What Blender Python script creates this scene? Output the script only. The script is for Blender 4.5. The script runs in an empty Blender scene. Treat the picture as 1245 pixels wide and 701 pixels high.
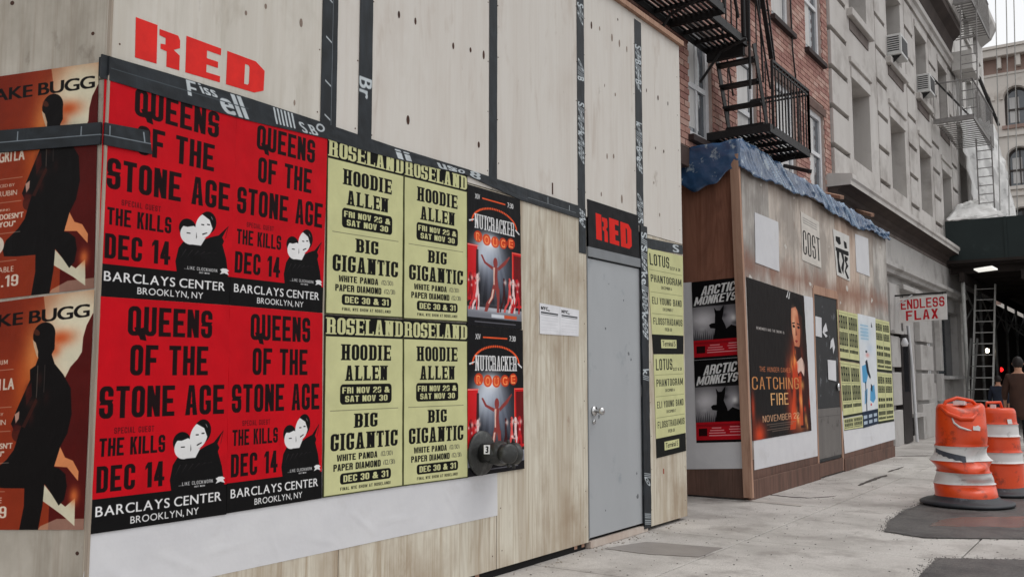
import bpy, bmesh, math, random
import numpy as np
from mathutils import Vector, Matrix

S = bpy.context.scene
COL = S.collection
PI = math.pi
random.seed(11); RNG = np.random.default_rng(5)

# ------------------------------------------------------------------ camera
F_PX, CX, CY = 1125.0, 622.5, 350.5
PITCH = math.atan(109.5 / F_PX); YAW = math.radians(34.4537); EYE = 1.25
cam_d = bpy.data.cameras.new('camera'); cam = bpy.data.objects.new('camera', cam_d); COL.objects.link(cam)
cam_d.sensor_width = 36; cam_d.lens = 36 * F_PX / 1245; cam_d.clip_start = .05; cam_d.clip_end = 2000
cam.location = (0, 0, EYE); cam.rotation_euler = (PI/2 + PITCH, 0, YAW)
S.camera = cam

# ------------------------------------------------------------------ sky, sun, exposure (overcast)
W = bpy.data.worlds.new('World'); S.world = W; W.use_nodes = True
nt = W.node_tree; nt.nodes.clear()
sky = nt.nodes.new('ShaderNodeTexSky'); sky.sky_type = 'NISHITA'; sky.sun_disc = False
SUN_EL, SUN_AZ = math.radians(62), math.radians(62)       # azimuth clockwise from +Y (down the street)
sky.sun_elevation = SUN_EL; sky.sun_rotation = SUN_AZ; sky.air_density = 1; sky.dust_density = 4
hs = nt.nodes.new('ShaderNodeHueSaturation'); hs.inputs['Saturation'].default_value = .06
mx = nt.nodes.new('ShaderNodeMix'); mx.data_type = 'RGBA'; mx.inputs[0].default_value = .62
mx.inputs[7].default_value = (8.9, 9.0, 9.15, 1)              # the even cloud layer over the clear sky
bg = nt.nodes.new('ShaderNodeBackground'); bg.inputs['Strength'].default_value = .137
wo = nt.nodes.new('ShaderNodeOutputWorld')
L_ = nt.links.new
L_(sky.outputs[0], hs.inputs['Color']); L_(hs.outputs[0], mx.inputs[6]); L_(mx.outputs[2], bg.inputs[0]); L_(bg.outputs[0], wo.inputs[0])
sd = bpy.data.lights.new('sun', 'SUN'); sd.energy = .5; sd.angle = math.radians(25); sd.color = (1, .97, .93)
sun = bpy.data.objects.new('sun', sd); COL.objects.link(sun)
sv = Vector((math.cos(SUN_EL)*math.sin(SUN_AZ), math.cos(SUN_EL)*math.cos(SUN_AZ), math.sin(SUN_EL)))
sun.rotation_euler = sv.to_track_quat('Z', 'Y').to_euler(); sun.location = (6, 4, 20)
S.view_settings.view_transform = 'Standard'; S.view_settings.look = 'None'
S.view_settings.exposure = -.03; S.view_settings.gamma = 1

# ------------------------------------------------------------------ surveying helpers: where a sight line meets a wall or the ground
def ray(px, py):
    a = (px-CX)/F_PX; b = -(py-CY)/F_PX
    fy = math.cos(PITCH) - b*math.sin(PITCH); uz = math.sin(PITCH) + b*math.cos(PITCH)
    s, c = math.sin(YAW), math.cos(YAW)
    return Vector((a*c - fy*s, a*s + fy*c, uz))
def onX(px, py, x):
    r = ray(px, py); t = x/r[0]; return Vector((x, r[1]*t, EYE + r[2]*t))
def onY(px, py, y):
    r = ray(px, py); t = y/r[1]; return Vector((r[0]*t, y, EYE + r[2]*t))
def onZ(px, py, z=0):
    r = ray(px, py); t = (z-EYE)/r[2]; return Vector((r[0]*t, r[1]*t, z))

# ------------------------------------------------------------------ materials
def s2l(c):
    return tuple(((v/255)/12.92 if v/255 <= .04045 else ((v/255+.055)/1.055)**2.4) for v in c)
_m = {}
def mat(name, c1, c2=None, rough=.7, scale=(4, 4, 4), amt=.5, metal=0, bump=0, bscale=30, spec=.35, detail=6, c3=None, s3=1.2, t3=(.55, .75), emit=0, alpha=1):
    if name in _m: return _m[name]
    m = bpy.data.materials.new(name); m.use_nodes = True; n = m.node_tree; N = n.nodes; l = n.links.new
    b = N['Principled BSDF']; b.inputs['Roughness'].default_value = rough; b.inputs['Metallic'].default_value = metal
    b.inputs['Specular IOR Level'].default_value = spec
    tc = N.new('ShaderNodeTexCoord'); mp = N.new('ShaderNodeMapping'); mp.inputs['Scale'].default_value = scale
    l(tc.outputs['Object'], mp.inputs[0])
    nz = N.new('ShaderNodeTexNoise'); nz.inputs['Scale'].default_value = 1; nz.inputs['Detail'].default_value = detail; nz.inputs['Roughness'].default_value = .62
    l(mp.outputs[0], nz.inputs['Vector'])
    cr = N.new('ShaderNodeValToRGB'); cr.color_ramp.elements[0].position = .5-amt*.5; cr.color_ramp.elements[1].position = .5+amt*.5
    c2 = c2 or tuple(v*.85 for v in c1)
    cr.color_ramp.elements[0].color = (*s2l(c2), 1); cr.color_ramp.elements[1].color = (*s2l(c1), 1)
    l(nz.outputs['Fac'], cr.inputs[0]); out = cr.outputs[0]
    if c3:
        n3 = N.new('ShaderNodeTexNoise'); n3.inputs['Scale'].default_value = s3; n3.inputs['Detail'].default_value = 5; n3.inputs['Roughness'].default_value = .65
        l(tc.outputs['Object'], n3.inputs['Vector'])
        r3 = N.new('ShaderNodeMapRange'); r3.inputs[1].default_value = t3[0]; r3.inputs[2].default_value = t3[1]
        l(n3.outputs['Fac'], r3.inputs[0])
        mm = N.new('ShaderNodeMix'); mm.data_type = 'RGBA'; mm.inputs[7].default_value = (*s2l(c3), 1)
        l(r3.outputs[0], mm.inputs[0]); l(out, mm.inputs[6]); out = mm.outputs[2]
    l(out, b.inputs['Base Color'])
    if bump:
        n2 = N.new('ShaderNodeTexNoise'); n2.inputs['Scale'].default_value = bscale; n2.inputs['Detail'].default_value = 5
        l(tc.outputs['Object'], n2.inputs['Vector'])
        bp = N.new('ShaderNodeBump'); bp.inputs['Strength'].default_value = bump; bp.inputs['Distance'].default_value = .01
        l(n2.outputs['Fac'], bp.inputs['Height']); l(bp.outputs[0], b.inputs['Normal'])
    if emit:
        b.inputs['Emission Color'].default_value = (*s2l(c1), 1); b.inputs['Emission Strength'].default_value = emit
    _m[name] = m; return m

def plywood(name, base, grain, stain, knotc, gs=.5, st=(.55, .8), ring=1.0, bands=()):
    """plywood veneer: long vertical grain, cathedral figure, blotchy stains"""
    m = bpy.data.materials.new(name); m.use_nodes = True; n = m.node_tree; N = n.nodes; l = n.links.new
    b = N['Principled BSDF']; b.inputs['Roughness'].default_value = .82; b.inputs['Specular IOR Level'].default_value = .2
    tc = N.new('ShaderNodeTexCoord'); oi = N.new('ShaderNodeObjectInfo')
    ad = N.new('ShaderNodeVectorMath'); ad.operation = 'ADD'
    sc = N.new('ShaderNodeVectorMath'); sc.operation = 'SCALE'; sc.inputs[0].default_value = (17, 31, 23)
    l(oi.outputs['Random'], sc.inputs['Scale']); l(tc.outputs['Object'], ad.inputs[0]); l(sc.outputs[0], ad.inputs[1])
    def nz(scale, vs, detail=6, dist=0):
        mp = N.new('ShaderNodeMapping'); mp.inputs['Scale'].default_value = vs; l(ad.outputs[0], mp.inputs[0])
        t = N.new('ShaderNodeTexNoise'); t.inputs['Scale'].default_value = scale; t.inputs['Detail'].default_value = detail
        t.inputs['Roughness'].default_value = .6; t.inputs['Distortion'].default_value = dist
        l(mp.outputs[0], t.inputs['Vector']); return t.outputs['Fac']
    def rng(v, a, c, d=0, e=1):
        r = N.new('ShaderNodeMapRange'); r.inputs[1].default_value = a; r.inputs[2].default_value = c
        r.inputs[3].default_value = d; r.inputs[4].default_value = e; l(v, r.inputs[0]); return r.outputs[0]
    def mixc(f, a, col, mode='MIX'):
        k = N.new('ShaderNodeMix'); k.data_type = 'RGBA'; k.blend_type = mode
        l(f, k.inputs[0]); l(a, k.inputs[6])
        k.inputs[7].default_value = (*s2l(col), 1); return k.outputs[2]
    # cathedral figure: noise stretched along z, folded into rings
    fig = nz(1.6, (1, 1, .16), 2, .3)
    ml = N.new('ShaderNodeMath'); ml.operation = 'MULTIPLY'; ml.inputs[1].default_value = 22; l(fig, ml.inputs[0])
    fr = N.new('ShaderNodeMath'); fr.operation = 'PINGPONG'; fr.inputs[1].default_value = .5; l(ml.outputs[0], fr.inputs[0])
    rgbn = N.new('ShaderNodeRGB'); rgbn.outputs[0].default_value = (*s2l(base), 1)
    c = mixc(rng(fr.outputs[0], .30, .5, 0, .40*ring), rgbn.outputs[0], grain)
    c = mixc(rng(nz(3.2, (1, 1, .05), 6, .4), .54, .70, 0, .60*gs), c, stain)
    c = mixc(rng(nz(70, (1, 1, .02), 3), .54, .68, 0, .45*gs), c, grain)
    c = mixc(rng(nz(6, (1, 1, .22), 9, .5), .58, .68, 0, .55), c, stain)
    c = mixc(rng(nz(34, (1, 1, .035), 4), .5, .72, 0, gs), c, grain)
    c = mixc(rng(nz(9, (1, 1, .12), 5), .52, .8, 0, gs), c, stain)
    c = mixc(rng(nz(1.7, (1, 1, .7), 8), *st, 0, .7), c, stain)
    c = mixc(rng(nz(5, (1, 1, .6), 8), .66, .74, 0, .55), c, knotc)
    for zc, hw, col, k_ in bands:      # damp and rust marks soaked into the boards at one height
        sp = N.new('ShaderNodeSeparateXYZ'); l(tc.outputs['Object'], sp.inputs[0])
        d = N.new('ShaderNodeMath'); d.operation = 'SUBTRACT'; d.inputs[1].default_value = zc; l(sp.outputs[2], d.inputs[0])
        a = N.new('ShaderNodeMath'); a.operation = 'ABSOLUTE'; l(d.outputs[0], a.inputs[0])
        nn = nz(4, (1, 1, .5), 8); w_ = N.new('ShaderNodeMath'); w_.operation = 'MULTIPLY_ADD'; w_.inputs[1].default_value = hw*3.0; w_.inputs[2].default_value = -hw*.9; l(nn, w_.inputs[0])
        df = N.new('ShaderNodeMath'); df.operation = 'SUBTRACT'; l(w_.outputs[0], df.inputs[0]); l(a.outputs[0], df.inputs[1])
        c = mixc(rng(df.outputs[0], -hw*.5, hw*.7, 0, k_), c, col)
    l(c, b.inputs['Base Color'])
    bp = N.new('ShaderNodeBump'); bp.inputs['Strength'].default_value = .25; bp.inputs['Distance'].default_value = .004
    l(nz(34, (1, 1, .05), 4), bp.inputs['Height']); l(bp.outputs[0], b.inputs['Normal'])
    _m[name] = m; return m

# ------------------------------------------------------------------ mesh helpers
class MB:
    def __init__(s): s.v = []; s.f = []; s.uv = None
    def box(s, a, b):
        x0, y0, z0 = [min(a[i], b[i]) for i in range(3)]; x1, y1, z1 = [max(a[i], b[i]) for i in range(3)]
        o = len(s.v); s.v += [(x0,y0,z0),(x1,y0,z0),(x1,y1,z0),(x0,y1,z0),(x0,y0,z1),(x1,y0,z1),(x1,y1,z1),(x0,y1,z1)]
        s.f += [tuple(o+i for i in q) for q in ((0,3,2,1),(4,5,6,7),(0,1,5,4),(1,2,6,5),(2,3,7,6),(3,0,4,7))]; return s
    def bar(s, p, q, w, h=None, up=(0,0,1)):
        """rectangular bar from p to q, w wide, h tall"""
        h = h or w; p = Vector(p); q = Vector(q); d = (q-p).normalized(); u = Vector(up)
        if abs(d.dot(u)) > .98: u = Vector((0, 1, 0))
        a = d.cross(u).normalized(); c = a.cross(d).normalized(); o = len(s.v)
        for e in (p, q):
            for i, j in ((-1,-1),(1,-1),(1,1),(-1,1)): s.v.append(tuple(e + a*i*w/2 + c*j*h/2))
        s.f += [tuple(o+i for i in r) for r in ((0,1,2,3),(7,6,5,4),(0,4,5,1),(1,5,6,2),(2,6,7,3),(3,7,4,0))]; return s
    def tube(s, pts, r, n=8, caps=True):
        pts = [Vector(p) for p in pts]; rr = r if isinstance(r, (list, tuple)) else [r]*len(pts); o = len(s.v)
        for i, p in enumerate(pts):
            d = (pts[min(i+1, len(pts)-1)] - pts[max(i-1, 0)]).normalized()
            u = Vector((0,0,1)) if abs(d.z) < .9 else Vector((1,0,0))
            a = d.cross(u).normalized(); c = a.cross(d).normalized()
            for k in range(n):
                t = 2*PI*k/n; s.v.append(tuple(p + (a*math.cos(t) + c*math.sin(t))*rr[i]))
        for i in range(len(pts)-1):
            for k in range(n):
                s.f.append((o+i*n+k, o+i*n+(k+1)%n, o+(i+1)*n+(k+1)%n, o+(i+1)*n+k))
        if caps: s.f.append(tuple(o+k for k in range(n))[::-1]); s.f.append(tuple(o+(len(pts)-1)*n+k for k in range(n)))
        return s
    def poly(s, pts):
        o = len(s.v); s.v += [tuple(p) for p in pts]; s.f.append(tuple(range(o, o+len(pts)))); return s
    def slab(s, pts, off):
        """polygon pts given thickness by the vector off"""
        off = Vector(off); n = len(pts); o = len(s.v)
        s.v += [tuple(p) for p in pts] + [tuple(Vector(p)+off) for p in pts]
        s.f.append(tuple(range(o, o+n))); s.f.append(tuple(range(o+2*n-1, o+n-1, -1)))
        for i in range(n): j = (i+1) % n; s.f.append((o+i, o+n+i, o+n+j, o+j))
        return s
    def build(s, name, m, parent=None, smooth=False, loc=None, bevel=0):
        me = bpy.data.meshes.new(name); me.from_pydata(s.v, [], s.f); me.validate(); 
        bm = bmesh.new(); bm.from_mesh(me); bmesh.ops.recalc_face_normals(bm, faces=bm.faces); bm.to_mesh(me); bm.free()
        if m: me.materials.append(m)
        if smooth: me.polygons.foreach_set('use_smooth', [True]*len(me.polygons))
        return link(name, me, parent, bevel)
def link(name, me, parent=None, bevel=0, loc=None):
    o = bpy.data.objects.new(name, me); COL.objects.link(o)
    if parent:
        o.parent = parent; o.matrix_parent_inverse = parent_inv(parent)
    if loc is not None: o.location = loc
    if bevel:
        b = o.modifiers.new('bevel', 'BEVEL'); b.width = bevel; b.segments = 1; b.limit_method = 'ANGLE'
    return o
def wmat(o):
    m = Matrix.LocRotScale(o.location, o.rotation_euler, o.scale)
    return wmat(o.parent) @ o.matrix_parent_inverse @ m if o.parent else m
def parent_inv(p): return wmat(p).inverted()
def tag(o, label=None, cat=None, group=None, kind=None):
    for k, v in (('label', label), ('category', cat), ('group', group), ('kind', kind)):
        if v: o[k] = v
    return o
def thing(name, loc, label, cat, group=None):
    o = bpy.data.objects.new(name, None); COL.objects.link(o); o.location = loc; o.empty_display_size = .2
    return tag(o, label, cat, group)
def copy_tree(o, delta, parent=None):
    c = o.copy(); COL.objects.link(c)
    if parent is None: c.location = Vector(o.location) + Vector(delta)
    else: c.parent = parent; 
    for ch in list(o.children): copy_tree(ch, delta, c)
    return c
def box_obj(name, a, b, m, parent=None, bevel=0): return MB().box(a, b).build(name, m, parent, bevel=bevel)
def struct(o): o['kind'] = 'structure'; return o

# ------------------------------------------------------------------ print shop: flat print painted in numpy, by code
HI = 88                                                       # cap height of a glyph mask in pixels
_g = {}
def _raster(tris, w, h):
    a = np.zeros((h, w), bool)
    for t in tris:
        x0, y0 = np.floor(t.min(0)).astype(int); x1, y1 = np.ceil(t.max(0)).astype(int)
        x0 = max(x0, 0); y0 = max(y0, 0); x1 = min(x1, w-1); y1 = min(y1, h-1)
        if x1 < x0 or y1 < y0: continue
        X, Y = np.meshgrid(np.arange(x0, x1+1)+.5, np.arange(y0, y1+1)+.5)
        (ax, ay), (bx, by), (cx, cy) = t
        d1 = (X-bx)*(ay-by)-(ax-bx)*(Y-by); d2 = (X-cx)*(by-cy)-(bx-cx)*(Y-cy); d3 = (X-ax)*(cy-ay)-(cx-ax)*(Y-ay)
        e = .35*np.sqrt((bx-ax)**2+(by-ay)**2+1e-9)
        neg = (d1 < -1e-6) | (d2 < -1e-6) | (d3 < -1e-6); pos = (d1 > 1e-6) | (d2 > 1e-6) | (d3 > 1e-6)
        a[y0:y1+1, x0:x1+1] |= ~(neg & pos)
    return a
def _glyph(ch):
    if ch in _g: return _g[ch]
    cu = bpy.data.curves.new('t', 'FONT'); cu.body = ch; cu.size = 1
    o = bpy.data.objects.new('t', cu); COL.objects.link(o)
    dg = bpy.context.evaluated_depsgraph_get(); me = o.evaluated_get(dg).to_mesh(); me.calc_loop_triangles()
    v = np.array([p.co[:2] for p in me.vertices]); t = np.array([q.vertices[:] for q in me.loop_triangles])
    o.evaluated_get(dg).to_mesh_clear(); COL.objects.unlink(o); bpy.data.objects.remove(o); bpy.data.curves.remove(cu)
    k = HI/_g.get('cap', .73)
    if ch == 'H' and 'cap' not in _g: _g['cap'] = float(v[:, 1].max()); k = HI/_g['cap']
    x0 = v[:, 0].min(); P = 10
    q = np.stack([(v[:, 0]-x0)*k+P, (HI+26) - v[:, 1]*k], 1)
    w = int(q[:, 0].max())+P+1; h = HI+52
    a = _raster(q[t], w, h); _g[ch] = a; return a
def _dil(a, bx, by):
    r = a.copy()
    for i in range(1, bx+1): r[:, i:] |= a[:, :-i]; r[:, :-i] |= a[:, i:]
    q = r.copy()
    for i in range(1, by+1): q[i:] |= r[:-i]; q[:-i] |= r[i:]
    return q
_SER = {'H': ('lr', 'lr'), 'I': ('m', 'm'), 'L': ('l', 'l'), 'N': ('l', 'l'), 'A': ('', 'lr'), 'D': ('l', 'l'), 'E': ('l', 'l'), 'B': ('l', 'l'),
        'R': ('l', 'lr'), 'P': ('l', 'l'), 'T': ('', 'm'), 'K': ('lr', 'lr'), 'U': ('lr', ''), 'F': ('l', 'l'), 'W': ('lr', ''), 'M': ('lr', 'lr')}
def word(s, bx=3, by=0, track=4, slab=False, space=30):
    """mask of a line of text: HI px capitals; bx/by embolden, slab adds serifs"""
    parts = []
    for ch in s:
        if ch == ' ': parts.append(np.zeros((HI+52, space), bool)); continue
        a = _dil(_glyph(ch), bx, by)
        if slab and ch in _SER:
            c = np.where(a.any(0))[0]; x0, x1 = c[0], c[-1]; w = x1-x0; e = 6; a = np.pad(a, ((0, 0), (e, e))); x0 += e; x1 += e
            st = 12+2*bx; th = 17
            for k, row in ((0, slice(26-by, 26+th)), (1, slice(26+HI-th, 26+HI+by))):
                for c_ in _SER[ch][k]:
                    xc = {'l': x0+st//2, 'r': x1-st//2, 'm': (x0+x1)//2}[c_]
                    if ch == 'A': xc = {'l': x0+st//2-2, 'r': x1-st//2+2}[c_]
                    a[row, max(0, xc-st//2-8):xc+st//2+9] = True
        c = np.where(a.any(0))[0]; parts.append(a[:, c[0]:c[-1]+1]); parts.append(np.zeros((HI+52, track), bool))
    m = np.concatenate(parts, 1); c = np.where(m.any(0))[0]
    return m[26-by:26+HI+by, c[0]:c[-1]+1] if not any(k in s for k in 'Qgjpqy,;') else m[26-by:HI+26+by+16, c[0]:c[-1]+1]

_b = {}
def block(ch, w=.46, sv=.17, sh=.14, serif=False, diag=1.0):
    """a heavy condensed capital drawn from bars and rounded boxes; w, stems and bars in cap heights"""
    key = (ch, w, sv, sh, serif)
    if ch == '&':
        a = _dil(_glyph('&'), 7, 3)[23:26+HI+3]; c = np.where(a.any(0))[0]; a = a[:, c[0]:c[-1]+1]; ix = np.linspace(0, a.shape[1]-1, int(a.shape[1]*.75)).astype(int); iy = np.linspace(0, a.shape[0]-1, HI).astype(int); return a[iy][:, ix]
    if key in _b: return _b[key]
    if ch in 'IJ1': w = {'I': sv, 'J': w*.9, '1': w*.62}[ch]
    if ch in 'MW': w *= 1.42
    if ch in '.,!:': w = sv
    if ch in '-/()': w *= .6
    e = .07 if serif else 0; px = HI; pad = int((e+.02)*px)+1; Wp = int(w*px)+2*pad
    X, Y = np.meshgrid((np.arange(Wp)+.5-pad)/px, (np.arange(px)+.5)/px); Z = np.zeros(X.shape, bool)
    R = lambda x0, y0, x1, y1: (X >= x0) & (X <= x1) & (Y >= y0) & (Y <= y1)
    def RR(x0, y0, x1, y1, r, c='1234'):
        m = R(x0, y0, x1, y1); r = max(0, min(r, (x1-x0)/2, (y1-y0)/2))
        for k, (cx, cy, sx_, sy_) in zip('1234', ((x0+r, y0+r, -1, -1), (x1-r, y0+r, 1, -1), (x1-r, y1-r, 1, 1), (x0+r, y1-r, -1, 1))):
            if k in c: m &= ~(((X-cx)*sx_ > 0) & ((Y-cy)*sy_ > 0) & ((X-cx)**2+(Y-cy)**2 > r*r))
        return m
    def PL(*pts):
        ins = np.zeros(X.shape, bool)
        for (ax, ay), (bx, by) in zip(pts, pts[1:]+pts[:1]):
            if ay != by: ins ^= ((ay > Y) != (by > Y)) & (X < (bx-ax)*(Y-ay)/(by-ay)+ax)
        return ins
    PLx = lambda pts: PL(*pts)
    ro = w*.42; ri = max(.03, ro-sv*.75)
    ring = lambda y0, y1, c='1234': RR(0, y0, w, y1, ro, c) & ~RR(sv, y0+sh, w-sv, y1-sh, ri, c)
    m1 = .5+sh/2; m0 = .5-sh/2; g = Z.copy(); T, B = [], []
    L = lambda: R(0, 0, sv, 1)
    if ch in 'O0': g = ring(0, 1)
    elif ch == 'Q': g = ring(0, 1) | PLx([(w*.48, .74), (w*.72, .68), (w+.04, 1.0), (w*.8, 1.0)])
    elif ch == 'C': g = ring(0, 1) & ~R(w-sv-.01, .36, w+1, .64)
    elif ch == 'G': g = (ring(0, 1) & ~R(w-sv-.01, .36, w+1, .56)) | R(w*.52, .52, w, .52+sh*.9) | R(w-sv, .52, w, .9)
    elif ch == 'D': g = ring(0, 1, '23'); T, B = [0], [0]
    elif ch == 'U': g = RR(0, -.5, w, 1, ro, '34') & ~RR(sv, -.6, w-sv, 1-sh, ri, '34'); T = [0, w-sv]
    elif ch == 'J': g = (RR(0, -.5, w, 1, ro, '34') & ~RR(sv, -.6, w-sv, 1-sh, ri, '34')) & ~R(-1, 0, sv+.01, .62); T = [w-sv]
    elif ch == 'B': g = ring(0, m1, '23') | ring(m0, 1, '23'); T, B = [0], [0]
    elif ch == 'P': g = ring(0, .58, '23') | L(); T, B = [0], [0]
    elif ch == 'R': g = ring(0, .56, '23') | L() | RR(w-sv, .5, w, 1, .02) | PLx([(w*.5, .5), (w*.8, .5), (w, .62), (w, .75), (w-sv, .75), (w-sv, .60)]); T, B = [0], [0, w-sv]
    elif ch == 'S': g = (ring(0, m1) & ~R(w-sv-.01, .33, w+1, m0)) | (ring(m0, 1) & ~R(-1, m1, sv+.01, .67)); g &= ~R(w-sv-.01, .32, w+1, m0) | Z
    elif ch == '8': g = ring(0, m1) | ring(m0, 1)
    elif ch == '3': g = (ring(0, m1) | ring(m0, 1)) & ~R(-1, .32, sv+.02, .68)
    elif ch == '6': g = ring(m0-.04, 1) | (ring(0, 1) & ~R(w-sv-.01, .30, w+1, m0-.04))
    elif ch == '9': g = ring(0, m1+.04) | (ring(0, 1) & ~R(-1, m1+.04, sv+.01, .70))
    elif ch == '2': g = (RR(0, 0, w, .9, ro, '12') & ~RR(sv, sh, w-sv, .9, ri, '12') & (Y < .34)) | R(0, 1-sh, w, 1) | PLx([(w-sv, .32), (w, .32), (w, .42), (sv*1.05, 1-sh+.01), (0, 1-sh+.01), (0, .92-sh)]); g &= ~R(-1, .33, 0, 2)
    elif ch == '5': g = R(0, 0, w, sh) | R(0, 0, sv, .5) | (ring(.38, 1) & ~R(-1, .5, sv+.01, .70))
    elif ch == '7': g = R(0, 0, w, sh) | PLx([(w-sv*1.05, sh-.01), (w, sh-.01), (w*.55, 1), (w*.55-sv, 1)])
    elif ch == '4': g = R(w-sv*1.5, 0, w-sv*.5, 1) | R(0, .62, w, .62+sh) | PLx([(w-sv*1.5, 0), (w-sv*.7, 0), (sv*.9, .63), (0, .63)])
    elif ch == '1': g = R(w-sv, 0, w, 1) | PLx([(w-sv, 0), (w-sv, .2), (0, .30), (0, .16)])
    elif ch == 'E': g = L() | R(0, 0, w, sh) | R(0, m0, w*.86, m1) | R(0, 1-sh, w, 1); T, B = [0], [0]
    elif ch == 'F': g = L() | R(0, 0, w, sh) | R(0, m0, w*.86, m1); T, B = [0], [0]
    elif ch == 'L': g = L() | R(0, 1-sh, w, 1); T, B = [0], [0]
    elif ch == 'I': g = L(); T, B = [0], [0]
    elif ch == 'T': g = R(0, 0, w, sh) | R(w/2-sv/2, 0, w/2+sv/2, 1); B = [w/2-sv/2]
    elif ch == 'H': g = L() | R(w-sv, 0, w, 1) | R(0, m0, w, m1); T = B = [0, w-sv]
    elif ch == 'N': g = L() | R(w-sv, 0, w, 1) | PLx([(0, 0), (sv*1.05, 0), (w, 1), (w-sv*1.05, 1)]); T, B = [0, w-sv], [0]
    elif ch == 'M': g = L() | R(w-sv, 0, w, 1) | PLx([(0, 0), (sv*1.1, 0), (w/2+sv*.4, .86), (w/2-sv*.4, .86)]) | PLx([(w, 0), (w-sv*1.1, 0), (w/2-sv*.4, .86), (w/2+sv*.4, .86)]); T = B = [0, w-sv]
    elif ch == 'A': g = PLx([(w/2-sv*.6, 0), (w/2+sv*.6, 0), (w, 1), (w-sv, 1), (w/2, .14), (sv, 1), (0, 1)]) | (R(sv*.6, .62, w-sv*.6, .62+sh*.9)); B = [0, w-sv]
    elif ch == 'V': g = PLx([(0, 0), (sv, 0), (w/2, .82), (w-sv, 0), (w, 0), (w/2+sv*.6, 1), (w/2-sv*.6, 1)]); T = [0, w-sv]
    elif ch == 'W': q = w/4; g = PLx([(0, 0), (sv, 0), (q+.01, .8), (2*q-sv*.35, .1), (2*q+sv*.35, .1), (3*q-.01, .8), (w-sv, 0), (w, 0), (3*q+sv*.55, 1), (3*q-sv*.5, 1), (2*q, .32), (q+sv*.5, 1), (q-sv*.55, 1)]); T = [0, w-sv]
    elif ch == 'Y': g = PLx([(0, 0), (sv, 0), (w/2, .45), (w-sv, 0), (w, 0), (w/2+sv/2, .6), (w/2+sv/2, 1), (w/2-sv/2, 1), (w/2-sv/2, .6)]); T, B = [0, w-sv], [w/2-sv/2]
    elif ch == 'X': g = PLx([(0, 0), (sv*1.1, 0), (w, 1), (w-sv*1.1, 1)]) | PLx([(w, 0), (w-sv*1.1, 0), (0, 1), (sv*1.1, 1)])
    elif ch == 'K': g = L() | PLx([(w, 0), (w-sv*1.15, 0), (sv*.9, .5), (sv*.9, .66)]) | PLx([(w*.42, .42), (w*.62, .30), (w, 1), (w-sv*1.1, 1)]); T, B = [0, w-sv], [0, w-sv]
    elif ch == 'Z': g = R(0, 0, w, sh) | R(0, 1-sh, w, 1) | PLx([(w-sv, 0), (w, 0), (sv, 1), (0, 1)])
    elif ch in '.,': g = R(0, .84, sv, 1)
    elif ch == '!': g = R(0, 0, sv, .68) | R(0, .82, sv, 1)
    elif ch == '/': g = PLx([(w-sv*.6, 0), (w, 0), (sv*.6, 1), (0, 1)])
    elif ch == '-': g = R(0, m0, w, m1)
    elif ch == '&': g = ring(0, m1-.04) | ring(m0-.04, 1) | PLx([(w*.5, .5), (w*.75, .5), (w+.05, 1), (w*.8, 1)])
    elif ch == '(': g = R(0, 0, sv, 1)
    elif ch == ')': g = R(w-sv, 0, w, 1)
    elif ch == "'" or ch == '"': g = R(0, 0, sv, .3)
    if serif:
        th = .085
        for xs_, y0, y1 in ((T, 0, th), (B, 1-th, 1)):
            for x in xs_: g |= R(x-e, y0, x+sv+e, y1)
        if ch in 'EFTLZ':    # beaks on the free arms
            if ch != 'L': g |= R(w-.07, 0, w, .27)
            if ch == 'T': g |= R(0, 0, .07, .27)
            if ch in 'ELZ': g |= R(w-.07, .73, w, 1)
            if ch in 'EF': g |= R(w*.86-.06, .37, w*.86, .63)
        if ch in 'CGS': g |= R(w-.07, 0, w, .34) & R(w-.07, .02, w, 1)
        if ch == 'S': g |= R(0, .68, .07, .98)
    c = np.where(g.any(0))[0]; g = g[:, c[0]:c[-1]+1] if len(c) else g
    _b[key] = g; return g
def bword(s, w=.46, sv=.17, sh=.14, gap=.09, serif=False, space=.26):
    gp = np.zeros((HI, max(1, int(gap*HI))), bool); out = []
    for ch in s:
        out.append(np.zeros((HI, int(space*HI)), bool) if ch == ' ' else block(ch, w, sv, sh, serif)); out.append(gp)
    return np.concatenate(out[:-1], 1)

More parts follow.
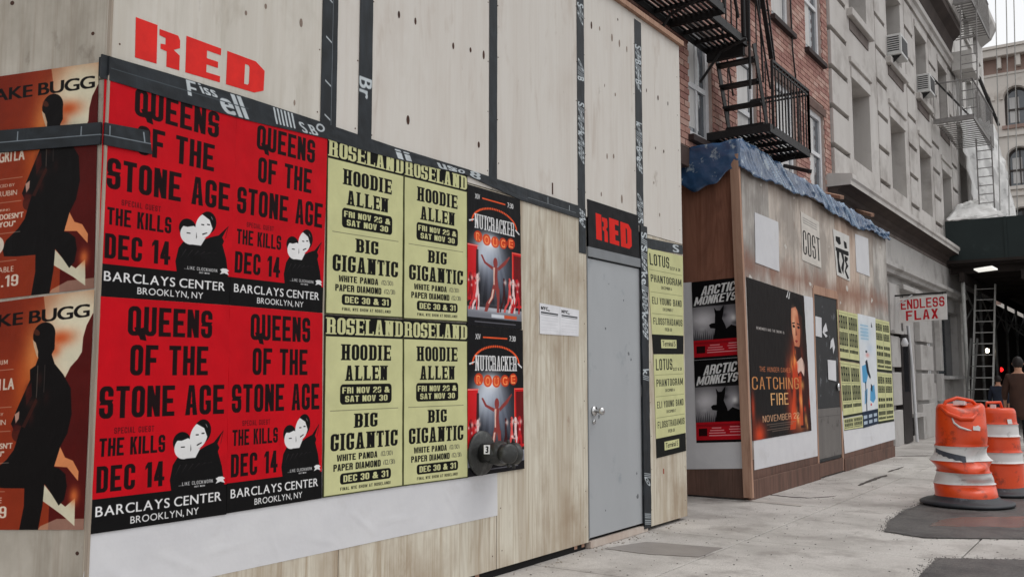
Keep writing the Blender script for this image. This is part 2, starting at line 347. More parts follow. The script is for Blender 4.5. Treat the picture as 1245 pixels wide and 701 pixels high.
class Print:
    def __init__(s, w, h, c):
        s.w, s.h = w, h; s.a = np.zeros((h, w, 3), np.float32); s.a[:] = np.array(c, np.float32)/255
    def comp(s, x0, y0, cov, c):
        h, w = cov.shape
        s.a[y0:y0+h, x0:x0+w] = s.a[y0:y0+h, x0:x0+w]*(1-cov[..., None]) + np.array(c, np.float32)/255*cov[..., None]
    def quad(s, mask, p0, px, py, c, al=1.0):
        """put mask with its top-left at p0, top-right at px, bottom-left at py (all as fractions)"""
        p0, px, py = [np.array(p, float)*[s.w, s.h] for p in (p0, px, py)]
        a, b = px-p0, py-p0; cs = np.array([p0, px, py, px+b])
        x0, y0 = np.maximum(np.floor(cs.min(0)).astype(int), 0); x1, y1 = np.minimum(np.ceil(cs.max(0)).astype(int)+1, [s.w, s.h])
        if x1 <= x0 or y1 <= y0: return
        det = a[0]*b[1]-a[1]*b[0]; cov = np.zeros((y1-y0, x1-x0), np.float32); mh, mw = mask.shape; n = 4
        for i in range(n):
            for j in range(n):
                X, Y = np.meshgrid(np.arange(x0, x1)+(i+.5)/n-p0[0], np.arange(y0, y1)+(j+.5)/n-p0[1])
                u = (X*b[1]-Y*b[0])/det; v = (Y*a[0]-X*a[1])/det
                ok = (u >= 0) & (u < 1) & (v >= 0) & (v < 1)
                cov += np.where(ok, mask[np.clip((v*mh).astype(int), 0, mh-1), np.clip((u*mw).astype(int), 0, mw-1)], 0)
        s.comp(x0, y0, cov/(n*n)*al, c)
    def text(s, t, x0, y0, x1, y1, c, bx=3, by=0, track=4, slab=False, slope=0, lean=0, al=1.0, space=30):
        m = word(t, bx, by, track, slab, space)
        s.quad(m, (x0+lean, y0), (x1+lean, y0+slope), (x0, y1), c, al)
    def btext(s, t, x0, y0, x1, y1, c, w=.46, sv=.17, sh=.14, gap=.09, serif=False, space=.26, slope=0, lean=0, al=1.0):
        s.quad(bword(t, w, sv, sh, gap, serif, space), (x0+lean, y0), (x1+lean, y0+slope), (x0, y1), c, al)
    def poly(s, pts, c, al=1.0):
        p = np.array(pts, float)*[s.w, s.h]
        x0, y0 = np.maximum(np.floor(p.min(0)).astype(int), 0); x1, y1 = np.minimum(np.ceil(p.max(0)).astype(int)+1, [s.w, s.h])
        if x1 <= x0 or y1 <= y0: return
        cov = np.zeros((y1-y0, x1-x0), np.float32); n = 3
        for i in range(n):
            for j in range(n):
                X, Y = np.meshgrid(np.arange(x0, x1)+(i+.5)/n, np.arange(y0, y1)+(j+.5)/n); ins = np.zeros(X.shape, bool)
                for k in range(len(p)):
                    (ax, ay), (bx, by) = p[k], p[(k+1) % len(p)]
                    if ay == by: continue
                    ins ^= ((ay > Y) != (by > Y)) & (X < (bx-ax)*(Y-ay)/(by-ay)+ax)
                cov += ins
        s.comp(x0, y0, cov/(n*n)*al, c)
    def rect(s, x0, y0, x1, y1, c, al=1.0): s.poly([(x0, y0), (x1, y0), (x1, y1), (x0, y1)], c, al)
    def ell(s, cx, cy, rx, ry, c, rot=0, al=1.0):
        k = s.h/s.w
        P = []
        for i in range(28):
            t = 2*PI*i/28; x, y = rx*math.cos(t), ry*math.sin(t)*k
            P.append((cx + x*math.cos(rot)-y*math.sin(rot), cy + (x*math.sin(rot)+y*math.cos(rot))/k))
        s.poly(P, c, al)
    def round(s, x0, y0, x1, y1, r, c):
        k = s.w/s.h; P = []
        for cx, cy, a in ((x1-r, y0+r*k, -90), (x1-r, y1-r*k, 0), (x0+r, y1-r*k, 90), (x0+r, y0+r*k, 180)):
            for i in range(6): t = math.radians(a+18*i); P.append((cx+r*math.cos(t), cy+r*k*math.sin(t)))
        s.poly(P, c)
    def blob(s, cx, cy, rx, ry, c, al=1.0, p=2):
        Y, X = np.mgrid[0:s.h, 0:s.w]; d = ((X/s.w-cx)/rx)**2 + ((Y/s.h-cy)/ry)**2
        cov = (np.exp(-d**(p/2))*al).astype(np.float32); s.comp(0, 0, cov, c)
    def noise(s, amt, n=24, col=False):
        g = RNG.random((n*s.h//s.w+2, n+2)); yy = np.linspace(0, g.shape[0]-1.01, s.h); xx = np.linspace(0, g.shape[1]-1.01, s.w)
        yi = yy.astype(int); xi = xx.astype(int); fy = (yy-yi)[:, None]; fx = (xx-xi)[None]
        v = (g[yi][:, xi]*(1-fx)+g[yi][:, xi+1]*fx)*(1-fy) + (g[yi+1][:, xi]*(1-fx)+g[yi+1][:, xi+1]*fx)*fy
        s.a = np.clip(s.a*(1+amt*(v[..., None]-.5)), 0, 1)
    def mat(s, name, rough=.6, wear=.10, spec=.12):
        im = bpy.data.images.new(name, s.w, s.h); q = np.ones((s.h, s.w, 4), np.float32); q[..., :3] = s.a[::-1]
        im.pixels.foreach_set(q.ravel()); im.update(); im.pack()
        m = bpy.data.materials.new(name); m.use_nodes = True; N = m.node_tree.nodes; l = m.node_tree.links.new
        b = N['Principled BSDF']; b.inputs['Roughness'].default_value = rough; b.inputs['Specular IOR Level'].default_value = spec
        t = N.new('ShaderNodeTexImage'); t.image = im; t.interpolation = 'Cubic'; t.extension = 'EXTEND'
        uv = N.new('ShaderNodeUVMap'); uv.uv_map = 'UVMap'; l(uv.outputs[0], t.inputs[0])
        tc = N.new('ShaderNodeTexCoord'); nz = N.new('ShaderNodeTexNoise'); nz.inputs['Scale'].default_value = 4; nz.inputs['Detail'].default_value = 9; nz.inputs['Roughness'].default_value = .7
        l(tc.outputs['Object'], nz.inputs['Vector'])
        r = N.new('ShaderNodeMapRange'); r.inputs[1].default_value = .3; r.inputs[2].default_value = .7; r.inputs[3].default_value = 1-wear*1.6; r.inputs[4].default_value = 1
        l(nz.outputs['Fac'], r.inputs[0])
        k = N.new('ShaderNodeMix'); k.data_type = 'RGBA'; k.blend_type = 'MULTIPLY'; k.inputs[0].default_value = 1
        l(t.outputs[0], k.inputs[6]); l(r.outputs[0], k.inputs[7]); l(k.outputs[2], b.inputs['Base Color'])
        n2 = N.new('ShaderNodeTexNoise'); n2.inputs['Scale'].default_value = 7; n2.inputs['Detail'].default_value = 5; n2.inputs['Distortion'].default_value = 1.2
        mp2 = N.new('ShaderNodeMapping'); mp2.inputs['Scale'].default_value = (1, 1, .45); l(tc.outputs['Object'], mp2.inputs[0]); l(mp2.outputs[0], n2.inputs['Vector']); bp = N.new('ShaderNodeBump'); bp.inputs['Strength'].default_value = .42; bp.inputs['Distance'].default_value = .012
        l(n2.outputs['Fac'], bp.inputs['Height']); l(bp.outputs[0], b.inputs['Normal'])
        return m

def _nf(x, y, sd):
    return (math.sin(x*7.1+sd*3.3+2.1*math.sin(y*4.3+sd))*math.sin(y*6.3+sd*1.7+1.7*math.sin(x*5.2-sd)))
def sheet(name, pts, nrm, off, m, nu=10, nv=14, wr=.0012, parent=None, seed=0, thick=.0006, edge=0, folds=()):
    """a pasted sheet: TL,TR,BR,BL corners on the wall, off metres proud of it, slightly cockled"""
    TL, TR, BR, BL = [Vector(p) for p in pts]; nrm = Vector(nrm).normalized(); V = []; Fc = []; UV = []
    wd = (TR-TL).length; ht = (BL-TL).length
    for j in range(nv+1):
        for i in range(nu+1):
            u, v = i/nu, j/nv
            uu, vv = u, v
            if edge:
                if i in (0, nu): uu = u + (random.random()-.5)*edge/wd
                if j in (0, nv): vv = v + (random.random()-.5)*edge/ht
            p = (TL*(1-uu)+TR*uu)*(1-vv) + (BL*(1-uu)+BR*uu)*vv
            w = wr*(1.1+_nf(u*wd*2.2+seed, v*ht*2.2, seed)*.7 + _nf(u*wd*6, v*ht*6+seed, seed+4)*.3)
            for fu0, fv0, fu1, fv1, am, wd_ in folds:      # a wrinkle: a narrow ridge along a line, fading at its ends
                ax, ay, bx, by = fu0*wd, fv0*ht, fu1*wd, fv1*ht; dx, dy = bx-ax, by-ay; L2 = dx*dx+dy*dy+1e-9
                t = ((u*wd-ax)*dx+(v*ht-ay)*dy)/L2
                if 0 < t < 1:
                    d = abs((u*wd-ax)*dy-(v*ht-ay)*dx)/math.sqrt(L2); w += am*math.sin(PI*t)**.6*max(0, 1-d/wd_)
            V.append(tuple(p + nrm*(off+w))); UV.append((u, 1-v))
    n1 = nu+1
    for j in range(nv):
        for i in range(nu): a = j*n1+i; Fc.append((a, a+n1, a+n1+1, a+1))
    per = [i for i in range(n1)] + [j*n1+nu for j in range(1, nv+1)] + [nv*n1+i for i in range(nu-1, -1, -1)] + [j*n1 for j in range(nv-1, 0, -1)]
    o = len(V)
    for k in per: V.append(V[k]); UV.append(UV[k])
    q = len(V)
    for k in per: V.append(tuple(Vector(V[k]) - nrm*(off*.8))); UV.append(UV[k])
    for k in range(len(per)): k2 = (k+1) % len(per); Fc.append((o+k, o+k2, q+k2, q+k))
    me = bpy.data.meshes.new(name); me.from_pydata(V, [], Fc)
    ul = me.uv_layers.new(name='UVMap'); vi = np.zeros(len(me.loops), int); me.loops.foreach_get('vertex_index', vi)
    ul.data.foreach_set('uv', np.array(UV, np.float32)[vi].ravel())
    me.materials.append(m); me.polygons.foreach_set('use_smooth', [k < nu*nv for k in range(len(Fc))])
    # face outward
    if me.polygons[0].normal.dot(nrm) < 0: me.flip_normals()
    return link(name, me, parent)
_glyph('H'); _g.pop('H'); _glyph('H')
# colours of ink and paper
INK = (12, 11, 12); RED = (200, 5, 24); BUFF = (206, 206, 154); WHT = (232, 232, 232)

def art_red():
    p = Print(420, 640, RED); p.noise(.06, 10)
    B = (24, 6, 9)
    p.poly([(.275, .135), (.325, .125), (.345, .185), (.30, .180)], B); p.btext('QUEENS', .21, .033, .855, .163, B, .48, .185, .15, .10); p.btext('OF THE', .235, .203, .825, .338, B, .48, .185, .15, .10)
    p.btext('STONE AGE', .035, .384, .965, .522, B, .48, .185, .15, .10)
    p.btext('SPECIAL GUEST', .14, .562, .42, .588, (84, 6, 16), .46, .14, .13, .16)
    p.btext('THE KILLS', .045, .605, .505, .682, B, .48, .185, .15, .10); p.btext('DEC 14', .035, .722, .505, .832, B, .48, .19, .15, .11)
    p.rect(0, .858, 1, 1, INK)
    # two pale heads leaning together over one dark coat
    p.poly([(.56, .87), (.545, .81), (.565, .745), (.60, .712), (.66, .70), (.74, .695), (.82, .67), (.885, .655), (.965, .60), (.945, .66), (.92, .70), (.955, .77), (.985, .88)], INK)
    p.poly([(.915, .662), (.96, .605), (.935, .685)], RED)
    p.ell(.790, .600, .070, .056, INK, .2); p.ell(.632, .645, .070, .048, INK, -.2)
    p.ell(.648, .672, .074, .050, WHT, -.25); p.ell(.764, .618, .068, .064, WHT, .35); p.ell(.715, .672, .05, .035, WHT); p.poly([(.60, .68), (.72, .69), (.78, .675), (.74, .72), (.65, .72)], WHT)
    p.poly([(.74, .562), (.80, .550), (.845, .60), (.83, .625), (.805, .585)], INK); p.poly([(.585, .635), (.66, .612), (.69, .625), (.63, .637)], INK)
    p.rect(.738, .612, .762, .617, INK); p.rect(.785, .607, .808, .612, INK); p.poly([(.748, .660), (.785, .650), (.79, .653), (.75, .666)], INK)
    p.rect(.625, .664, .655, .669, INK); p.poly([(.700, .655), (.706, .680), (.700, .69)], INK)
    for k in range(6): p.poly([(.575+.05*k, .80-.01*k), (.62+.05*k, .745), (.628+.05*k, .747)], (62, 54, 58), .6)
    p.btext('...LIKE CLOCKWORK', .615, .826, .885, .842, WHT, .5, .14, .12, .16); p.btext('OUT NOW', .735, .848, .82, .856, WHT)
    p.poly([(.905, .826), (.93, .818), (.96, .818), (.985, .828), (.97, .834), (.985, .85), (.945, .842), (.905, .85), (.92, .836)], WHT)
    p.text('BARCLAYS CENTER', .035, .889, .955, .932, WHT, 2, 1, 12); p.text('BROOKLYN, NY', .27, .949, .775, .985, WHT, 1, 1, 12)
    return p.mat('red_poster_print', .6)

def art_buff():
    p = Print(420, 640, BUFF); p.noise(.04, 8)
    K = (16, 16, 14); sl = dict(w=.52, sv=.215, sh=.13, gap=.075, serif=True, space=.28); sm = dict(w=.52, sv=.20, sh=.17, gap=.085, space=.28)
    p.rect(0, 0, 1, .118, K); p.btext('ROSELAND', .008, .012, .992, .106, BUFF, .52, .21, .12, .035, True)
    p.btext('HOODIE', .19, .160, .83, .250, K, **sl); p.btext('ALLEN', .24, .280, .79, .366, K, **sl)
    p.round(.185, .386, .84, .499, .035, K)
    p.btext('FRI NOV 29 &', .21, .402, .815, .438, BUFF, **sm); p.btext('SAT NOV 30', .245, .450, .785, .486, BUFF, **sm)
    p.poly([(.60, .436), (.72, .404), (.73, .408), (.61, .440)], K, .8)
    p.rect(.07, .530, .93, .534, (120, 120, 95))
    p.btext('BIG', .355, .553, .655, .633, K, **sl); p.btext('GIGANTIC', .08, .660, .925, .754, K, **sl)
    p.btext('WHITE PANDA', .155, .776, .655, .812, K, **sm); p.text('(12/30)', .70, .780, .86, .808, (90, 90, 75), 1)
    p.btext('PAPER DIAMOND', .115, .828, .70, .866, K, **sm); p.text('(12/31)', .735, .832, .89, .860, (90, 90, 75), 1)
    p.round(.195, .882, .835, .942, .03, K); p.btext('DEC 30 & 31', .235, .893, .80, .931, BUFF, **sm)
    p.btext('FINAL NYE SHOW AT ROSELAND!', .20, .958, .83, .975, K, .5, .15, .14, .16)
    for x in (0, .988): p.rect(x, .11, x+.012, 1, (66, 68, 42))
    p.rect(0, .993, 1, 1, (66, 68, 42))
    return p.mat('buff_poster_print', .7)

def figure(p, cx, y0, y1, s, c, al=1.0, arms=True, hi=None):
    """a small dancer, one leg bent"""
    h = y1-y0; f = lambda pts, cc=c: p.poly([(cx+x*s, y0+y*h) for x, y in pts], cc, al)
    p.ell(cx, y0+.09*h, .045*s, .035*s*1.2, c, 0, al)
    f([(-.05,.17),(.05,.17),(.035,.34),(.055,.5),(.07,.58),(-.07,.58),(-.05,.48),(-.035,.32)])
    if arms:
        f([(-.05,.17),(-.2,.10),(-.27,-.02),(-.3,-.01),(-.23,.13),(-.06,.23)]); f([(.05,.17),(.2,.02),(.3,-.08),(.31,-.05),(.22,.09),(.06,.23)])
    f([(-.07,.56),(.0,.58),(-.04,.74),(-.13,.88),(-.17,1.0),(-.23,1.0),(-.19,.84),(-.1,.72)]); f([(.0,.56),(.08,.56),(.08,.78),(.07,1.0),(.02,1.0),(.03,.78)])
    if hi: f([(-.045,.18),(-.01,.18),(-.02,.34),(-.02,.5),(-.045,.5)], hi); f([(-.06,.58),(-.03,.58),(-.06,.74),(-.14,.86),(-.15,.84),(-.09,.72)], hi)

def art_show():
    p = Print(320, 560, (8, 7, 11))
    R = (222, 18, 24)
    p.blob(.36, .48, .30, .16, (224, 232, 244), 1, 3); p.blob(.52, .62, .30, .20, (116, 124, 142), .8); p.blob(.40, .38, .13, .05, (250, 252, 255), 1)
    for k in range(6): p.poly([(.30+.04*k, .36), (.34+.04*k, .36), (.12+.14*k, .84), (.06+.14*k, .84)], (214, 222, 236), .10)
    p.rect(.0, .42, .17, .82, R, .9); p.rect(.83, .42, 1, .84, R, .95); p.rect(.855, .445, 1, .82, (108, 6, 12)); p.rect(0, .423, .19, .43, (255, 150, 140)); p.rect(.82, .423, 1, .43, (255, 120, 100)); p.rect(.82, .42, .832, .83, (255, 90, 70))
    p.poly([(.19, .45), (.15, .45), (.13, .88), (.19, .88)], (14, 10, 14), .7)
    p.rect(0, .86, 1, .94, (140, 142, 152), .85); p.blob(.5, .87, .5, .025, (214, 216, 224), .7); p.rect(0, .845, 1, .862, (20, 14, 18), .6)
    for x, k, c in ((.05, .75, (150, 14, 22)), (.13, .7, (214, 60, 64)), (.17, .6, (238, 210, 210)), (.66, .5, (60, 8, 12)), (.77, .7, (228, 84, 80)), (.84, .6, (240, 214, 212)), (.92, .75, (190, 26, 36))):
        figure(p, x, .62, .885, k*.75, c, 1, False); p.blob(x+.02, .66, .025, .018, (250, 220, 210), .8)
    for k in range(30): p.blob(random.choice((.04, .1, .15, .78, .86, .93))+random.uniform(-.04, .04), random.uniform(.62, .86), .014, .010, random.choice(((250, 220, 215), (230, 30, 36), (30, 6, 10))), .8)
    figure(p, .50, .49, .89, .90, (150, 62, 58), hi=(238, 196, 180))
    p.text('XIV', .13, .05, .22, .088, WHT, 4, 1); p.text('7:30', .74, .05, .86, .088, WHT, 4, 1); p.rect(.26, .066, .70, .077, (240, 90, 40))
    for k in range(40):
        t = PI*(k+.5)/40; x, y = .5-.42*math.cos(t), .255-.125*math.sin(t); p.ell(x, y, .013, .009, (244, 90, 40))
    p.poly([(.02, .25), (.12, .235), (.12, .243), (.03, .262)], WHT); p.poly([(.90, .24), (.98, .27), (.97, .28), (.89, .25)], WHT)
    p.btext('NUTCRACKER', .12, .195, .88, .300, WHT, .46, .15, .07, .03, True)
    for k, ch in enumerate('ROUGE'):
        x = .12+.155*k; y = .315 + .022*math.sin(PI*(k+.5)/5); p.ell(x+.065, y+.036, .076, .042, (226, 60, 16), 0, .85); p.text(ch, x+.025, y+.008, x+.105, y+.066, (255, 150, 90), 6, 2); p.text(ch, x+.04, y+.018, x+.092, y+.056, (236, 70, 20), 1, 0)
    p.rect(0, .94, 1, 1, (12, 10, 16)); p.rect(.42, .905, .66, .93, (224, 228, 236), .9); p.rect(.66, .905, .9, .93, (226, 84, 40), .9)
    p.rect(.12, .965, .88, .972, (150, 150, 158), .7)
    return p.mat('show_poster_print', .5)

def art_rust():
    p = Print(420, 620, (160, 58, 26))
    D = (88, 14, 10); Kk = (12, 7, 7)
    p.blob(.10, .0, .5, .35, (124, 34, 16), .8); p.blob(.30, .9, .5, .3, (140, 44, 20), .6)
    p.poly([(.62, .0), (1, 0), (1, .45), (.74, .45), (.70, .30), (.66, .14)], (238, 208, 164), .55)
    p.blob(.88, .14, .24, .16, (240, 230, 200), 1, 4); p.blob(.88, .28, .20, .14, (236, 228, 200), .95, 4)
    p.blob(.56, .26, .07, .14, (238, 150, 80), .75); p.blob(.76, .19, .11, .035, (214, 84, 34), .9); p.blob(.72, .24, .05, .03, (214, 84, 34), .7); p.blob(.50, .40, .08, .14, (226, 110, 40), .5)
    p.poly([(1, .10), (.955, .15), (.935, .20), (.93, .26), (.90, .29), (.85, .32), (.80, .38), (.76, .48), (.74, .55), (.74, 1), (1, 1)], D)
    p.poly([(.80, .655), (.775, .71), (.75, .735), (.86, .742), (.945, .80), (.945, .76), (.90, .715), (.84, .70)], (238, 150, 96)); p.poly([(.68, .80), (.78, .87), (.86, .905), (.93, .87), (.935, .985), (.84, .94), (.69, .88)], (226, 218, 190)); p.blob(.92, .86, .035, .035, (230, 120, 60), .9)
    p.poly([(.68, .985), (.80, .955), (1, .955), (1, 1), (.66, 1)], (226, 218, 190), .5)
    # a standing figure, one foot up against the wall, holding a guitar
    p.ell(.640, .170, .085, .055, Kk); p.poly([(.560, .165), (.722, .165), (.725, .235), (.69, .275), (.63, .285), (.585, .25), (.56, .20)], Kk); p.poly([(.553, .185), (.565, .215), (.585, .25), (.60, .27), (.60, .24), (.578, .20)], (232, 196, 160), .9)
    p.poly([(.615, .25), (.70, .25), (.73, .30), (.80, .35), (.86, .41), (.875, .52), (.85, .60), (.80, .655), (.77, .72), (.74, .80), (.62, .80), (.53, .72), (.50, .60), (.47, .55), (.50, .44), (.55, .36), (.545, .315), (.585, .30)], Kk)
    p.poly([(.55, .36), (.47, .47), (.42, .545), (.45, .58), (.53, .56)], Kk); p.poly([(.445, .505), (.48, .492), (.478, .525), (.455, .545)], (220, 170, 150), .9); p.blob(.46, .565, .03, .02, (110, 16, 18), .8); [p.blob(x_, y_, .022, .03, c_, .55) for x_, y_, c_ in ((.53, .40, (120, 44, 26)), (.57, .52, (70, 20, 14)), (.62, .36, (66, 30, 22)), (.50, .62, (84, 24, 16)), (.68, .44, (46, 18, 14)), (.56, .70, (52, 18, 12)), (.60, .88, (44, 16, 12)))]; p.poly([(.47, .60), (.60, .44), (.615, .455), (.49, .615)], (66, 26, 18), .8); p.ell(.48, .59, .05, .035, (74, 24, 16), .3, .8); p.ell(.58, .155, .03, .012, (150, 70, 40), .6, .5)
    p.poly([(.50, .56), (.45, .66), (.40, .70), (.31, .745), (.285, .78), (.30, .815), (.40, .822), (.56, .825), (.68, .76), (.66, .6)], Kk)
    p.poly([(.545, .78), (.70, .78), (.69, .90), (.665, 1), (.525, 1), (.55, .90)], Kk)
    p.poly([(.68, .70), (.74, .735), (.80, .745), (.85, .77), (.865, .82), (.85, .875), (.81, .90), (.74, .84), (.66, .78)], Kk)
    p.rect(.60, .30, .607, .44, (96, 86, 78), .8); p.rect(.655, .30, .660, .42, (70, 62, 58), .8); p.poly([(.52, .42), (.56, .37), (.57, .43), (.53, .47)], (80, 20, 16), .7); p.blob(.57, .46, .05, .02, (70, 30, 22), .6)
    p.text('JAKE BUGG', .09, .058, .975, .113, Kk, 3, 1, 3)
    T = (232, 214, 196)
    p.btext('NEW ALBUM', .13, .262, .37, .282, T, .55, .15, .13, .2); p.rect(.04, .305, .42, .308, T, .5)
    p.text('SHANGRI LA', .03, .345, .43, .395, T, 6, 2, 6); p.rect(.04, .47, .42, .473, T, .5); p.text('PRODUCED BY', .12, .495, .36, .508, T, 1)
    p.text('RICK RUBIN', .10, .525, .38, .548, T, 1, 0, 12); p.rect(.04, .575, .42, .578, T, .5); p.text('FEATURING', .15, .605, .33, .615, T, 1)
    p.text('"WHAT DOESN\'T', .07, .628, .44, .652, T, 6, 2); p.text('KILL YOU"', .13, .662, .38, .686, T, 6, 2); p.rect(.04, .712, .42, .715, T, .5)
    p.ell(.23, .765, .065, .042, T); p.ell(.23, .765, .03, .018, (158, 62, 28)); p.rect(.13, .835, .40, .838, T, .5)
    p.text('AVAILABLE', .10, .862, .38, .886, T, 1, 0, 14); p.btext('NOV.19', .08, .90, .42, .95, T, .5, .16, .13, .12)
    return p.mat('rust_poster_print', .5, .2)

def art_list(seed):
    p = Print(300, 700, BUFF); K = (34, 38, 30)
    p.noise(.04, 8)
    for t, y0, y1, x1 in (('LOTUS', .045, .155, .60), ('PHANTOGRAM', .245, .315, .95), ('ELI YOUNG BAND', .46, .525, .95), ('FLOSSTRADAMUS', .655, .72, .97)):
        p.btext(t, .06, y0, x1, y1, K, .44, .14, .11, .13)
    p.text('12/27 & 28', .62, .135, .92, .165, K, 2); p.text('DECEMBER 6', .34, .345, .66, .372, K, 2); p.text('DECEMBER 7', .36, .555, .68, .582, K, 2); p.text('FEB 13', .40, .748, .62, .778, K, 2)
    for y in (.20, .41, .615): p.rect(.03, y, .97, y+.004, (120, 124, 90))
    p.rect(0, .815, 1, 1, (22, 24, 22)); p.rect(.26, .86, .76, .945, BUFF); p.text('Terminal 5', .30, .875, .72, .925, (22, 24, 22), 1)
    return p.mat('list_poster_print', .7)

def art_grey():
    p = Print(300, 480, (14, 13, 15))
    p.rect(0, .33, 1, .76, (104, 102, 106)); p.blob(.22, .50, .30, .15, (222, 220, 224), 1); p.blob(.82, .50, .17, .11, (190, 188, 194), 1); p.blob(.83, .50, .05, .035, (255, 255, 255), 1); p.blob(.15, .66, .40, .06, (150, 148, 152), .9)
    for k in range(14): p.blob(random.uniform(0, 1), random.uniform(.36, .7), random.uniform(.03, .08), random.uniform(.02, .05), random.choice(((40, 38, 42), (220, 220, 224), (90, 88, 92))), .45)
    for k in range(26): p.poly([(.0+.04*k, .76), (.01+.04*k, .64+.03*math.sin(k*5)), (.035+.04*k, .76)], (62, 60, 66), .9)
    K = (8, 7, 9)
    p.poly([(.44, .35), (.49, .395), (.56, .395), (.64, .33), (.63, .42), (.60, .50), (.67, .60), (.72, .78), (.40, .78), (.46, .62), (.36, .61), (.33, .57), (.38, .55), (.45, .55), (.46, .44)], K)
    p.poly([(.66, .64), (.78, .585), (.92, .62), (1, .60), (1, .8), (.68, .8)], K)
    bt = dict(w=.55, sv=.20, sh=.16, gap=.05)
    p.btext('ARCTIC', .18, .070, .85, .190, WHT, lean=.05, slope=-.03, **bt); p.btext('MONKEYS', .03, .200, .87, .310, WHT, lean=.05, slope=-.03, **bt)
    p.rect(0, .755, 1, .97, (190, 20, 34)); p.rect(.06, .83, .24, .92, (40, 8, 12)); p.rect(0, .97, 1, 1, (16, 14, 16))
    for y in (.785, .80): p.rect(.03, y, .97, y+.006, (110, 12, 24))
    for x, y, w in ((.34, .82, .2), (.30, .85, .3), (.28, .88, .35), (.72, .81, .2), (.70, .84, .26), (.72, .87, .22), (.28, .91, .66)): p.rect(x, y, x+w, y+.012, (240, 180, 185), .85)
    return p.mat('grey_poster_print', .6)

def art_film():
    p = Print(420, 640, (20, 15, 15))
    for k in range(42):
        x = k/42; p.rect(x, 0, x+.006, .62, (40, 30, 28), .7)
    for cx, cy, rx, ry, c, a in ((.78, .46, .10, .16, (176, 54, 22), .9), (.90, .62, .09, .20, (150, 42, 18), .85), (.68, .84, .10, .15, (206, 66, 26), .95), (.80, .90, .08, .10, (224, 120, 66), .9), (.62, .62, .05, .14, (190, 60, 24), .8), (.93, .78, .08, .16, (214, 74, 30), .9), (.10, .97, .10, .08, (224, 70, 26), .95), (.02, .80, .03, .10, (200, 60, 24), .8), (.70, .52, .04, .06, (250, 150, 80), .8), (.97, .35, .05, .3, (40, 10, 8), .8)):
        p.blob(cx, cy, rx, ry, c, a)
    # a face in half light, hair drawn back, hands before her
    p.ell(.83, .20, .15, .17, (12, 8, 8)); p.poly([(.735, .12), (.82, .10), (.89, .16), (.915, .27), (.88, .36), (.82, .41), (.765, .39), (.73, .30), (.72, .20)], (196, 116, 84))
    p.blob(.765, .24, .035, .10, (240, 184, 146), .95); p.blob(.80, .14, .05, .03, (232, 170, 134), .8); p.poly([(.85, .12), (.94, .17), (.93, .36), (.86, .40), (.885, .26)], (58, 24, 18), .85)
    p.poly([(.735, .222), (.79, .214), (.79, .224), (.735, .230)], (34, 16, 14)); p.ell(.765, .245, .022, .010, (28, 16, 14)); p.poly([(.83, .215), (.885, .222), (.885, .230), (.83, .226)], (34, 16, 14)); p.ell(.855, .247, .022, .010, (24, 12, 12)); p.poly([(.80, .24), (.822, .305), (.79, .312)], (130, 64, 48)); p.poly([(.77, .348), (.80, .340), (.835, .346), (.80, .362)], (150, 44, 40))
    p.poly([(.76, .385), (.87, .39), (.89, .50), (.98, .58), (1, .97), (.80, .97), (.74, .70), (.70, .52)], (44, 12, 10), .9)
    p.poly([(.70, .53), (.74, .45), (.79, .50), (.80, .66), (.76, .80), (.70, .97), (.60, .97), (.68, .75)], (226, 76, 30), .75)
    p.poly([(.78, .50), (.88, .46), (.94, .51), (.91, .60), (.86, .56), (.80, .58)], (224, 192, 178)); p.poly([(.80, .60), (.86, .60), (.845, .95), (.79, .95)], (222, 90, 44), .85)
    for k in range(26):
        x = .62+.38*random.random(); y = .42+.55*random.random(); p.blob(x, y, .012+.02*random.random(), .02+.04*random.random(), random.choice([(250, 120, 56), (226, 60, 24), (255, 190, 110), (26, 8, 8)]), .7)
    p.poly([(.655, .05), (.69, .0), (.70, .0), (.67, .055)], WHT); p.poly([(.69, .055), (.72, .005), (.73, .005), (.705, .06)], WHT)
    p.btext('REMEMBER WHO THE ENEMY IS', .12, .295, .58, .313, (225, 220, 215), .5, .14, .13, .2)
    p.btext('THE HUNGER GAMES', .14, .545, .66, .577, (220, 130, 84), .5, .10, .10, .2); G = (206, 140, 84)
    p.btext('CATCHING', .02, .61, .80, .69, G, .56, .12, .09, .16); p.btext('FIRE', .30, .715, .60, .795, (234, 180, 120), .56, .13, .10, .16)
    p.btext('NOVEMBER 22', .16, .855, .78, .897, (226, 176, 136), .56, .10, .10, .14)
    for y, a, b in ((.912, .22, .70), (.926, .26, .66), (.945, .22, .6), (.958, .30, .58)): p.rect(a, y, b, y+.006, (150, 130, 115), .6)
    return p.mat('film_poster_print', .6)

def art_small(v):
    """small buff bill seen far away: two columns of tall dense type"""
    p = Print(150, 300, BUFF); K = (44, 48, 36); r = random.Random(v)
    for c in (0, 1):
        x0 = .04+.49*c
        bands = ((.09, .36, 4), (.42, .70, 5), (.76, .83, 6)) if v % 2 == 0 else ((.08, .22, 3), (.26, .40, 4), (.50, .57, 3), (.62, .70, 4), (.76, .84, 6), (.87, .92, 7))
        for a, b, n in bands:
            for i in range(n):
                x = x0 + .43*i/n; w = .43/n*.80; y0 = a+r.random()*.01
                p.rect(x, y0, x+w, b, K)
                if b-a > .1: p.rect(x+w*.36, y0+(b-a)*r.choice((.0, .15)), x+w*.62, y0+(b-a)*.42, BUFF, .85); p.rect(x+w*.36, y0+(b-a)*.58, x+w*.62, b-(b-a)*r.choice((.0, .14)), BUFF, .85)
        p.rect(x0, .045, x0+.43, .05, K, .7); p.rect(x0, .725, x0+.43, .73, K, .7); p.rect(x0, .385, x0+.43, .392, K, .7)
    p.rect(.495, .02, .505, .92, K, .8); p.rect(0, .955, 1, 1, K)
    return p.mat('small_bill_print_%s' % 'abcd'[v], .7)

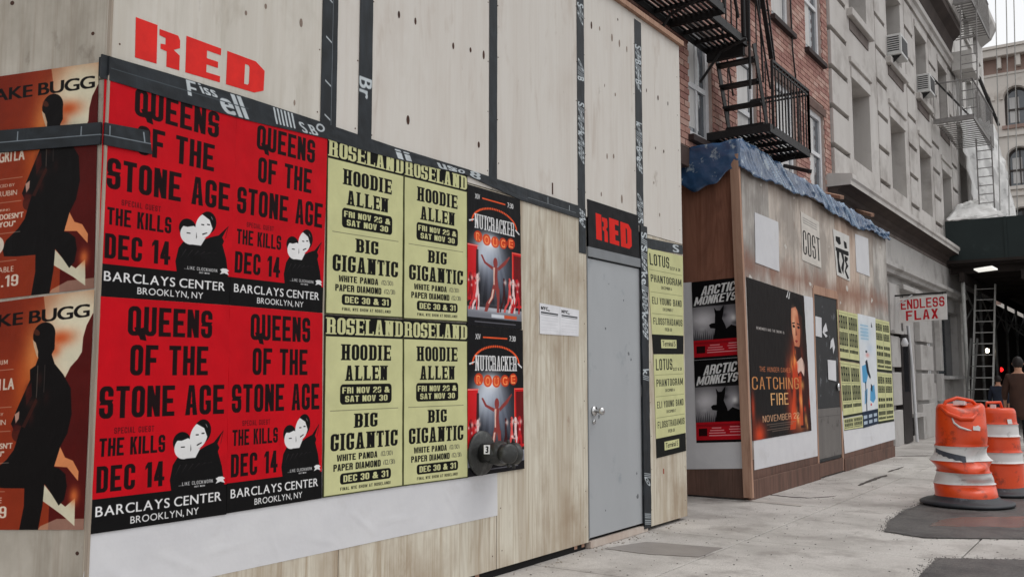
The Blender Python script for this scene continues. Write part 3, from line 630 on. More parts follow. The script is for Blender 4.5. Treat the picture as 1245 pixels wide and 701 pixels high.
def art_blue():
    p = Print(140, 520, (224, 228, 232)); Bc = (88, 160, 205); K = (30, 40, 52)
    p.blob(.35, .16, .25, .06, (150, 190, 220), .7); p.blob(.6, .3, .2, .05, (190, 205, 222), .6)
    for y in (.09, .12, .15, .18, .21): p.rect(.10, y, .55, y+.012, (150, 190, 215), .9)
    p.poly([(.10, .46), (.40, .44), (.42, .55), (.30, .62), (.10, .60)], Bc); p.poly([(.55, .66), (.80, .63), (.86, .76), (.70, .80), (.5, .77)], Bc); p.poly([(.2, .68), (.38, .66), (.32, .78), (.15, .8)], (120, 170, 205))
    p.poly([(.30, .42), (.42, .40), (.50, .50), (.60, .56), (.55, .58), (.38, .52)], K); p.poly([(.58, .62), (.68, .64), (.66, .70), (.58, .68)], K); p.poly([(.74, .05), (.80, .10), (.72, .10)], K); p.rect(.34, .32, .44, .34, K); p.rect(.24, .6, .3, .86, K, .8)
    p.blob(.45, .36, .1, .02, (220, 120, 110), .6); p.rect(.52, .80, .60, .82, (210, 60, 70))
    p.rect(0, .86, 1, 1, (26, 42, 64))
    for i in range(3):
        for j in range(2): p.rect(.06+.32*i, .895+.05*j, .28+.32*i, .925+.05*j, (190, 205, 220), .9)
    return p.mat('blue_poster_print', .5)

def art_permits():
    p = Print(260, 220, (228, 228, 232)); p.noise(.04, 6)
    for x in (.03, .54):
        p.text('NYC', x, .10, x+.17, .21, (20, 20, 22), 9, 3, 2); p.rect(x+.17, .19, x+.21, .22, (20, 20, 22))
        p.rect(x, .27, x+.42, .32, (56, 58, 62)); p.rect(x, .345, x+.42, .365, (120, 122, 126))
        for y in (.46, .54, .66, .78, .86): p.rect(x, y, x+.42, y+.008, (184, 186, 192), .8)
    p.rect(.495, 0, .505, 1, (200, 202, 206))
    return p.mat('permit_print', .6)

def art_cost():
    p = Print(200, 420, (212, 206, 198)); K = (44, 40, 40); p.noise(.08, 6)
    for y in (.09, .14, .19): p.rect(.1, y, .85, y+.025, (150, 146, 142), .7)
    p.btext('COST', .06, .36, .98, .86, K, .40, .12, .06, .12)
    return p.mat('cost_print', .7)
def art_marks():
    p = Print(160, 360, (212, 210, 206)); K = (24, 24, 26)
    p.poly([(.12, .14), (.40, .12), (.44, .26), (.30, .30), (.12, .24)], K); p.poly([(.62, .16), (.80, .18), (.84, .30), (.68, .32)], K)
    p.poly([(.06, .38), (.92, .36), (.94, .44), (.84, .46), (.06, .46)], K); p.poly([(.10, .46), (.30, .46), (.24, .66), (.38, .92), (.14, .92)], K); p.poly([(.40, .46), (.58, .46), (.62, .60), (.50, .92), (.36, .80), (.50, .62)], K)
    p.poly([(.66, .48), (.88, .5), (.86, .56), (.76, .60), (.90, .68), (.70, .80), (.92, .94), (.80, .98), (.6, .84), (.74, .68), (.64, .6)], K)
    return p.mat('marks_print', .7)
def art_sign():
    p = Print(420, 210, (226, 222, 218)); R = (196, 34, 44)
    p.btext('ENDLESS', .04, .09, .96, .47, R, .60, .17, .15, .12); p.btext('FLAX', .14, .54, .82, .93, R, .66, .20, .17, .16); p.noise(.05, 8)
    return p.mat('endless_flax_print', .5)
def art_board():
    p = Print(260, 200, (40, 40, 42)); p.noise(.25, 14); R = (226, 44, 36)
    # stencilled letters, drawn below by the same outline as the big stencil
    for pts in STENCIL: p.poly([(.14+x*.70, .24+(1-y)*.56+x*.04) for x, y in pts], R)
    return p.mat('red_board_print', .75)
# stencil letters R E D in a unit box (x right, y up)
STENCIL = [
    [(.00, 0), (.15, 0), (.15, 1), (.00, 1)], [(.165, .92), (.30, .92), (.315, .80), (.315, .60), (.27, .50), (.315, .40), (.315, 0), (.22, 0), (.22, .40), (.175, .42), (.175, .55), (.21, .57), (.21, .74), (.165, .76)],
    [(.36, 0), (.63, 0), (.63, .18), (.52, .18), (.52, .40), (.61, .40), (.61, .58), (.52, .58), (.52, .80), (.63, .80), (.63, 1), (.36, 1)],
    [(.68, 0), (.92, 0), (1.0, .15), (1.0, .80), (.92, 1), (.68, 1), (.68, .80), (.86, .80), (.87, .74), (.87, .24), (.86, .18), (.83, .18), (.83, .80), (.68, .80)]]

M_RED, M_BUFF, M_SHOW, M_RUST = art_red(), art_buff(), art_show(), art_rust()
M_LIST, M_GREY, M_FILM, M_BLUE = art_list(0), art_grey(), art_film(), art_blue()
M_SMALL = [art_small(0), art_small(1)]; M_PERMIT, M_COST, M_MARKS, M_SIGN, M_BOARD = art_permits(), art_cost(), art_marks(), art_sign(), art_board()

# ------------------------------------------------------------------ plain materials
PLY_UP = plywood('pale_plywood', (212, 207, 200), (200, 191, 181), (188, 176, 165), (140, 124, 110), .38, (.56, .85), .30)
PLY_MID = plywood('stained_plywood', (208, 203, 194), (194, 186, 174), (166, 158, 144), (112, 100, 88), .5, (.52, .74), .3)
PLY_LOW = plywood('warm_plywood', (208, 202, 187), (168, 152, 130), (150, 130, 108), (134, 96, 74), .85, (.48, .68), .6)
PLY_DIRT = plywood('dirty_plywood', (194, 187, 175), (168, 156, 142), (132, 122, 108), (92, 78, 66), .7, (.44, .66), .4)
PLY_OLD = plywood('old_plywood', (206, 196, 186), (172, 156, 142), (142, 134, 127), (122, 84, 66), .8, (.44, .58), .5, bands=((2.46, .20, (134, 88, 68), .7), (3.50, .20, (120, 104, 94), .6), (.45, .35, (96, 62, 50), .7)))
PLY_OLDG = plywood('greyed_plywood', (196, 191, 185), (164, 157, 150), (128, 122, 117), (106, 80, 66), .8, (.44, .60), .5, bands=((2.46, .20, (134, 88, 68), .7), (3.50, .20, (120, 104, 94), .6), (.45, .35, (96, 62, 50), .7)))
PLY_OLDR = plywood('rusty_plywood', (200, 182, 168), (168, 144, 126), (138, 112, 96), (108, 72, 56), .8, (.44, .60), .6, bands=((2.46, .20, (134, 88, 68), .7), (3.50, .20, (120, 104, 94), .6), (.45, .35, (96, 62, 50), .7)))
PLY_RED = plywood('red_plywood', (142, 98, 80), (114, 74, 58), (100, 66, 54), (62, 38, 30), .8, (.5, .8), .8)
PLY_BASE = plywood('wet_plywood', (112, 86, 76), (84, 62, 54), (74, 62, 56), (52, 36, 32), .9, (.5, .8), .8)
LUMBER = plywood('lumber', (178, 144, 124), (150, 112, 92), (124, 92, 76), (94, 66, 54), .7, (.55, .8), .5)
TAPE = mat('black_tape', (36, 41, 46), (26, 30, 35), .38, (6, 6, 6), .5, bump=.5, bscale=20, spec=.4)
DARK = mat('dark_gap', (20, 18, 18), (12, 11, 11), .9)  # near-black fill: shade of gaps and interiors put into the colour
PAPER = mat('blank_paper', (214, 214, 216), (200, 200, 204), .75, (3, 3, 3), .6, bump=1.0, bscale=3.5, c3=(188, 186, 186), s3=2.5, t3=(.58, .8))
IRON = mat('black_iron', (30, 27, 27), (20, 18, 19), .55, (14, 14, 14), .6, bump=.3, bscale=60, spec=.35)
STEEL_DOOR = mat('grey_door_paint', (168, 171, 174), (156, 159, 162), .45, (2, 2, 1), .6, bump=.12, bscale=6, c3=(140, 146, 151), s3=3.2, t3=(.60, .72))
STEEL = mat('bright_steel', (226, 226, 226), (190, 190, 190), .22, metal=1)
SPRAY = mat('red_spray_paint', (232, 40, 32), (206, 30, 26), .8, (12, 12, 12), .5)

# ------------------------------------------------------------------ near hoarding
XW = -3.48; CY0 = 2.11; LD = Vector((-.9216, -.388, 0)); LN = Vector((.388, -.9216, 0)); C0 = Vector((XW, CY0, 0))
RN = Vector((1, 0, 0)); Y_END = 7.85; H_TOP = 4.36
hoard = thing('plywood_hoarding', (XW, 5, 0), 'tall pale plywood hoarding with black taped seams and a grey steel door', 'hoarding')
def front(y0, z0, y1, z1, m, name='plywood_panel', proud=0, t=.018):
    o = MB().box((XW-t, y0, z0), (XW+proud, y1, z1)).build(name, m, hoard, bevel=.0015); return o
seamY = [CY0, onX(402, 100, XW).y-.03, onX(443, 100, XW).y, onX(599, 150, XW).y, onX(707, 250, XW).y, onX(777, 270, XW).y, Y_END]
for i in range(6):
    g = .003
    front(seamY[i]+(g if i else 0), 2.48, seamY[i+1]-g, H_TOP, PLY_MID if i == 0 else PLY_UP, proud=-.001*(i % 2))
YD0, YD1 = 6.085, 6.985                                  # the door opening
ys = [CY0, 3.50, onX(604, 600, XW).y, YD0-.01]
for i in range(3): front(ys[i]+(.003 if i else 0), .05, ys[i+1]-.003, 2.474, PLY_LOW, proud=-.001*(i % 2))
front(YD1+.075, .03, Y_END, 2.474, PLY_LOW)
# left face, running off at an angle from the corner
def leftpt(w, z, off=0): return C0 + LD*w + LN*off + Vector((0, 0, z))
for z0, z1, m in ((2.48, H_TOP, PLY_DIRT), (.05, 2.474, PLY_DIRT)):
    for w0, w1 in ((.004, 1.22), (1.226, 2.44), (2.446, 3.6)):
        MB().slab([leftpt(w0, z0), leftpt(w1, z0), leftpt(w1, z1), leftpt(w0, z1)], -LN*.018).build('plywood_panel', m, hoard, bevel=.0015)
MB().bar(leftpt(-.004, .02, -.008), leftpt(-.004, H_TOP-.01, -.008), .014, .020, LD).build('corner_batten', mat('bare_batten', (176, 164, 150), (132, 118, 104), .8, (30, 30, 2)), hoard)
# the return at the far end, top cap, backing studs
box_obj('return_panel', (XW-.75, Y_END-.018, .03), (XW-.02, Y_END, H_TOP-.3), PLY_OLD, hoard)
MB().box((XW-.10, CY0+.05, H_TOP+.001), (XW+.035, Y_END+.03, H_TOP+.045)).build('timber_cap', LUMBER, hoard)
for y in (2.9, 3.5, 4.7, 5.9, YD0-.08, YD1+.12, 7.7): box_obj('stud', (XW-.12, y, .02), (XW-.02, y+.04, H_TOP-.01), LUMBER, hoard)
box_obj('rail_behind', (XW-.11, CY0+.3, .0), (XW-.022, YD0-.02, .05), DARK, hoard)
box_obj('backing_sheet', (XW-.16, CY0+.4, .0), (XW-.125, Y_END-.03, H_TOP-.02), DARK, hoard)
# door: frame, leaf, handle, threshold
FR = mat('grey_frame_paint', (132, 136, 140), (112, 114, 116), .6, (3, 3, 3))
dz0, dz1 = .075, 2.165
box_obj('door_lintel', (XW-.10, YD0-.005, dz1+.012), (XW+.012, YD1+.012, dz1+.085), FR, hoard)
dl = box_obj('door_leaf', (XW-.045, YD0+.012, dz0), (XW-.006, YD1-.012, dz1), STEEL_DOOR, hoard, bevel=.002)
box_obj('door_jamb', (XW-.10, YD0-.004, .07), (XW-.001, YD0+.009, dz1+.01), FR, hoard)
box_obj('door_jamb', (XW-.10, YD1-.009, .07), (XW-.001, YD1+.030, dz1+.01), mat('dark_frame', (66, 70, 74), (50, 52, 56), .5), hoard)
box_obj('threshold', (XW-.1, YD0-.0, .004), (XW+.010, YD1+.05, .052), mat('pale_sill', (196, 186, 176), (170, 150, 138), .8, (3, 8, 3)), hoard)
box_obj('dark_gap_strip', (XW-.09, YD0, .053), (XW-.03, YD1, .074), DARK, hoard)  # dark strip stands in for the shade of the gap under the door
hy = YD0+.085; hz = onX(725, 499, XW).z
hb = MB().tube([(XW-.006, hy, hz), (XW+.010, hy, hz)], .036, 16).build('handle_rose', STEEL, dl, True)
hk = MB().tube([(XW+.010, hy, hz), (XW+.040, hy, hz), (XW+.046, hy, hz), (XW+.060, hy, hz), (XW+.078, hy, hz), (XW+.084, hy, hz)], [.014, .014, .024, .031, .027, .014], 18).build('handle', STEEL, dl, True)
MB().tube([(XW-.005, hy, hz-.08), (XW+.004, hy, hz-.08)], .018, 12).build('keyhole_cover', STEEL, dl, True)
for z in (.35, 1.15, 1.95): MB().tube([(XW+.003, YD1-.008, z-.05), (XW+.003, YD1-.008, z+.05)], .008, 8).build('hinge', STEEL, dl, True)
# knots and football patches in the upper veneer
KN = mat('knot', (86, 58, 46), (50, 34, 30), .9); KN2 = mat('faint_knot', (150, 134, 122), (120, 104, 94), .9)
def knot(px, py, s, m=KN, asp=2.2, z=None):
    s *= random.uniform(.65, 1.1); asp *= random.uniform(.6, 1.2)
    c = onX(px, py, XW); pts = [(XW+.0004, c.y+s*math.cos(t), c.z+s*asp*math.sin(t)) for t in [2*PI*k/12 for k in range(12)]]
    MB().slab(pts, (.0006, 0, 0)).build('knot', m, hoard)
for px, py, s in ((485,18,.012),(505,26,.013),(551,56,.010),(572,61,.011),(588,67,.011),(496,146,.013),(582,176,.012),(719,31,.012),(751,24,.010),(775,121,.010),(800,119,.012),(812,126,.012),(786,110,.010),(797,180,.010),(807,184,.010)): knot(px, py, s)
for px, py, s in ((729,35,.013),(744,46,.014),(753,53,.013),(762,60,.012),(748,115,.014),(323,8,.009),(366,28,.011),(358,125,.007),(299,16,.008),(738,190,.012),(746,190,.012),(756,242,.014),(731,236,.01),(795,222,.009),(802,261,.009),(735,104,.008)): knot(px, py, s, KN2)
for px, py, s in ((113, 41, .008), (94, 672, .008), (15, 4, .01)):
    r = ray(px, py); t = (C0.dot(LN))/(r.dot(LN)); p = Vector((r.x*t, r.y*t, EYE+r.z*t))
    pts = [p + LN*.0005 + LD*(s*math.cos(a)) + Vector((0, 0, s*math.sin(a))) for a in [2*PI*k/8 for k in range(8)]]
    MB().slab(pts, LN*.0006).build('nail_hole', KN, hoard)
box_obj('splinter_tear', (XW, onX(671, 230, XW).y, onX(671, 236, XW).z), (XW+.001, onX(672.5, 230, XW).y, onX(671, 222, XW).z), KN, hoard)
c = onX(807, 572, XW); box_obj('bolt_hole', (XW, c.y-.012, c.z-.025), (XW+.001, c.y+.006, c.z+.02), mat('rust_spot', (176, 70, 40), (120, 44, 28)), hoard)

# tapes (print on them painted on the strip itself)
def tape(pts, art, nrm=RN, off=.0025, ln=600, wd=60, parent=None, seed=0, name='seam_tape', nv=40, nu=2, wr=.0012):
    p = Print(wd, ln, (36, 41, 46)); p.noise(.5, 3)
    for a in art: a(p)
    return sheet(name, pts, nrm, off, p.mat('tape_print', .5, .25, .25), nu, nv, wr, parent or hoard, seed)
TW = (206, 214, 218)
def t_line(x): return lambda p: p.rect(x, 0, x+.025, 1, (150, 160, 168))
def t_tick(y, x0=.25, x1=.62): return lambda p: p.poly([(x0, y), (x1, y+.012), (x1, y+.017), (x0, y+.005)], TW)
def t_word(t, y0, y1, x0=.02, x1=.98): # lettering along the tape, reading down
    def f(p):
        m = word(t, 4, 1, 8); p.quad(m, (x1, y0), (x1, y1), (x0, y0), TW)
    return f
def t_swirl(y0, y1, n):
    def f(p):
        r = random.Random(int(y0*1000)+n); K_ = (36, 41, 46)
        for i in range(n):
            y = y0 + (y1-y0)*i/n; d = (y1-y0)/n*.9; c = r.randint(0, 3)
            if c == 0:
                for q in (0, .33, .66): p.poly([(.05, y+d*q), (.95, y+d*(q+.34)), (.95, y+d*(q+.48)), (.05, y+d*(q+.14))], TW)
            elif c == 1:
                for cx, cy in ((.34, .35), (.66, .68)): p.ell(cx, y+d*cy, .30, d*.30, TW, .6); p.ell(cx, y+d*cy, .14, d*.13, K_, .6)
            elif c == 2: p.quad(word(r.choice(('S', 'B', 'e', 'k')), 4, 2), (.95, y), (.95, y+d), (.05, y+d*.12), TW)
            else: p.ell(.5, y+d*.5, .46, d*.46, TW, .5); p.ell(.5, y+d*.5, .30, d*.30, K_, .5); p.ell(.5, y+d*.5, .14, d*.14, TW, .5)
    return f
def vt(px_t, py_t, wpx, z0, z1, art, seed, **k):
    y = px_t; w = wpx
    tape([(XW, y-w/2, z1), (XW, y+w/2, z1), (XW, y+w/2, z0), (XW, y-w/2, z0)], art, seed=seed, **k)
def yat(px, py): return onX(px, py, XW).y
HT = 2.535
def band(px0, px1, py): return (yat(px0, py)+yat(px1, py))/2, yat(px1, py)-yat(px0, py)
a, w = band(390, 409, 100); vt(a, 0, w, HT, H_TOP, [t_line(.66), t_tick(.60), t_tick(.72), t_tick(.85), t_tick(.95)], 1)
a, w = band(436, 452, 100); vt(a, 0, w, HT, H_TOP, [t_word('Br', .80, .865)], 2)
a, w = band(594.5, 604, 100); vt(a, 0, w, HT, H_TOP, [], 3)
a, w = band(701.5, 710, 100); vt(a, 0, w, HT, H_TOP, [t_swirl(.12, .2, 4), t_swirl(.38, .46, 4), t_swirl(.55, .80, 12)], 4)
a, w = band(772.5, 780.5, 150); vt(a, 0, w, HT, 4.32, [t_swirl(.12, .34, 9), t_swirl(.50, .74, 10), t_swirl(.86, .99, 5)], 5)
a, w = band(703.5, 712, 280); vt(a, 0, w, 2.19, HT, [t_swirl(.05, .4, 4)], 6, ln=200, nv=8)
a, w = band(778, 787, 400); vt(a, 0, w*.9, .03, HT, [t_swirl(.02, .38, 16), t_swirl(.48, .52, 2), t_swirl(.82, .86, 2), t_swirl(.95, .99, 2)], 7, ln=900, nv=50, off=.0135, wr=.003)
# the long tape over the joint between lower and upper boards
def htape(P, art, seed=0, off=.0035, ln=1600, wd=60, nv=80, nrm=RN, wr=.002):
    """P: start-top, end-top, end-bottom, start-bottom along the run; printed along its length"""
    a, b, c, d = P
    return tape([d, a, b, c], art, nrm=nrm, off=off, ln=ln, wd=wd, seed=seed, nv=nv, wr=wr)
def h_word(t, y0, y1, x0=.1, x1=.95, lean=0):
    def f(p):
        m = word(t, 5, 1, 8); p.quad(m, (x1, y0), (x1-.0, y1), (x0, y0+lean), TW)
    return f
zt = lambda px, py: onX(px, py, XW).z
TOPS = [(121, 66), (200, 89), (300, 119.5), (387, 148), (434, 164), (480, 179.5), (567, 206), (619, 223), (703, 250.6)]
BOTS = [(124, 96), (200, 119), (300, 147), (396, 169), (440, 183), (489, 196), (566, 213), (631, 243), (703, 265.5)]
fy = lambda px: (yat(px, 150)-CY0)/(yat(703, 258)-CY0)
_p = Print(60, 1600, (36, 41, 46)); _p.noise(.5, 3)
for a in [h_word('F', fy(222), fy(234), .35, .98, .004), h_word('iss', fy(236), fy(256), .60, 1.0, .008), h_word('ell', fy(258), fy(290), .05, .95, .014), lambda p: [p.poly([(.15, fy(334)+.006*k), (.95, fy(334)+.006*k-.006), (.95, fy(334)+.006*k-.003), (.15, fy(334)+.006*k+.003)], TW) for k in range(6)],
          h_word('S.B', fy(360), fy(380), .05, .6, .01), lambda p: (p.ell(.6, fy(388), .26, .008, TW), p.ell(.6, fy(388), .15, .0045, (36, 41, 46))),
          h_word('ii', fy(478), fy(496), .1, .9, .008), h_word('us', fy(528), fy(548), .1, 1, .01), h_word('so', fy(549), fy(564), .1, .9), h_word('8', fy(570), fy(583), .1, 1), lambda p: p.rect(.34, fy(640), .38, fy(698), (130, 138, 144)),
          lambda p: p.rect(.38, fy(664), .9, fy(664)+.0015, TW), lambda p: p.rect(.38, fy(690), .8, fy(690)+.0015, TW), lambda p: p.rect(.5, fy(130), .54, fy(300), (70, 78, 84)), lambda p: p.rect(.2, fy(600), .23, fy(698), (70, 78, 84))]: a(_p)
V = []; Fc = []; UV = []; NS = 120; NA = 4
def _lerp(L, t):
    for (a, b) in zip(L, L[1:]):
        if t <= b[0] or b is L[-1]: u = (t-a[0])/(b[0]-a[0]); return a[1]+(b[1]-a[1])*u
for i_ in range(NS+1):
    yy = yat(121.5, 80)+(yat(703, 258)-yat(121.5, 80))*i_/NS
    pxx = CX + 0; lo, hi_ = 100, 720
    for _ in range(24):
        md = (lo+hi_)/2
        if yat(md, 150) < yy: lo = md
        else: hi_ = md
    zt_, zb_ = onX(lo, _lerp(TOPS, lo), XW).z, onX(lo, _lerp(BOTS, lo), XW).z
    for j_ in range(NA+1):
        v = j_/NA; w = .0008*_nf(yy*9, v*2, 3)+.0012*max(0, _nf(yy*3.3, v, 5)); V.append((XW+.0105+w, yy, zt_*(1-v)+zb_*v)); UV.append((1-v, 1-max(0, (yy-CY0)/(yat(703, 258)-CY0))))
for i_ in range(NS):
    for j_ in range(NA): a = i_*(NA+1)+j_; Fc.append((a, a+1, a+NA+2, a+NA+1))
o_ = len(V); per = [i_*(NA+1) for i_ in range(NS+1)] + [NS*(NA+1)+j_ for j_ in range(1, NA+1)] + [i_*(NA+1)+NA for i_ in range(NS-1, -1, -1)] + [j_ for j_ in range(NA-1, 0, -1)]
for k in per: V.append(V[k]); UV.append(UV[k])
q_ = len(V)
for k in per: V.append((XW+.003, V[k][1], V[k][2])); UV.append(UV[k])
for k in range(len(per)): k2 = (k+1) % len(per); Fc.append((o_+k, o_+k2, q_+k2, q_+k))
me = bpy.data.meshes.new('seam_tape'); me.from_pydata(V, [], Fc); ul = me.uv_layers.new(name='UVMap'); vi = np.zeros(len(me.loops), int); me.loops.foreach_get('vertex_index', vi)
ul.data.foreach_set('uv', np.array(UV, np.float32)[vi].ravel()); me.materials.append(_p.mat('tape_print', .5, .25, .25))
if me.polygons[0].normal.x < 0: me.flip_normals()
link('seam_tape', me, hoard)
P = [leftpt(-.02, 2.572, .002), leftpt(.03, 2.570, .002), leftpt(.03, 2.49, .002), leftpt(-.02, 2.49, .002)]
htape(P, [], nrm=LN, ln=60, nv=4, off=.001, wr=.0003)
# loose second tape wrapped round the corner across the posters
def wl(px, py):
    r = ray(px, py); t = (C0.dot(LN))/(r.dot(LN)); return Vector((r.x*t, r.y*t, EYE+r.z*t))
P = [leftpt(1.3, wl(0, 161).z-.01), leftpt(0, onX(123, 149, XW).z), leftpt(0, onX(123, 176, XW).z), leftpt(1.3, wl(0, 188).z-.01)]
tk = lambda y: (lambda p: p.poly([(.46, y), (.88, y), (.88, y+.004), (.46, y+.004)], (150, 160, 168)))
htape(P, [lambda p: p.rect(.42, 0, .46, 1, (150, 160, 168)), tk(.70), tk(.93)], nrm=LN, off=.0125, ln=700, nv=24, wr=.0015)
P = [Vector((XW, CY0, onX(123, 149, XW).z)), onX(179, 159.5, XW), onX(183, 188, XW), Vector((XW, CY0, onX(123, 176, XW).z))]
htape(P, [lambda p: p.rect(.42, 0, .46, 1, (150, 160, 168)), lambda p: p.rect(.46, .1, .9, .12, (150, 160, 168)), lambda p: p.rect(.46, .85, .9, .88, (150, 160, 168))], off=.0125, ln=200, nv=8, wr=.001)
P = [Vector((XW, yat(784, 292), onX(784, 289, XW).z)), onX(829, 298, XW), onX(829.5, 309, XW), Vector((XW, yat(784, 304), onX(784, 302, XW).z))]
htape(P, [h_word('S', .72, .9, .1, .9)], ln=220, nv=10, seed=5)
# stencil lettering sprayed on the boards
def stencil(TL, TR, BR, BL, off, m, parent):
    TL, TR, BR, BL = map(Vector, (TL, TR, BR, BL))
    for pts in STENCIL:
        q = []
        for x, y in pts: q.append((TL*(1-x)+TR*x)*y + (BL*(1-x)+BR*x)*(1-y) + RN*off)
        MB().slab(q, RN*.0006).build('stencil_letter_part', m, parent)
stencil(onX(165, 21, XW), onX(322, 79, XW), onX(320, 116, XW), onX(164, 70, XW), .0006, SPRAY, hoard)
def q4(l, x=XW): return [onX(a, b, x) for a, b in l]
sheet('painted_board', q4([(713.5, 242), (775, 262), (777, 314), (715, 300)]), RN, .006, M_BOARD, 4, 4, .0006, hoard)

# ---- posters on the near hoarding
def poster(name, px, m, label, cat='poster', group=None, off=.004, x=XW, nu=10, nv=14, wr=.0012, seed=0, edge=.0002, pts=None, nrm=RN, folds=None):
    if folds is None:
        fr_ = random.Random(seed*13+5); folds = []
        for k in range(5):
            u, v, a_ = fr_.random(), fr_.random(), fr_.uniform(-.5, .5)+(PI/2 if fr_.random() < .6 else 0); l_ = fr_.uniform(.12, .4); folds.append((u, v, u+l_*math.cos(a_), v+l_*math.sin(a_), fr_.uniform(.0010, .0022), fr_.uniform(.012, .028)))
        if (nu, nv) == (10, 14): nu, nv = 40, 56
    o = sheet(name, pts or q4(px, x), nrm, off, m, nu, nv, wr, None, seed, edge=edge, folds=folds)
    return tag(o, label, cat, group)
poster('backing_paper', [(118, 600), (604, 545), (604.6, 626), (95, 735)], PAPER, 'long strip of blank white paper below the red and buff posters', 'paper', off=.0008, nu=220, nv=26, wr=.0009, seed=3, edge=.0008, folds=((.10, .62, .22, .98, .003, .02), (.19, .75, .30, .70, .003, .015), (.33, .62, .36, .98, .003, .012), (.52, .55, .60, .92, .004, .02), (.60, .75, .72, .80, .003, .014), (.80, .45, .86, .95, .003, .016), (.86, .60, .97, .50, .003, .012), (.42, .80, .50, .93, .003, .014), (.03, .7, .09, .95, .003, .016)))
G1 = 'red concert posters'
R_ = [((126.5, 86), (287, 137), (278, 370.5), (118, 359.5)), ((287, 137), (397, 169), (391, 380), (278, 370.5)), ((118, 360), (278, 371), (274, 624.5), (107, 649)), ((278, 371), (391, 380.5), (390, 605), (274, 623.5))]
LB = ['red concert poster in black lettering, upper left of four, tape wrapped over its left edge', 'red concert poster in black lettering, upper right of four, beside the upper buff posters',
      'red concert poster in black lettering, lower left of four, nearest the corner', 'red concert poster in black lettering, lower right of four, beside the lower buff posters']
for i, q in enumerate(R_): poster('concert_poster', q, M_RED, LB[i], group=G1, off=.0052+.0004*i, seed=i)
G2 = 'buff concert posters on the near hoarding'
B_ = [((397, 166.5), (490, 192), (488.5, 386.5), (394, 381.5)), ((490, 192), (567, 213), (567, 391.5), (489, 387.5)), ((394, 382.5), (489, 388.3), (488.5, 590.4), (391, 604.5)), ((489, 388.3), (567, 393), (567.5, 580), (488.5, 590.4))]
LB = ['buff black-lettered poster, upper left of four, right next to the upper red posters', 'buff black-lettered poster, upper right of four, left of the upper stage poster',
      'buff black-lettered poster, lower left of four, right next to the lower red posters', 'buff black-lettered poster, lower right of four, left of the lower stage poster']
for i, q in enumerate(B_): poster('concert_poster', q, M_BUFF, LB[i], group=G2, off=.0068+.0004*i, seed=10+i)
poster('stage_poster', [(567, 224), (631, 243), (633, 400.5), (567, 395)], M_SHOW, 'upper black stage-show poster with a dancer in white light and orange lettering', group='stage show posters', off=.0086, seed=21)
poster('stage_poster', [(567, 395.5), (634, 401), (636, 569), (567, 579.7)], M_SHOW, 'lower black stage-show poster with a dancer, a standpipe sticking out through it', group='stage show posters', off=.0092, seed=22)
poster('permit_notice', [(655.5, 368), (703.5, 377), (703, 408.5), (656, 405.5)], M_PERMIT, 'two small white city permit sheets pasted side by side left of the grey door', 'notice', off=.003, nu=6, nv=6, seed=5)
for i, (q, l) in enumerate([(((785.5, 301), (829.5, 311.5), (830.5, 430), (794, 430)), 'upper tall buff band-list poster right of the grey door'), (((794, 430.5), (830.5, 430.5), (833.5, 547.5), (798, 556.5)), 'lower tall buff band-list poster right of the grey door, black strip at its foot')]):
    poster('band_list_poster', q, M_LIST, l, group='band list posters', off=.0035+.0004*i, nu=6, seed=30+i)
G3 = 'rust coloured album posters'
for i, (zt_, zb_, wr_, wl_, dl_, db_, lab) in enumerate([(2.548, 1.612, .03, .61, -.035, -.05, 'upper rust-orange album poster with a dark standing figure, black tape across it'), (1.606, .661, .004, .61, -.06, -.02, 'lower rust-orange album poster with a dark standing figure, nearest the corner')]):
    poster('album_poster', None, M_RUST, lab, group=G3, off=.003+.0006*i, seed=40+i, nrm=LN, pts=[leftpt(wl_, zt_+dl_), leftpt(wr_, zt_), leftpt(.006, zb_), leftpt(wl_, zb_+db_)])
    poster('album_poster', None, M_RUST, ['upper', 'lower'][i]+' rust-orange album poster cut off by the left edge of the picture', group=G3, off=.0022+.0006*i, seed=44+i, nrm=LN, pts=[leftpt(wl_+.62, zt_+dl_*1.8), leftpt(wl_, zt_+dl_), leftpt(wl_, zb_+db_), leftpt(wl_+.62, zb_+db_*1.8)])

# ---- fire department connection sticking out through the lower stage poster
c = onX(597, 553, XW); sp = thing('standpipe_connection', (XW, c.y, c.z), 'dark twin-outlet standpipe connection sticking out through the lower stage poster', 'standpipe')
CI = mat('cast_iron', (50, 52, 50), (34, 34, 34), .42, (12, 12, 12), .6, bump=.35, bscale=40, spec=.5, c3=(84, 86, 84), s3=9, t3=(.55, .7))
py_ = onX(583, 550, XW)
MB().tube([(XW+.009, py_.y, py_.z), (XW+.022, py_.y, py_.z), (XW+.030, py_.y, py_.z)], [.138, .138, .124], 32).build('wall_plate', CI, sp, True)
MB().tube([(XW+.02, py_.y, py_.z), (XW+.10, py_.y, py_.z), (XW+.13, py_.y+.02, py_.z)], [.062, .058, .05], 20).build('pipe_neck', CI, sp, True)
e1 = Vector((XW+.12, py_.y+.01, py_.z+.0)); 
MB().tube([e1+Vector((0, -.05, 0)), e1+Vector((.0, .04, .0)), e1+Vector((.005, .10, -.005)), e1+Vector((.01, .14, -.008))], [.060, .078, .066, .064], 18).build('outlet_body', CI, sp, True)
for k, (d0, r0) in enumerate((((.012, .150, -.010), .070), ((.085, -.01, .004), .062))):
    a0 = e1+Vector(d0); ax = Vector((.15, .98, -.03)).normalized() if k == 0 else Vector((.95, -.3, .05)).normalized()
    cp = MB().tube([a0-ax*.015, a0+ax*.035, a0+ax*.045], [r0, r0, r0*.75], 18).build('outlet_cap', CI, sp, True)
    for s_ in (-1, 1): MB().tube([a0+ax*.02+Vector((0, 0, s_*r0*.8)), a0+ax*.02+Vector((0, 0, s_*(r0+.022)))], .011, 8).build('cap_lug', CI, cp, True)
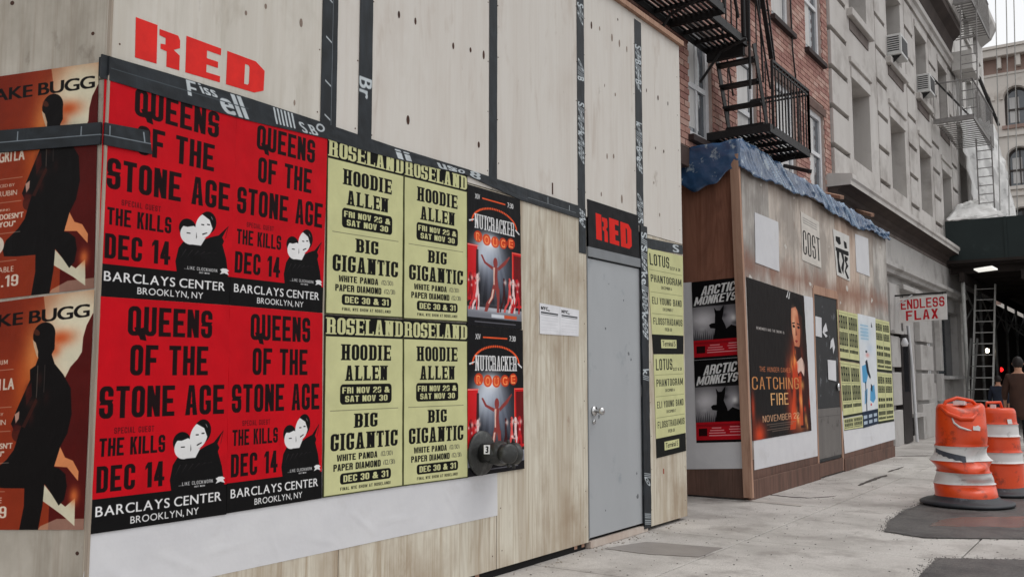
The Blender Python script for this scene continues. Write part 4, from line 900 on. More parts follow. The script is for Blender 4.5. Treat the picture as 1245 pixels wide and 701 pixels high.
lb = Print(60, 80, (226, 226, 222)); lb.text('3', .25, .12, .75, .88, (30, 30, 30), 8, 3)
sheet('number_label', [onX(588, 540.5, XW+.13), onX(595.5, 540.5, XW+.13), onX(595, 551.5, XW+.13), onX(588, 551.5, XW+.13)], Vector((.9, -.4, 0)), .004, lb.mat('label_print'), 3, 3, .0004, sp)
MB().tube([e1+Vector((-.02, -.03, -.02)), e1+Vector((0, .02, -.065)), e1+Vector((.02, .09, -.075)), e1+Vector((.03, .15, -.05))], .005, 6).build('cap_chain', CI, sp, True)

# screw heads along the boards, and dings in the door
b = MB(); r_ = random.Random(8)
for y in [v+d for v in ys[:3]+[YD1+.10] for d in (.05,)] + [v-.05 for v in ys[1:]+[Y_END]]:
    for z in np.arange(.15, 2.45, .31):
        yy, zz = y+r_.uniform(-.01, .01), z+r_.uniform(-.04, .04); b.tube([(XW-.001, yy, zz), (XW+.0012, yy, zz)], .0042, 6)
for y in [v+.06 for v in seamY[:-1]] + [v-.06 for v in seamY[1:]]:
    for z in np.arange(2.62, H_TOP, .36):
        yy, zz = y+r_.uniform(-.01, .01), z+r_.uniform(-.05, .05); b.tube([(XW-.001, yy, zz), (XW+.0012, yy, zz)], .0042, 6)
o = b.build('screw_heads', mat('rusty_screw', (104, 78, 64), (70, 52, 46), .6, metal=.4), hoard); o['kind'] = 'stuff'
DNG = mat('chipped_paint', (116, 120, 124), (88, 90, 92), .6, (20, 20, 20))
for (px, py, s_) in ((737, 399, .012), (765, 430, .016), (768, 437, .010), (729, 506, .016), (775, 575, .010), (737, 620, .009), (776, 603, .02), (741, 345, .007), (759, 365, .008)):
    c = onX(px, py, XW); pts = [(XW-.0055, c.y+s_*r_.uniform(.5, 1.1)*math.cos(t), c.z+s_*1.2*r_.uniform(.5, 1.1)*math.sin(t)) for t in [2*PI*k/9 for k in range(9)]]
    MB().slab(pts, (.0006, 0, 0)).build('paint_chip', DNG, dl)
# ------------------------------------------------------------------ ground
def concrete(name, c1, c2, c3, c4, rough=.62):
    m = bpy.data.materials.new(name); m.use_nodes = True; N = m.node_tree.nodes; l = m.node_tree.links.new
    b = N['Principled BSDF']; b.inputs['Roughness'].default_value = rough; b.inputs['Specular IOR Level'].default_value = .3
    tc = N.new('ShaderNodeTexCoord')
    def nz(s_, d=6, r=.6):
        t = N.new('ShaderNodeTexNoise'); t.inputs['Scale'].default_value = s_; t.inputs['Detail'].default_value = d; t.inputs['Roughness'].default_value = r; l(tc.outputs['Object'], t.inputs['Vector']); return t.outputs['Fac']
    def rg(v, a, c, e=1.0):
        k = N.new('ShaderNodeMapRange'); k.inputs[1].default_value = a; k.inputs[2].default_value = c; k.inputs[4].default_value = e; l(v, k.inputs[0]); return k.outputs[0]
    def mc(f, a, col):
        k = N.new('ShaderNodeMix'); k.data_type = 'RGBA'; l(f, k.inputs[0]); l(a, k.inputs[6]); k.inputs[7].default_value = (*s2l(col), 1); return k.outputs[2]
    rgb = N.new('ShaderNodeRGB'); rgb.outputs[0].default_value = (*s2l(c1), 1)
    c = mc(rg(nz(.9, 8, .65), .42, .60, .9), rgb.outputs[0], c2)        # broad damp areas
    c = mc(rg(nz(2.3, 9, .7), .50, .64, .75), c, c3)                      # stains
    c = mc(rg(nz(55, 3, .6), .50, .66, .35), c, c3)                      # exposed sand
    c = mc(rg(nz(130, 2, .5), .60, .68, .6), c, c4)                      # dark grit
    c = mc(rg(nz(17, 5, .7), .64, .70, .5), c, c4)                       # gum and spots
    l(c, b.inputs['Base Color']); bp = N.new('ShaderNodeBump'); bp.inputs['Strength'].default_value = .5; bp.inputs['Distance'].default_value = .006; l(nz(90, 5), bp.inputs['Height']); l(bp.outputs[0], b.inputs['Normal'])
    _m[name] = m; return m
CONC = concrete('sidewalk_concrete', (198, 193, 188), (170, 165, 160), (146, 140, 135), (104, 98, 94))
CONC2 = mat('newer_concrete', (150, 146, 142), (128, 124, 120), .6, (3, 3, 3), .6, bump=.5, bscale=90, c3=(108, 104, 100), s3=1.6, t3=(.52, .72), detail=12)
WETPATCH = mat('damp_concrete', (150, 144, 139), (130, 124, 120), .5, (4, 4, 4), .6, bump=.3, bscale=90, detail=12)
ASPH = mat('asphalt', (120, 116, 113), (58, 57, 58), .5, (70, 70, 70), .5, bump=1.0, bscale=160, spec=.4, detail=4, c3=(70, 68, 68), s3=3, t3=(.46, .62))
ASPHW = mat('wet_reddish_asphalt', (122, 106, 99), (100, 94, 90), .24, (4, 14, 4), .8, bump=.2, bscale=120, spec=.6, c3=(96, 92, 90), s3=5, t3=(.42, .58))  # reddish tint paints the orange reflection into the wet asphalt
struct(MB().poly([(-600, -600, -.16), (600, -600, -.16), (600, 600, -.16), (-600, 600, -.16)]).build('ground', mat('far_ground', (96, 94, 92), (80, 78, 76), .9)))
struct(MB().poly([(1.95, -60, -.145), (11, -60, -.145), (11, 80, -.145), (1.95, 80, -.145)]).build('road', ASPH))
struct(box_obj('kerb', (1.75, -20, -.15), (1.95, 58, -.002), CONC2, bevel=.01))
walk = struct(box_obj('sidewalk', (-6.5, -8, -.15), (1.745, 60, -.03), mat('joint_dirt', (74, 68, 64), (56, 52, 50), .9)))
xs = [-6.45, -4.6, -2.662, -1.16, .34, 1.744]; ysl = [-8, -6.2, -4.4, -2.6, -.8, 1.0, 2.35, 3.8, 5.36, 7.1, 9.33, 10.9, 12.6, 14.4, 16.6, 18.4, 20.2, 22, 24, 26, 28, 30, 34, 38, 42, 46, 50, 55, 60]
rr = random.Random(4)
for i in range(5):
    for j in range(len(ysl)-1):
        g = .006; h = rr.uniform(-.0012, .0012)
        yo = .0 if i != 2 else 0
        b = MB(); b.box((xs[i]+g, ysl[j]+g, -.031), (xs[i+1]-g, ysl[j+1]-g, h))
        b.build('concrete_slab', CONC, walk, bevel=.004)
def groundpoly(name, px, m, z, th=.004, jag=.0, extra=None, n=8, parent=None):
    P = [onZ(a, b) for a, b in px] + (extra or [])
    Q = []; r = random.Random(len(px)*7)
    for i, p in enumerate(P):
        q = P[(i+1) % len(P)]; k = n if jag else 1
        for t in range(k):
            v = p.lerp(q, t/k)
            if jag and (q-p).length > .1: v += Vector((r.uniform(-jag, jag), r.uniform(-jag, jag), 0))
            Q.append(v)
    o = MB().slab([(v.x, v.y, z) for v in Q], (0, 0, -th)).build(name, m, parent)
    return o
struct(groundpoly('damp_patch', [(735, 667), (785, 658.5), (878, 666), (850, 677), (790, 674)], WETPATCH, .006, jag=.006))
struct(groundpoly('asphalt_patch', [(1075, 646), (1082, 632), (1100, 620), (1124, 612), (1160, 606), (1245, 600)], ASPH, .008, jag=.010, extra=[Vector((-.3, 11.4, 0)), Vector((1.4, 10.8, 0)), Vector((1.5, 8.9, 0)), onZ(1245, 655.6), onZ(1124, 654)]))
struct(groundpoly('reddish_wet_patch', [(1128, 640), (1150, 630), (1245, 628), (1245, 642), (1180, 641)], ASPHW, .010, jag=.03))
struct(groundpoly('asphalt_patch', [(1139, 679), (1245, 681)], ASPH, .008, jag=.006, n=14, extra=[Vector((1.2, 8.0, 0)), Vector((1.2, 5.6, 0)), Vector((-1.1, 5.6, 0)), onZ(1117, 701)]))
def crack(px, w, name='crack', z=.004):
    P = [onZ(a, b) for a, b in px]; r = random.Random(int(px[0][0])); V = []; 
    for s in (1, -1):
        side = []
        for i in range(len(P)-1):
            for t in range(6):
                v = P[i].lerp(P[i+1], t/6); d = (P[i+1]-P[i]).normalized(); nn = Vector((-d.y, d.x, 0))
                side.append(v + nn*s*w*r.uniform(.25, 1)*(.3 if (i == 0 and t == 0) else 1))
        side.append(P[-1]); V += side if s > 0 else side[::-1]
    struct(MB().slab([(v.x, v.y, z) for v in V], (0, 0, -.003)).build(name, mat('crack_dirt', (84, 77, 73), (58, 52, 50), .9, (9, 9, 9))))
crack([(1044, 590), (1062, 583), (1078, 577)], .045); crack([(1080, 573.5), (1099, 567)], .03)
crack([(905, 603), (935, 601), (962, 604), (985, 605)], .03); crack([(985, 605), (1016, 603)], .02); crack([(1090, 554), (1140, 553.6), (1245, 553)], .05); 
struct(groundpoly('pale_strip', [(905, 606.5), (976, 613.5), (974, 615.5), (905, 608.5)], mat('pale_mortar', (186, 180, 174), (160, 152, 146), .8), .005, .003))
# grit and stains on the pavement
g = MB(); r = random.Random(3)
for k in range(1300):
    x, y = r.uniform(-3.4, .6), r.uniform(4.2, 17); s = r.choice((.002, .003, .004, .007)); z = .0025
    pts = [(x+s*r.uniform(.6, 1.3)*math.cos(t), y+s*r.uniform(.6, 1.3)*math.sin(t), z) for t in (0, 1.3, 2.5, 3.8, 5)]; g.slab(pts, (0, 0, .002 if s < .008 else .0006))
tag(g.build('grit', mat('grit_dark', (72, 66, 62), (52, 48, 46), .9)), 'scattered dark grit and gum spots over the concrete pavement', 'grit', kind='stuff')
g = MB()
for k in range(70):
    y = r.uniform(4.4, 7.8); x = XW + r.uniform(.01, .12)**1.0; s = r.uniform(.004, .011); g.box((x, y, .002), (x+s, y+s*1.4, .002+s*.6))
tag(g.build('rubble', mat('grit_pale', (176, 168, 158), (140, 132, 124), .9)), 'small crumbs of rubble along the foot of the pale hoarding', 'rubble', kind='stuff')

# ------------------------------------------------------------------ second hoarding: the old shed under the blue tarpaulin
YS0, YS1, HS = 9.35, 16.0, 3.55
shed = thing('old_plywood_shed', (XW, 12.5, 0), 'weathered brown plywood enclosure under a blue tarpaulin, beyond the pale hoarding', 'shed')
def sx(px, py): return onX(px, py, XW)
post = MB(); a, b = sx(888, 190), sx(907, 604); 
post.bar(onY(910.5, 604.5, YS0-.035), onY(893, 188, YS0-.075), .095, .05, (0, 1, 0)).build('corner_post', LUMBER, shed)
ysn = [YS0+.05, 10.25, 11.3, YD2 := sx(989, 357).y, YD3 := sx(1019, 400).y, 14.2, 15.1, YS1]
cols = [PLY_OLD]*7
for i in range(7):
    z0 = .02
    if i == 3: z0 = sx(1003, 352).z
    mt_ = (PLY_OLDG, PLY_OLD, PLY_OLD, PLY_OLD, PLY_OLDR, PLY_OLD, PLY_OLDG)[i]
    for za, zb, m in ((z0, .40, PLY_BASE), (.402, HS, mt_)):
        if i == 3:
            if zb <= z0: continue
            za = max(za, z0)
        MB().box((XW-.018, ysn[i]+.002, za+.001), (XW-.001*(i % 2), ysn[i+1]-.002, zb-.002)).build('plywood_panel', m, shed, bevel=.0015)
for za, zb, m in ((.02, .34, PLY_BASE), (.342, 2.28, PLY_RED), (2.283, HS+.02, PLY_RED)):
    MB().box((-4.5, YS0, za), (XW-.045, YS0+.018, zb)).build('side_panel', m, shed, bevel=.0015)
box_obj('side_batten', (-4.5, YS0-.028, HS-.06), (XW-.05, YS0-.001, HS+.03), LUMBER, shed)
box_obj('base_plank', (XW+.001, YS0+.02, .0), (XW+.03, YD2-.03, sx(960, 575).z*0+.20), PLY_BASE, shed, bevel=.004)
box_obj('base_plank', (XW+.001, YD3+.05, .0), (XW+.02, YS1, .17), PLY_BASE, shed, bevel=.004)
box_obj('roof_sheet', (-4.5, YS0-.06, HS+.021), (XW+.03, YS1+.03, HS+.045), PLY_OLD, shed)
box_obj('end_panel', (-4.4, YS1-.017, .0), (XW-.02, YS1, HS), PLY_OLD, shed)
for y in (YD2-.02, YD3+.005): box_obj('door_post', (XW-.05, y-.022, .02), (XW+.008, y+.022, 2.40), LUMBER, shed)
zt_, zm = sx(1003, 352).z-.03, sx(1010, 505).z
box_obj('door_header', (XW-.04, YD2+.004, zt_-.06), (XW+.006, YD3-.02, zt_+.05), LUMBER, shed)
BLKP = mat('black_scuffed_board', (46, 46, 48), (30, 30, 32), .6, (5, 5, 3), .6, c3=(92, 94, 98), s3=6, t3=(.60, .66), bump=.2)
GRYP = mat('grey_scuffed_board', (118, 114, 110), (92, 88, 86), .7, (4, 4, 1), .7, c3=(76, 70, 68), s3=5, t3=(.56, .68))
d1 = box_obj('door_leaf', (XW-.03, YD2+.004, .20), (XW-.006, YD3-.024, zt_-.062), BLKP, shed)
box_obj('door_patch', (XW-.0055, YD2+.01, .24), (XW+.001, YD3-.03, zm), GRYP, d1)
box_obj('door_rail', (XW-.0055, YD2+.01, zm+.002), (XW+.004, YD3-.03, zm+.10), GRYP, d1)
box_obj('door_sill', (XW-.02, YD2+.01, .02), (XW+.012, YD3-.01, .19), PLY_BASE, shed)
for q in ([(991, 384), (998.5, 386), (999, 410), (991.5, 408)], [(1006, 437), (1016, 438), (1016.5, 463), (1007, 461)]):
    sheet('sticker', q4(q), RN, .002, PAPER, 4, 4, .001, d1)
c = sx(1018, 470); MB().tube([(XW+.008, c.y, c.z), (XW+.03, c.y, c.z)], .05, 12).build('lock_plate', STEEL, d1, True)
for k, q in enumerate(([(1001, 398), (1004, 392), (1006, 402), (1002, 404), (1006, 408), (1004, 410), (1000, 404)], [(1010, 414), (1013, 410), (1015, 422), (1013, 430), (1012, 421), (1009, 424)])):
    MB().slab([sx(a, b)+Vector((.001, 0, 0)) for a, b in q], (.0008, 0, 0)).build('painted_scrawl', PAPER, d1)
# papers on the shed
def sp_(name, q, m, lab, cat='poster', group=None, off=.004, **k): return poster(name, q, m, lab, cat, group, off, **k)
def clampy(q, lo=-99, hi=99): return [Vector((v.x, min(max(v.y, lo), hi), v.z)) for v in q4(q)]
sp_('backing_paper', None, PAPER, 'large white backing paper behind the dark film poster on the old shed', 'paper', off=.0012, wr=.0018, nu=14, seed=51, pts=clampy([(912, 345), (989, 361.8), (1000.6, 552.3), (917, 571)], hi=YD2-.045))
sp_('backing_paper', None, PAPER, 'white backing paper below the small buff bills at the far end of the shed', 'paper', off=.0012, wr=.0015, seed=52, pts=clampy([(1017, 500), (1087, 500), (1088.3, 533.5), (1027, 551)], lo=YD3+.03))
sp_('film_poster', [(906.8, 336.5), (976.5, 359.5), (986, 523), (914.5, 535.5)], M_FILM, 'large dark film poster with orange flames and a face in half light', off=.0062, seed=53, wr=.002)
sd_ = [(-4.6, 'x')]
def sideq(px): return [onY(a, b, YS0) for a, b in px]
SN = Vector((0, -1, 0))
poster('backing_paper', None, PAPER, 'white backing paper around the two grey band posters on the shed side', 'paper', off=.002, pts=sideq([(826, 344), (899, 338.5), (904.3, 569), (828, 570)]), nrm=SN, seed=55)
#poster('backing_paper', None, PAPER, 'narrow strip of white paper at the foot of the shed side, under the grey posters', 'paper', off=.0028, pts=sideq([(828, 520), (902, 518), (904, 568.5), (829, 570)]), nrm=SN, seed=56)
G4 = 'grey band posters on the shed side'
poster('band_poster', None, M_GREY, 'upper grey band poster with white slanted lettering on the shed side', group=G4, off=.0045, pts=sideq([(841, 343), (902, 336.5), (903.4, 433.5), (844, 437.5)]), nrm=SN, seed=57)
poster('band_poster', None, M_GREY, 'lower grey band poster with white slanted lettering on the shed side', group=G4, off=.0052, pts=sideq([(844, 438), (903.5, 434), (904.5, 536.5), (847, 538)]), nrm=SN, seed=58)
for q, mt, lab, nm in (([(917, 258), (945.8, 270), (947, 330), (918, 319)], PAPER, 'blank white notice high on the shed, nearest the corner post', 'notice'),
    ([(973, 257), (995, 270), (998, 326), (975, 316)], M_COST, 'worn paper lettered COST high on the shed below the tarpaulin', 'notice'),
    ([(1012, 278), (1032, 287), (1033, 342), (1017, 334)], M_MARKS, 'white paper with bold black brush marks high on the shed', 'notice'),
    ([(1039, 284), (1055, 290), (1057, 336), (1041, 330)], PAPER, 'blank pale notice high on the shed at its far end', 'notice')):
    sp_(nm, q, mt, lab, 'notice', off=.003, nu=6, nv=8, wr=.003, seed=int(q[0][0]))
G5 = 'small buff bills at the far end of the shed'
xa = lambda t, y0, y1: None
for (q, v, lab) in (([(1017, 376), (1042, 382), (1044.5, 441), (1020, 437)], 0, 'upper small buff bill beside the shed door'), ([(1020, 438), (1044.5, 442), (1048.5, 503.5), (1025, 508)], 0, 'middle small buff bill beside the shed door'),
    ([(1025, 509), (1048.5, 504.5), (1049, 519.5), (1026, 523)], 0, 'sliver of a third small buff bill beside the shed door, cut short at the foot'),
    ([(1063, 387), (1080.5, 391), (1084, 453), (1066, 451)], 1, 'upper small buff bill right of the blue and white poster'), ([(1066, 452), (1084, 454), (1086.6, 511.5), (1067.5, 515)], 1, 'lower small buff bill right of the blue and white poster')):
    sp_('small_bill', q, M_SMALL[v], lab, group=G5, off=.0062+.0003*v, nu=6, seed=int(q[0][0]))
sp_('blue_poster', [(1042, 381), (1063.5, 386), (1067.5, 514.5), (1048.8, 520)], M_BLUE, 'narrow blue and white poster between two columns of small buff bills', off=.0076, nu=6, seed=66)

# blue tarpaulin: draped over the top, hanging in crumpled folds at the front and the near end
TARP = mat('blue_tarpaulin', (58, 96, 138), (34, 58, 90), .26, (2, 2.5, 6), .6, bump=.8, bscale=11, spec=.9, c3=(150, 166, 180), s3=7, t3=(.57, .63))  # pale blotches paint sky glints on the folds
TARP2 = mat('glint_tarpaulin', (142, 166, 190), (104, 132, 162), .3, (2, 2.5, 6), .6, bump=.6, bscale=16, spec=.8)  # pale creases: sky glints put into the colour
tv = []; tf = []; tm = []; NU, NV = 520, 20; rt = random.Random(9); Lside = .72; Lf = YS1-YS0+.12
def ridge(x): x = x % 1.0; return 1-abs(2*x-1)
def hsh(n): return random.Random(n*7919+3).random()
RV = {}
for i in range(NU+1):
    s = -Lside + (Lside+Lf)*i/NU
    if s < 0: base = Vector((XW+s, YS0-.075, 0)); out = Vector((0, -1, 0)); hang = .30+.04*math.sin(s*11)+.02*math.sin(s*23)-.14*max(0, 1+s/.22)
    else: base = Vector((XW+.025, YS0-.075+s, 0)); out = Vector((1, 0, 0)); hang = .12+.035*math.sin(s*1.7+.4)+.02*math.sin(s*4.3)+.008*math.sin(s*19)+.006*(rt.random()-.5)
    if abs(s) < .05: out = Vector((.7, -.7, 0))
    ztop = 3.775 - .13*max(0, s)/Lf + .012*math.sin(s*2.9) + .008*math.sin(s*7.1)
    for j in range(NV+1):
        v = j/NV; h = v*.34
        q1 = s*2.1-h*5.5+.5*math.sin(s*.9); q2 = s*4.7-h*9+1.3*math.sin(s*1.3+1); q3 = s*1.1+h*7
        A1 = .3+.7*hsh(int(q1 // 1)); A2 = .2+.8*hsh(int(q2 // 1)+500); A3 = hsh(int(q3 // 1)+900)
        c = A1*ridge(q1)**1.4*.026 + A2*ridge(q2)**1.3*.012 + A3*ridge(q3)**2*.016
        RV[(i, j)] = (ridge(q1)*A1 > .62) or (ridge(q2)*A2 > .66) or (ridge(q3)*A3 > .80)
        if v < .35: k = v/.35; p = base - out*(.30*(1-k)) + Vector((0, 0, ztop + c*.8 - .04*(1-k)))
        else:
            k = (v-.35)/.65; zb_ = HS-hang+.06; rnd = min(1, k*5)
            p = base + out*(.012*math.sin(rnd*PI/2) + c + .012*k) + Vector((0, 0, ztop + c*.8*(1-rnd) - k*(ztop-zb_)))
        tv.append(tuple(p))
for i in range(NU):
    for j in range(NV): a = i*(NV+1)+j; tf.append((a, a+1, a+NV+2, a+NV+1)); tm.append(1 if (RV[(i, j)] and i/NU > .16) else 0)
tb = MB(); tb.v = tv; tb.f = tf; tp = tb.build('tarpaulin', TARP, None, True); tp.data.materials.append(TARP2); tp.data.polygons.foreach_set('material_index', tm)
tag(tp, 'crumpled blue tarpaulin draped along the top edge of the old shed', 'tarpaulin')
sm = tp.modifiers.new('thick', 'SOLIDIFY'); sm.thickness = .004
for i, (a, b, m, lab) in enumerate((((954, 201.5), (985, 208.5), IRON, 'dark timber end lying on the shed roof just below the fire escape'), ((1003, 235.5), (1024, 240), LUMBER, 'pale timber end sticking out of the tarpaulin, middle one of three'), ((1039, 255.5), (1061, 261.5), LUMBER, 'pale timber end sticking out of the tarpaulin near its far end'))):
    p, q = onX(*a, -3.95), onX(*b, -3.5); z = p.z; q = onZ(*b, z) if False else q
    o = MB().bar(p, q, .05, .05).build('timber_offcut', m); tag(o, lab, 'timber')

# ------------------------------------------------------------------ brick building with its windows
XB = -4.0; BZ0, BZ1, BY0, BY1 = 3.84, 9.6, 7.2, 14.84
brick_b = thing('brick_building', (XB-2, 11, 0), 'red brick apartment building behind the sheds, white framed windows and a fire escape', 'building')
MORT = mat('mortar', (186, 168, 160), (160, 142, 134), .9, (8, 8, 8))
BRK = [mat('brick_a', (182, 142, 130), (160, 118, 106), .85, (9, 9, 9), .7, bump=.3, bscale=60), mat('brick_b', (166, 122, 112), (142, 100, 92), .85, (9, 9, 9), .7, bump=.3, bscale=60), mat('brick_c', (194, 160, 148), (172, 138, 126), .85, (9, 9, 9), .7, bump=.3, bscale=60)]
WIN = []   # y0, y1, z0, z1
def wy(px, py): return onX(px, py, XB).y
lowz = (3.95, 5.25)
WL = [(wy(838, 100), wy(866, 100), 3.9, 5.15), (wy(896, 110), wy(920, 110), 3.9, 5.32), (wy(944, 130), wy(967, 130), 4.02, 5.35), (wy(984, 150), wy(1002, 150), 4.05, 5.34)]
WU = [(wy(896, 20)-.1, wy(896, 20)+.8, 6.20, 7.9), (12.11, 12.95, 6.20, 7.9), (13.65, 14.5, 6.20, 7.9), (9.1, 10.0, 6.2, 7.9), (7.5, 8.4, 6.2, 7.9)]
WINS = WL + WU
bw = MB()
# wall behind the bricks, cut round the windows (columns between, slabs above and below)
def wall_with_holes(b, x0, x1, y0, y1, z0, z1, holes):
    yy = sorted({y0, y1, *[h[0] for h in holes], *[h[1] for h in holes]}); 
    for a, c in zip(yy, yy[1:]):
        hs_ = sorted([h for h in holes if h[0] <= a+1e-6 and h[1] >= c-1e-6], key=lambda h: h[2]); z = z0
        for h in hs_:
            if h[2] > z: b.box((x0, a, z), (x1, c, h[2]))
            z = h[3]
        if z1 > z: b.box((x0, a, z), (x1, c, z1))
wall_with_holes(bw, XB-.30, XB-.012, BY0, BY1, BZ0-.09, BZ1, WINS)
wall = bw.build('wall', MORT, brick_b)
box_obj('shopfront_wall', (XB-1.0, BY0, 0), (XB-.6, BY1, BZ0+.1), mat('dark_shopfront', (60, 50, 48), (40, 34, 34), .8), brick_b)
box_obj('steel_lintel', (XB-.6, BY0, BZ0-.30), (XB-.005, BY1, BZ0-.10), mat('brown_lintel', (92, 74, 68), (70, 56, 52), .7), brick_b)
# bricks: one mesh shared by whole bricks
bl, bh, mj = .205, .062, .011
near = []; rest = [MB(), MB(), MB()]
rb = random.Random(2); row = 0; z = BZ0-.08
allb = []
while z < BZ1:
    off = (row % 2)*(bl+mj)/2; y = BY0 - off
    while y < BY1:
        a, c = max(y, BY0), min(y+bl, BY1)
        segs = [(a, c)]
        for h in WINS:
            if z+bh > h[2]-.01 and z < h[3]+.12:
                ns = []
                for s0, s1 in segs:
                    if s1 <= h[0]-.005 or s0 >= h[1]+.005: ns.append((s0, s1))
                    else:
                        if s0 < h[0]-.03: ns.append((s0, h[0]-.005))
                        if s1 > h[1]+.03: ns.append((h[1]+.005, s1))
                segs = ns
        for s0, s1 in segs:
            if s1-s0 > .03: allb.append((s0, s1, z))
        y += bl+mj
    z += bh+mj; row += 1
# the 300 that show largest: lowest, nearest ones the picture shows whole
vis = []
def proj(p):
    v = Vector(p)-Vector((0, 0, EYE)); s, c = math.sin(YAW), math.cos(YAW); rx = v.x*c+v.y*s; fh = -v.x*s+v.y*c
    d = fh*math.cos(PITCH)+v.z*math.sin(PITCH); u = -fh*math.sin(PITCH)+v.z*math.cos(PITCH); return CX+F_PX*rx/d, CY-F_PX*u/d
def seen(b):
    x, y = proj((XB, (b[0]+b[1])/2, b[2])); 
    return 836 < x < 1010 and 0 < y < 235 and b[1]-b[0] > .2 and not (925 < x < 980 and 60 < y < 190)
cand = sorted([b for b in allb if seen(b)], key=lambda b: (b[0]**2 + (b[2]-EYE)**2))[:300]; cs = set(cand)
bm_ = {}
for k in range(3):
    q = MB().box((-.02, -bl/2, -bh/2), (.002, bl/2, bh/2)); me = bpy.data.meshes.new('brick'); me.from_pydata(q.v, [], q.f); me.materials.append(BRK[k]); bm_[k] = me
for b in allb:
    k = rb.choice((0, 0, 1, 1, 2))
    if b in cs:
        link('brick', bm_[k], brick_b, loc=None).location = (XB+rb.uniform(-.002, .002), (b[0]+b[1])/2, b[2]+bh/2)
    else: rest[k].box((XB-.02, b[0], b[2]), (XB+.002+rb.uniform(-.002, .002), b[1], b[2]+bh))
for k in range(3):
    o = rest[k].build('brickwork', BRK[k], brick_b); o['kind'] = 'stuff'
# windows
WF = mat('white_window_paint', (222, 222, 224), (202, 202, 204), .6, (5, 5, 5))
WF2 = mat('grey_window_paint', (120, 122, 126), (98, 100, 104), .6)
GL = mat('window_glass', (92, 98, 104), (62, 68, 74), .08, (1.5, 1.5, 1.5), .7, spec=.9)  # lighter base colour carries the sky's reflection in the panes
CURT = mat('curtain', (214, 212, 210), (188, 186, 184), .9, (14, 14, 1))
SILL = mat('dark_sill', (66, 52, 50), (46, 38, 38), .8)
def window(parent, x, y0, y1, z0, z1, rec=.06, fr=.085, mf=WF, curtain=.4, mull=False, sill=None, head=None, glass=GL, name='window'):
    f = MB(); xo = x-rec
    f.box((xo-.05, y0, z0), (xo+.01, y0+fr, z1)); f.box((xo-.05, y1-fr, z0), (xo+.01, y1, z1)); f.box((xo-.05, y0+fr, z1-fr), (xo+.01, y1-fr, z1)); f.box((xo-.05, y0+fr, z0), (xo+.01, y1-fr, z0+fr))
    zm_ = (z0+z1)/2; f.box((xo-.04, y0+fr, zm_-.03), (xo+.006, y1-fr, zm_+.03))
    if mull: ym = (y0+y1)/2; f.box((xo-.035, ym-.018, z0+fr), (xo-.0, ym+.018, z1-fr))
    w = f.build(name, mf, parent)
    for a, b in ((z0+fr, zm_-.03), (zm_+.03, z1-fr)): box_obj('pane', (xo-.03, y0+fr, a), (xo-.022, y1-fr, b), glass, w)
    if curtain: box_obj('curtain', (xo-.0195, y0+fr+.01, z0+fr+(z1-z0)*.05), (xo-.0185, y0+fr+(y1-y0)*curtain, z1-fr-.02), CURT, w)
    if sill: box_obj('window_sill', (x-.1, y0-.06, z0-.075), (x+.07, y1+.06, z0-.003), sill, parent, bevel=.004)
    if head: box_obj('window_lintel', (x-.1, y0-.1, z1+.003), (x+.010, y1+.1, z1+.13), head, parent, bevel=.004)
    return w
LIN = mat('brown_lintel_stone', (112, 88, 80), (88, 70, 64), .85, (6, 6, 6))
for i, h in enumerate(WINS):
    window(brick_b, XB, *h[:4], mf=WF, curtain=(.5, .7, .75, .45, .3, .75, .45, .4, .4)[i], mull=i == 0, sill=SILL if i != 3 else mat('white_sill', (196, 196, 198), None, .6), head=LIN)
for (a, b) in ((838, 57),): pass
box_obj('roof', (XB-9, BY0-.05, BZ1), (XB+.02, BY1, BZ1+.3), LIN, brick_b); box_obj('far_wall', (XB-9, BY0, 0), (XB-1, BY0+.2, BZ1-.01), MORT, brick_b)
# cable running down the brick
o = MB().tube([onX(955, -40, XB+.03), onX(961, 0, XB+.03), onX(963.5, 60, XB+.03), onX(967.5, 96, XB+.03)], .012, 6).build('downpipe', IRON); tag(o, 'thin black cable running down the brick wall beside the upper windows', 'cable')

# ------------------------------------------------------------------ fire escape
fe = thing('fire_escape', (XB, 10.5, 4.28), 'black iron fire escape on the brick wall, seen from below above the sheds', 'fire escape')
XI, XO = XB+.03, -3.42
def platform(y0, y1, z, xi=XI, xo=XO, skip=None):
    f = MB()
    for x in (xi, xo): f.bar((x, y0, z-.04), (x, y1, z-.04), .012, .09)
    for y in (y0, y1): f.bar((xi, y, z-.04), (xo, y, z-.04), .012, .09)
    f.build('platform_frame', IRON, fe)
    n = max(3, int((xo-xi)/.055))
    for k in range(n):
        x = xi + (xo-xi)*(k+.5)/n
        if skip and skip[0] < k/n < skip[1]: MB().bar((x, y0+.01, z-.015), (x, skip[2], z-.015), .032, .010).build('floor_slat', IRON, fe)
        else: MB().bar((x, y0+.01, z-.015), (x, y1-.01, z-.015), .032, .010).build('floor_slat', IRON, fe)
    for k in range(1, int((y1-y0)/.42)+1):
        y = y0+(y1-y0)*k/(int((y1-y0)/.42)+1); MB().bar((xi, y, z-.040), (xo, y, z-.040), .022, .045).build('cross_bearer', IRON, fe)
def railing(p, q, h, n, name='railing'):
    p, q = Vector(p), Vector(q); up = Vector((0, 0, h)); f = MB(); f.bar(p+up, q+up, .028, .028); f.bar(p+up*.93, q+up*.93, .014, .02)
    r_ = f.build(name, IRON, fe)
    for k in range(n+1):
        a = p.lerp(q, k/n); MB().bar(a-Vector((0, 0, .03)), a+up, .014 if k % n else .03, .014).build('baluster', IRON, r_)
ZP2, ZP1 = 4.0, 5.02
platform(9.68, 11.12, ZP2, XI, -3.25)
railing((-3.25, 9.80, ZP2), (-3.25, 11.12, ZP2), .74, 12); railing((XI, 11.12, ZP2), (-3.25, 11.12, ZP2), .74, 6)
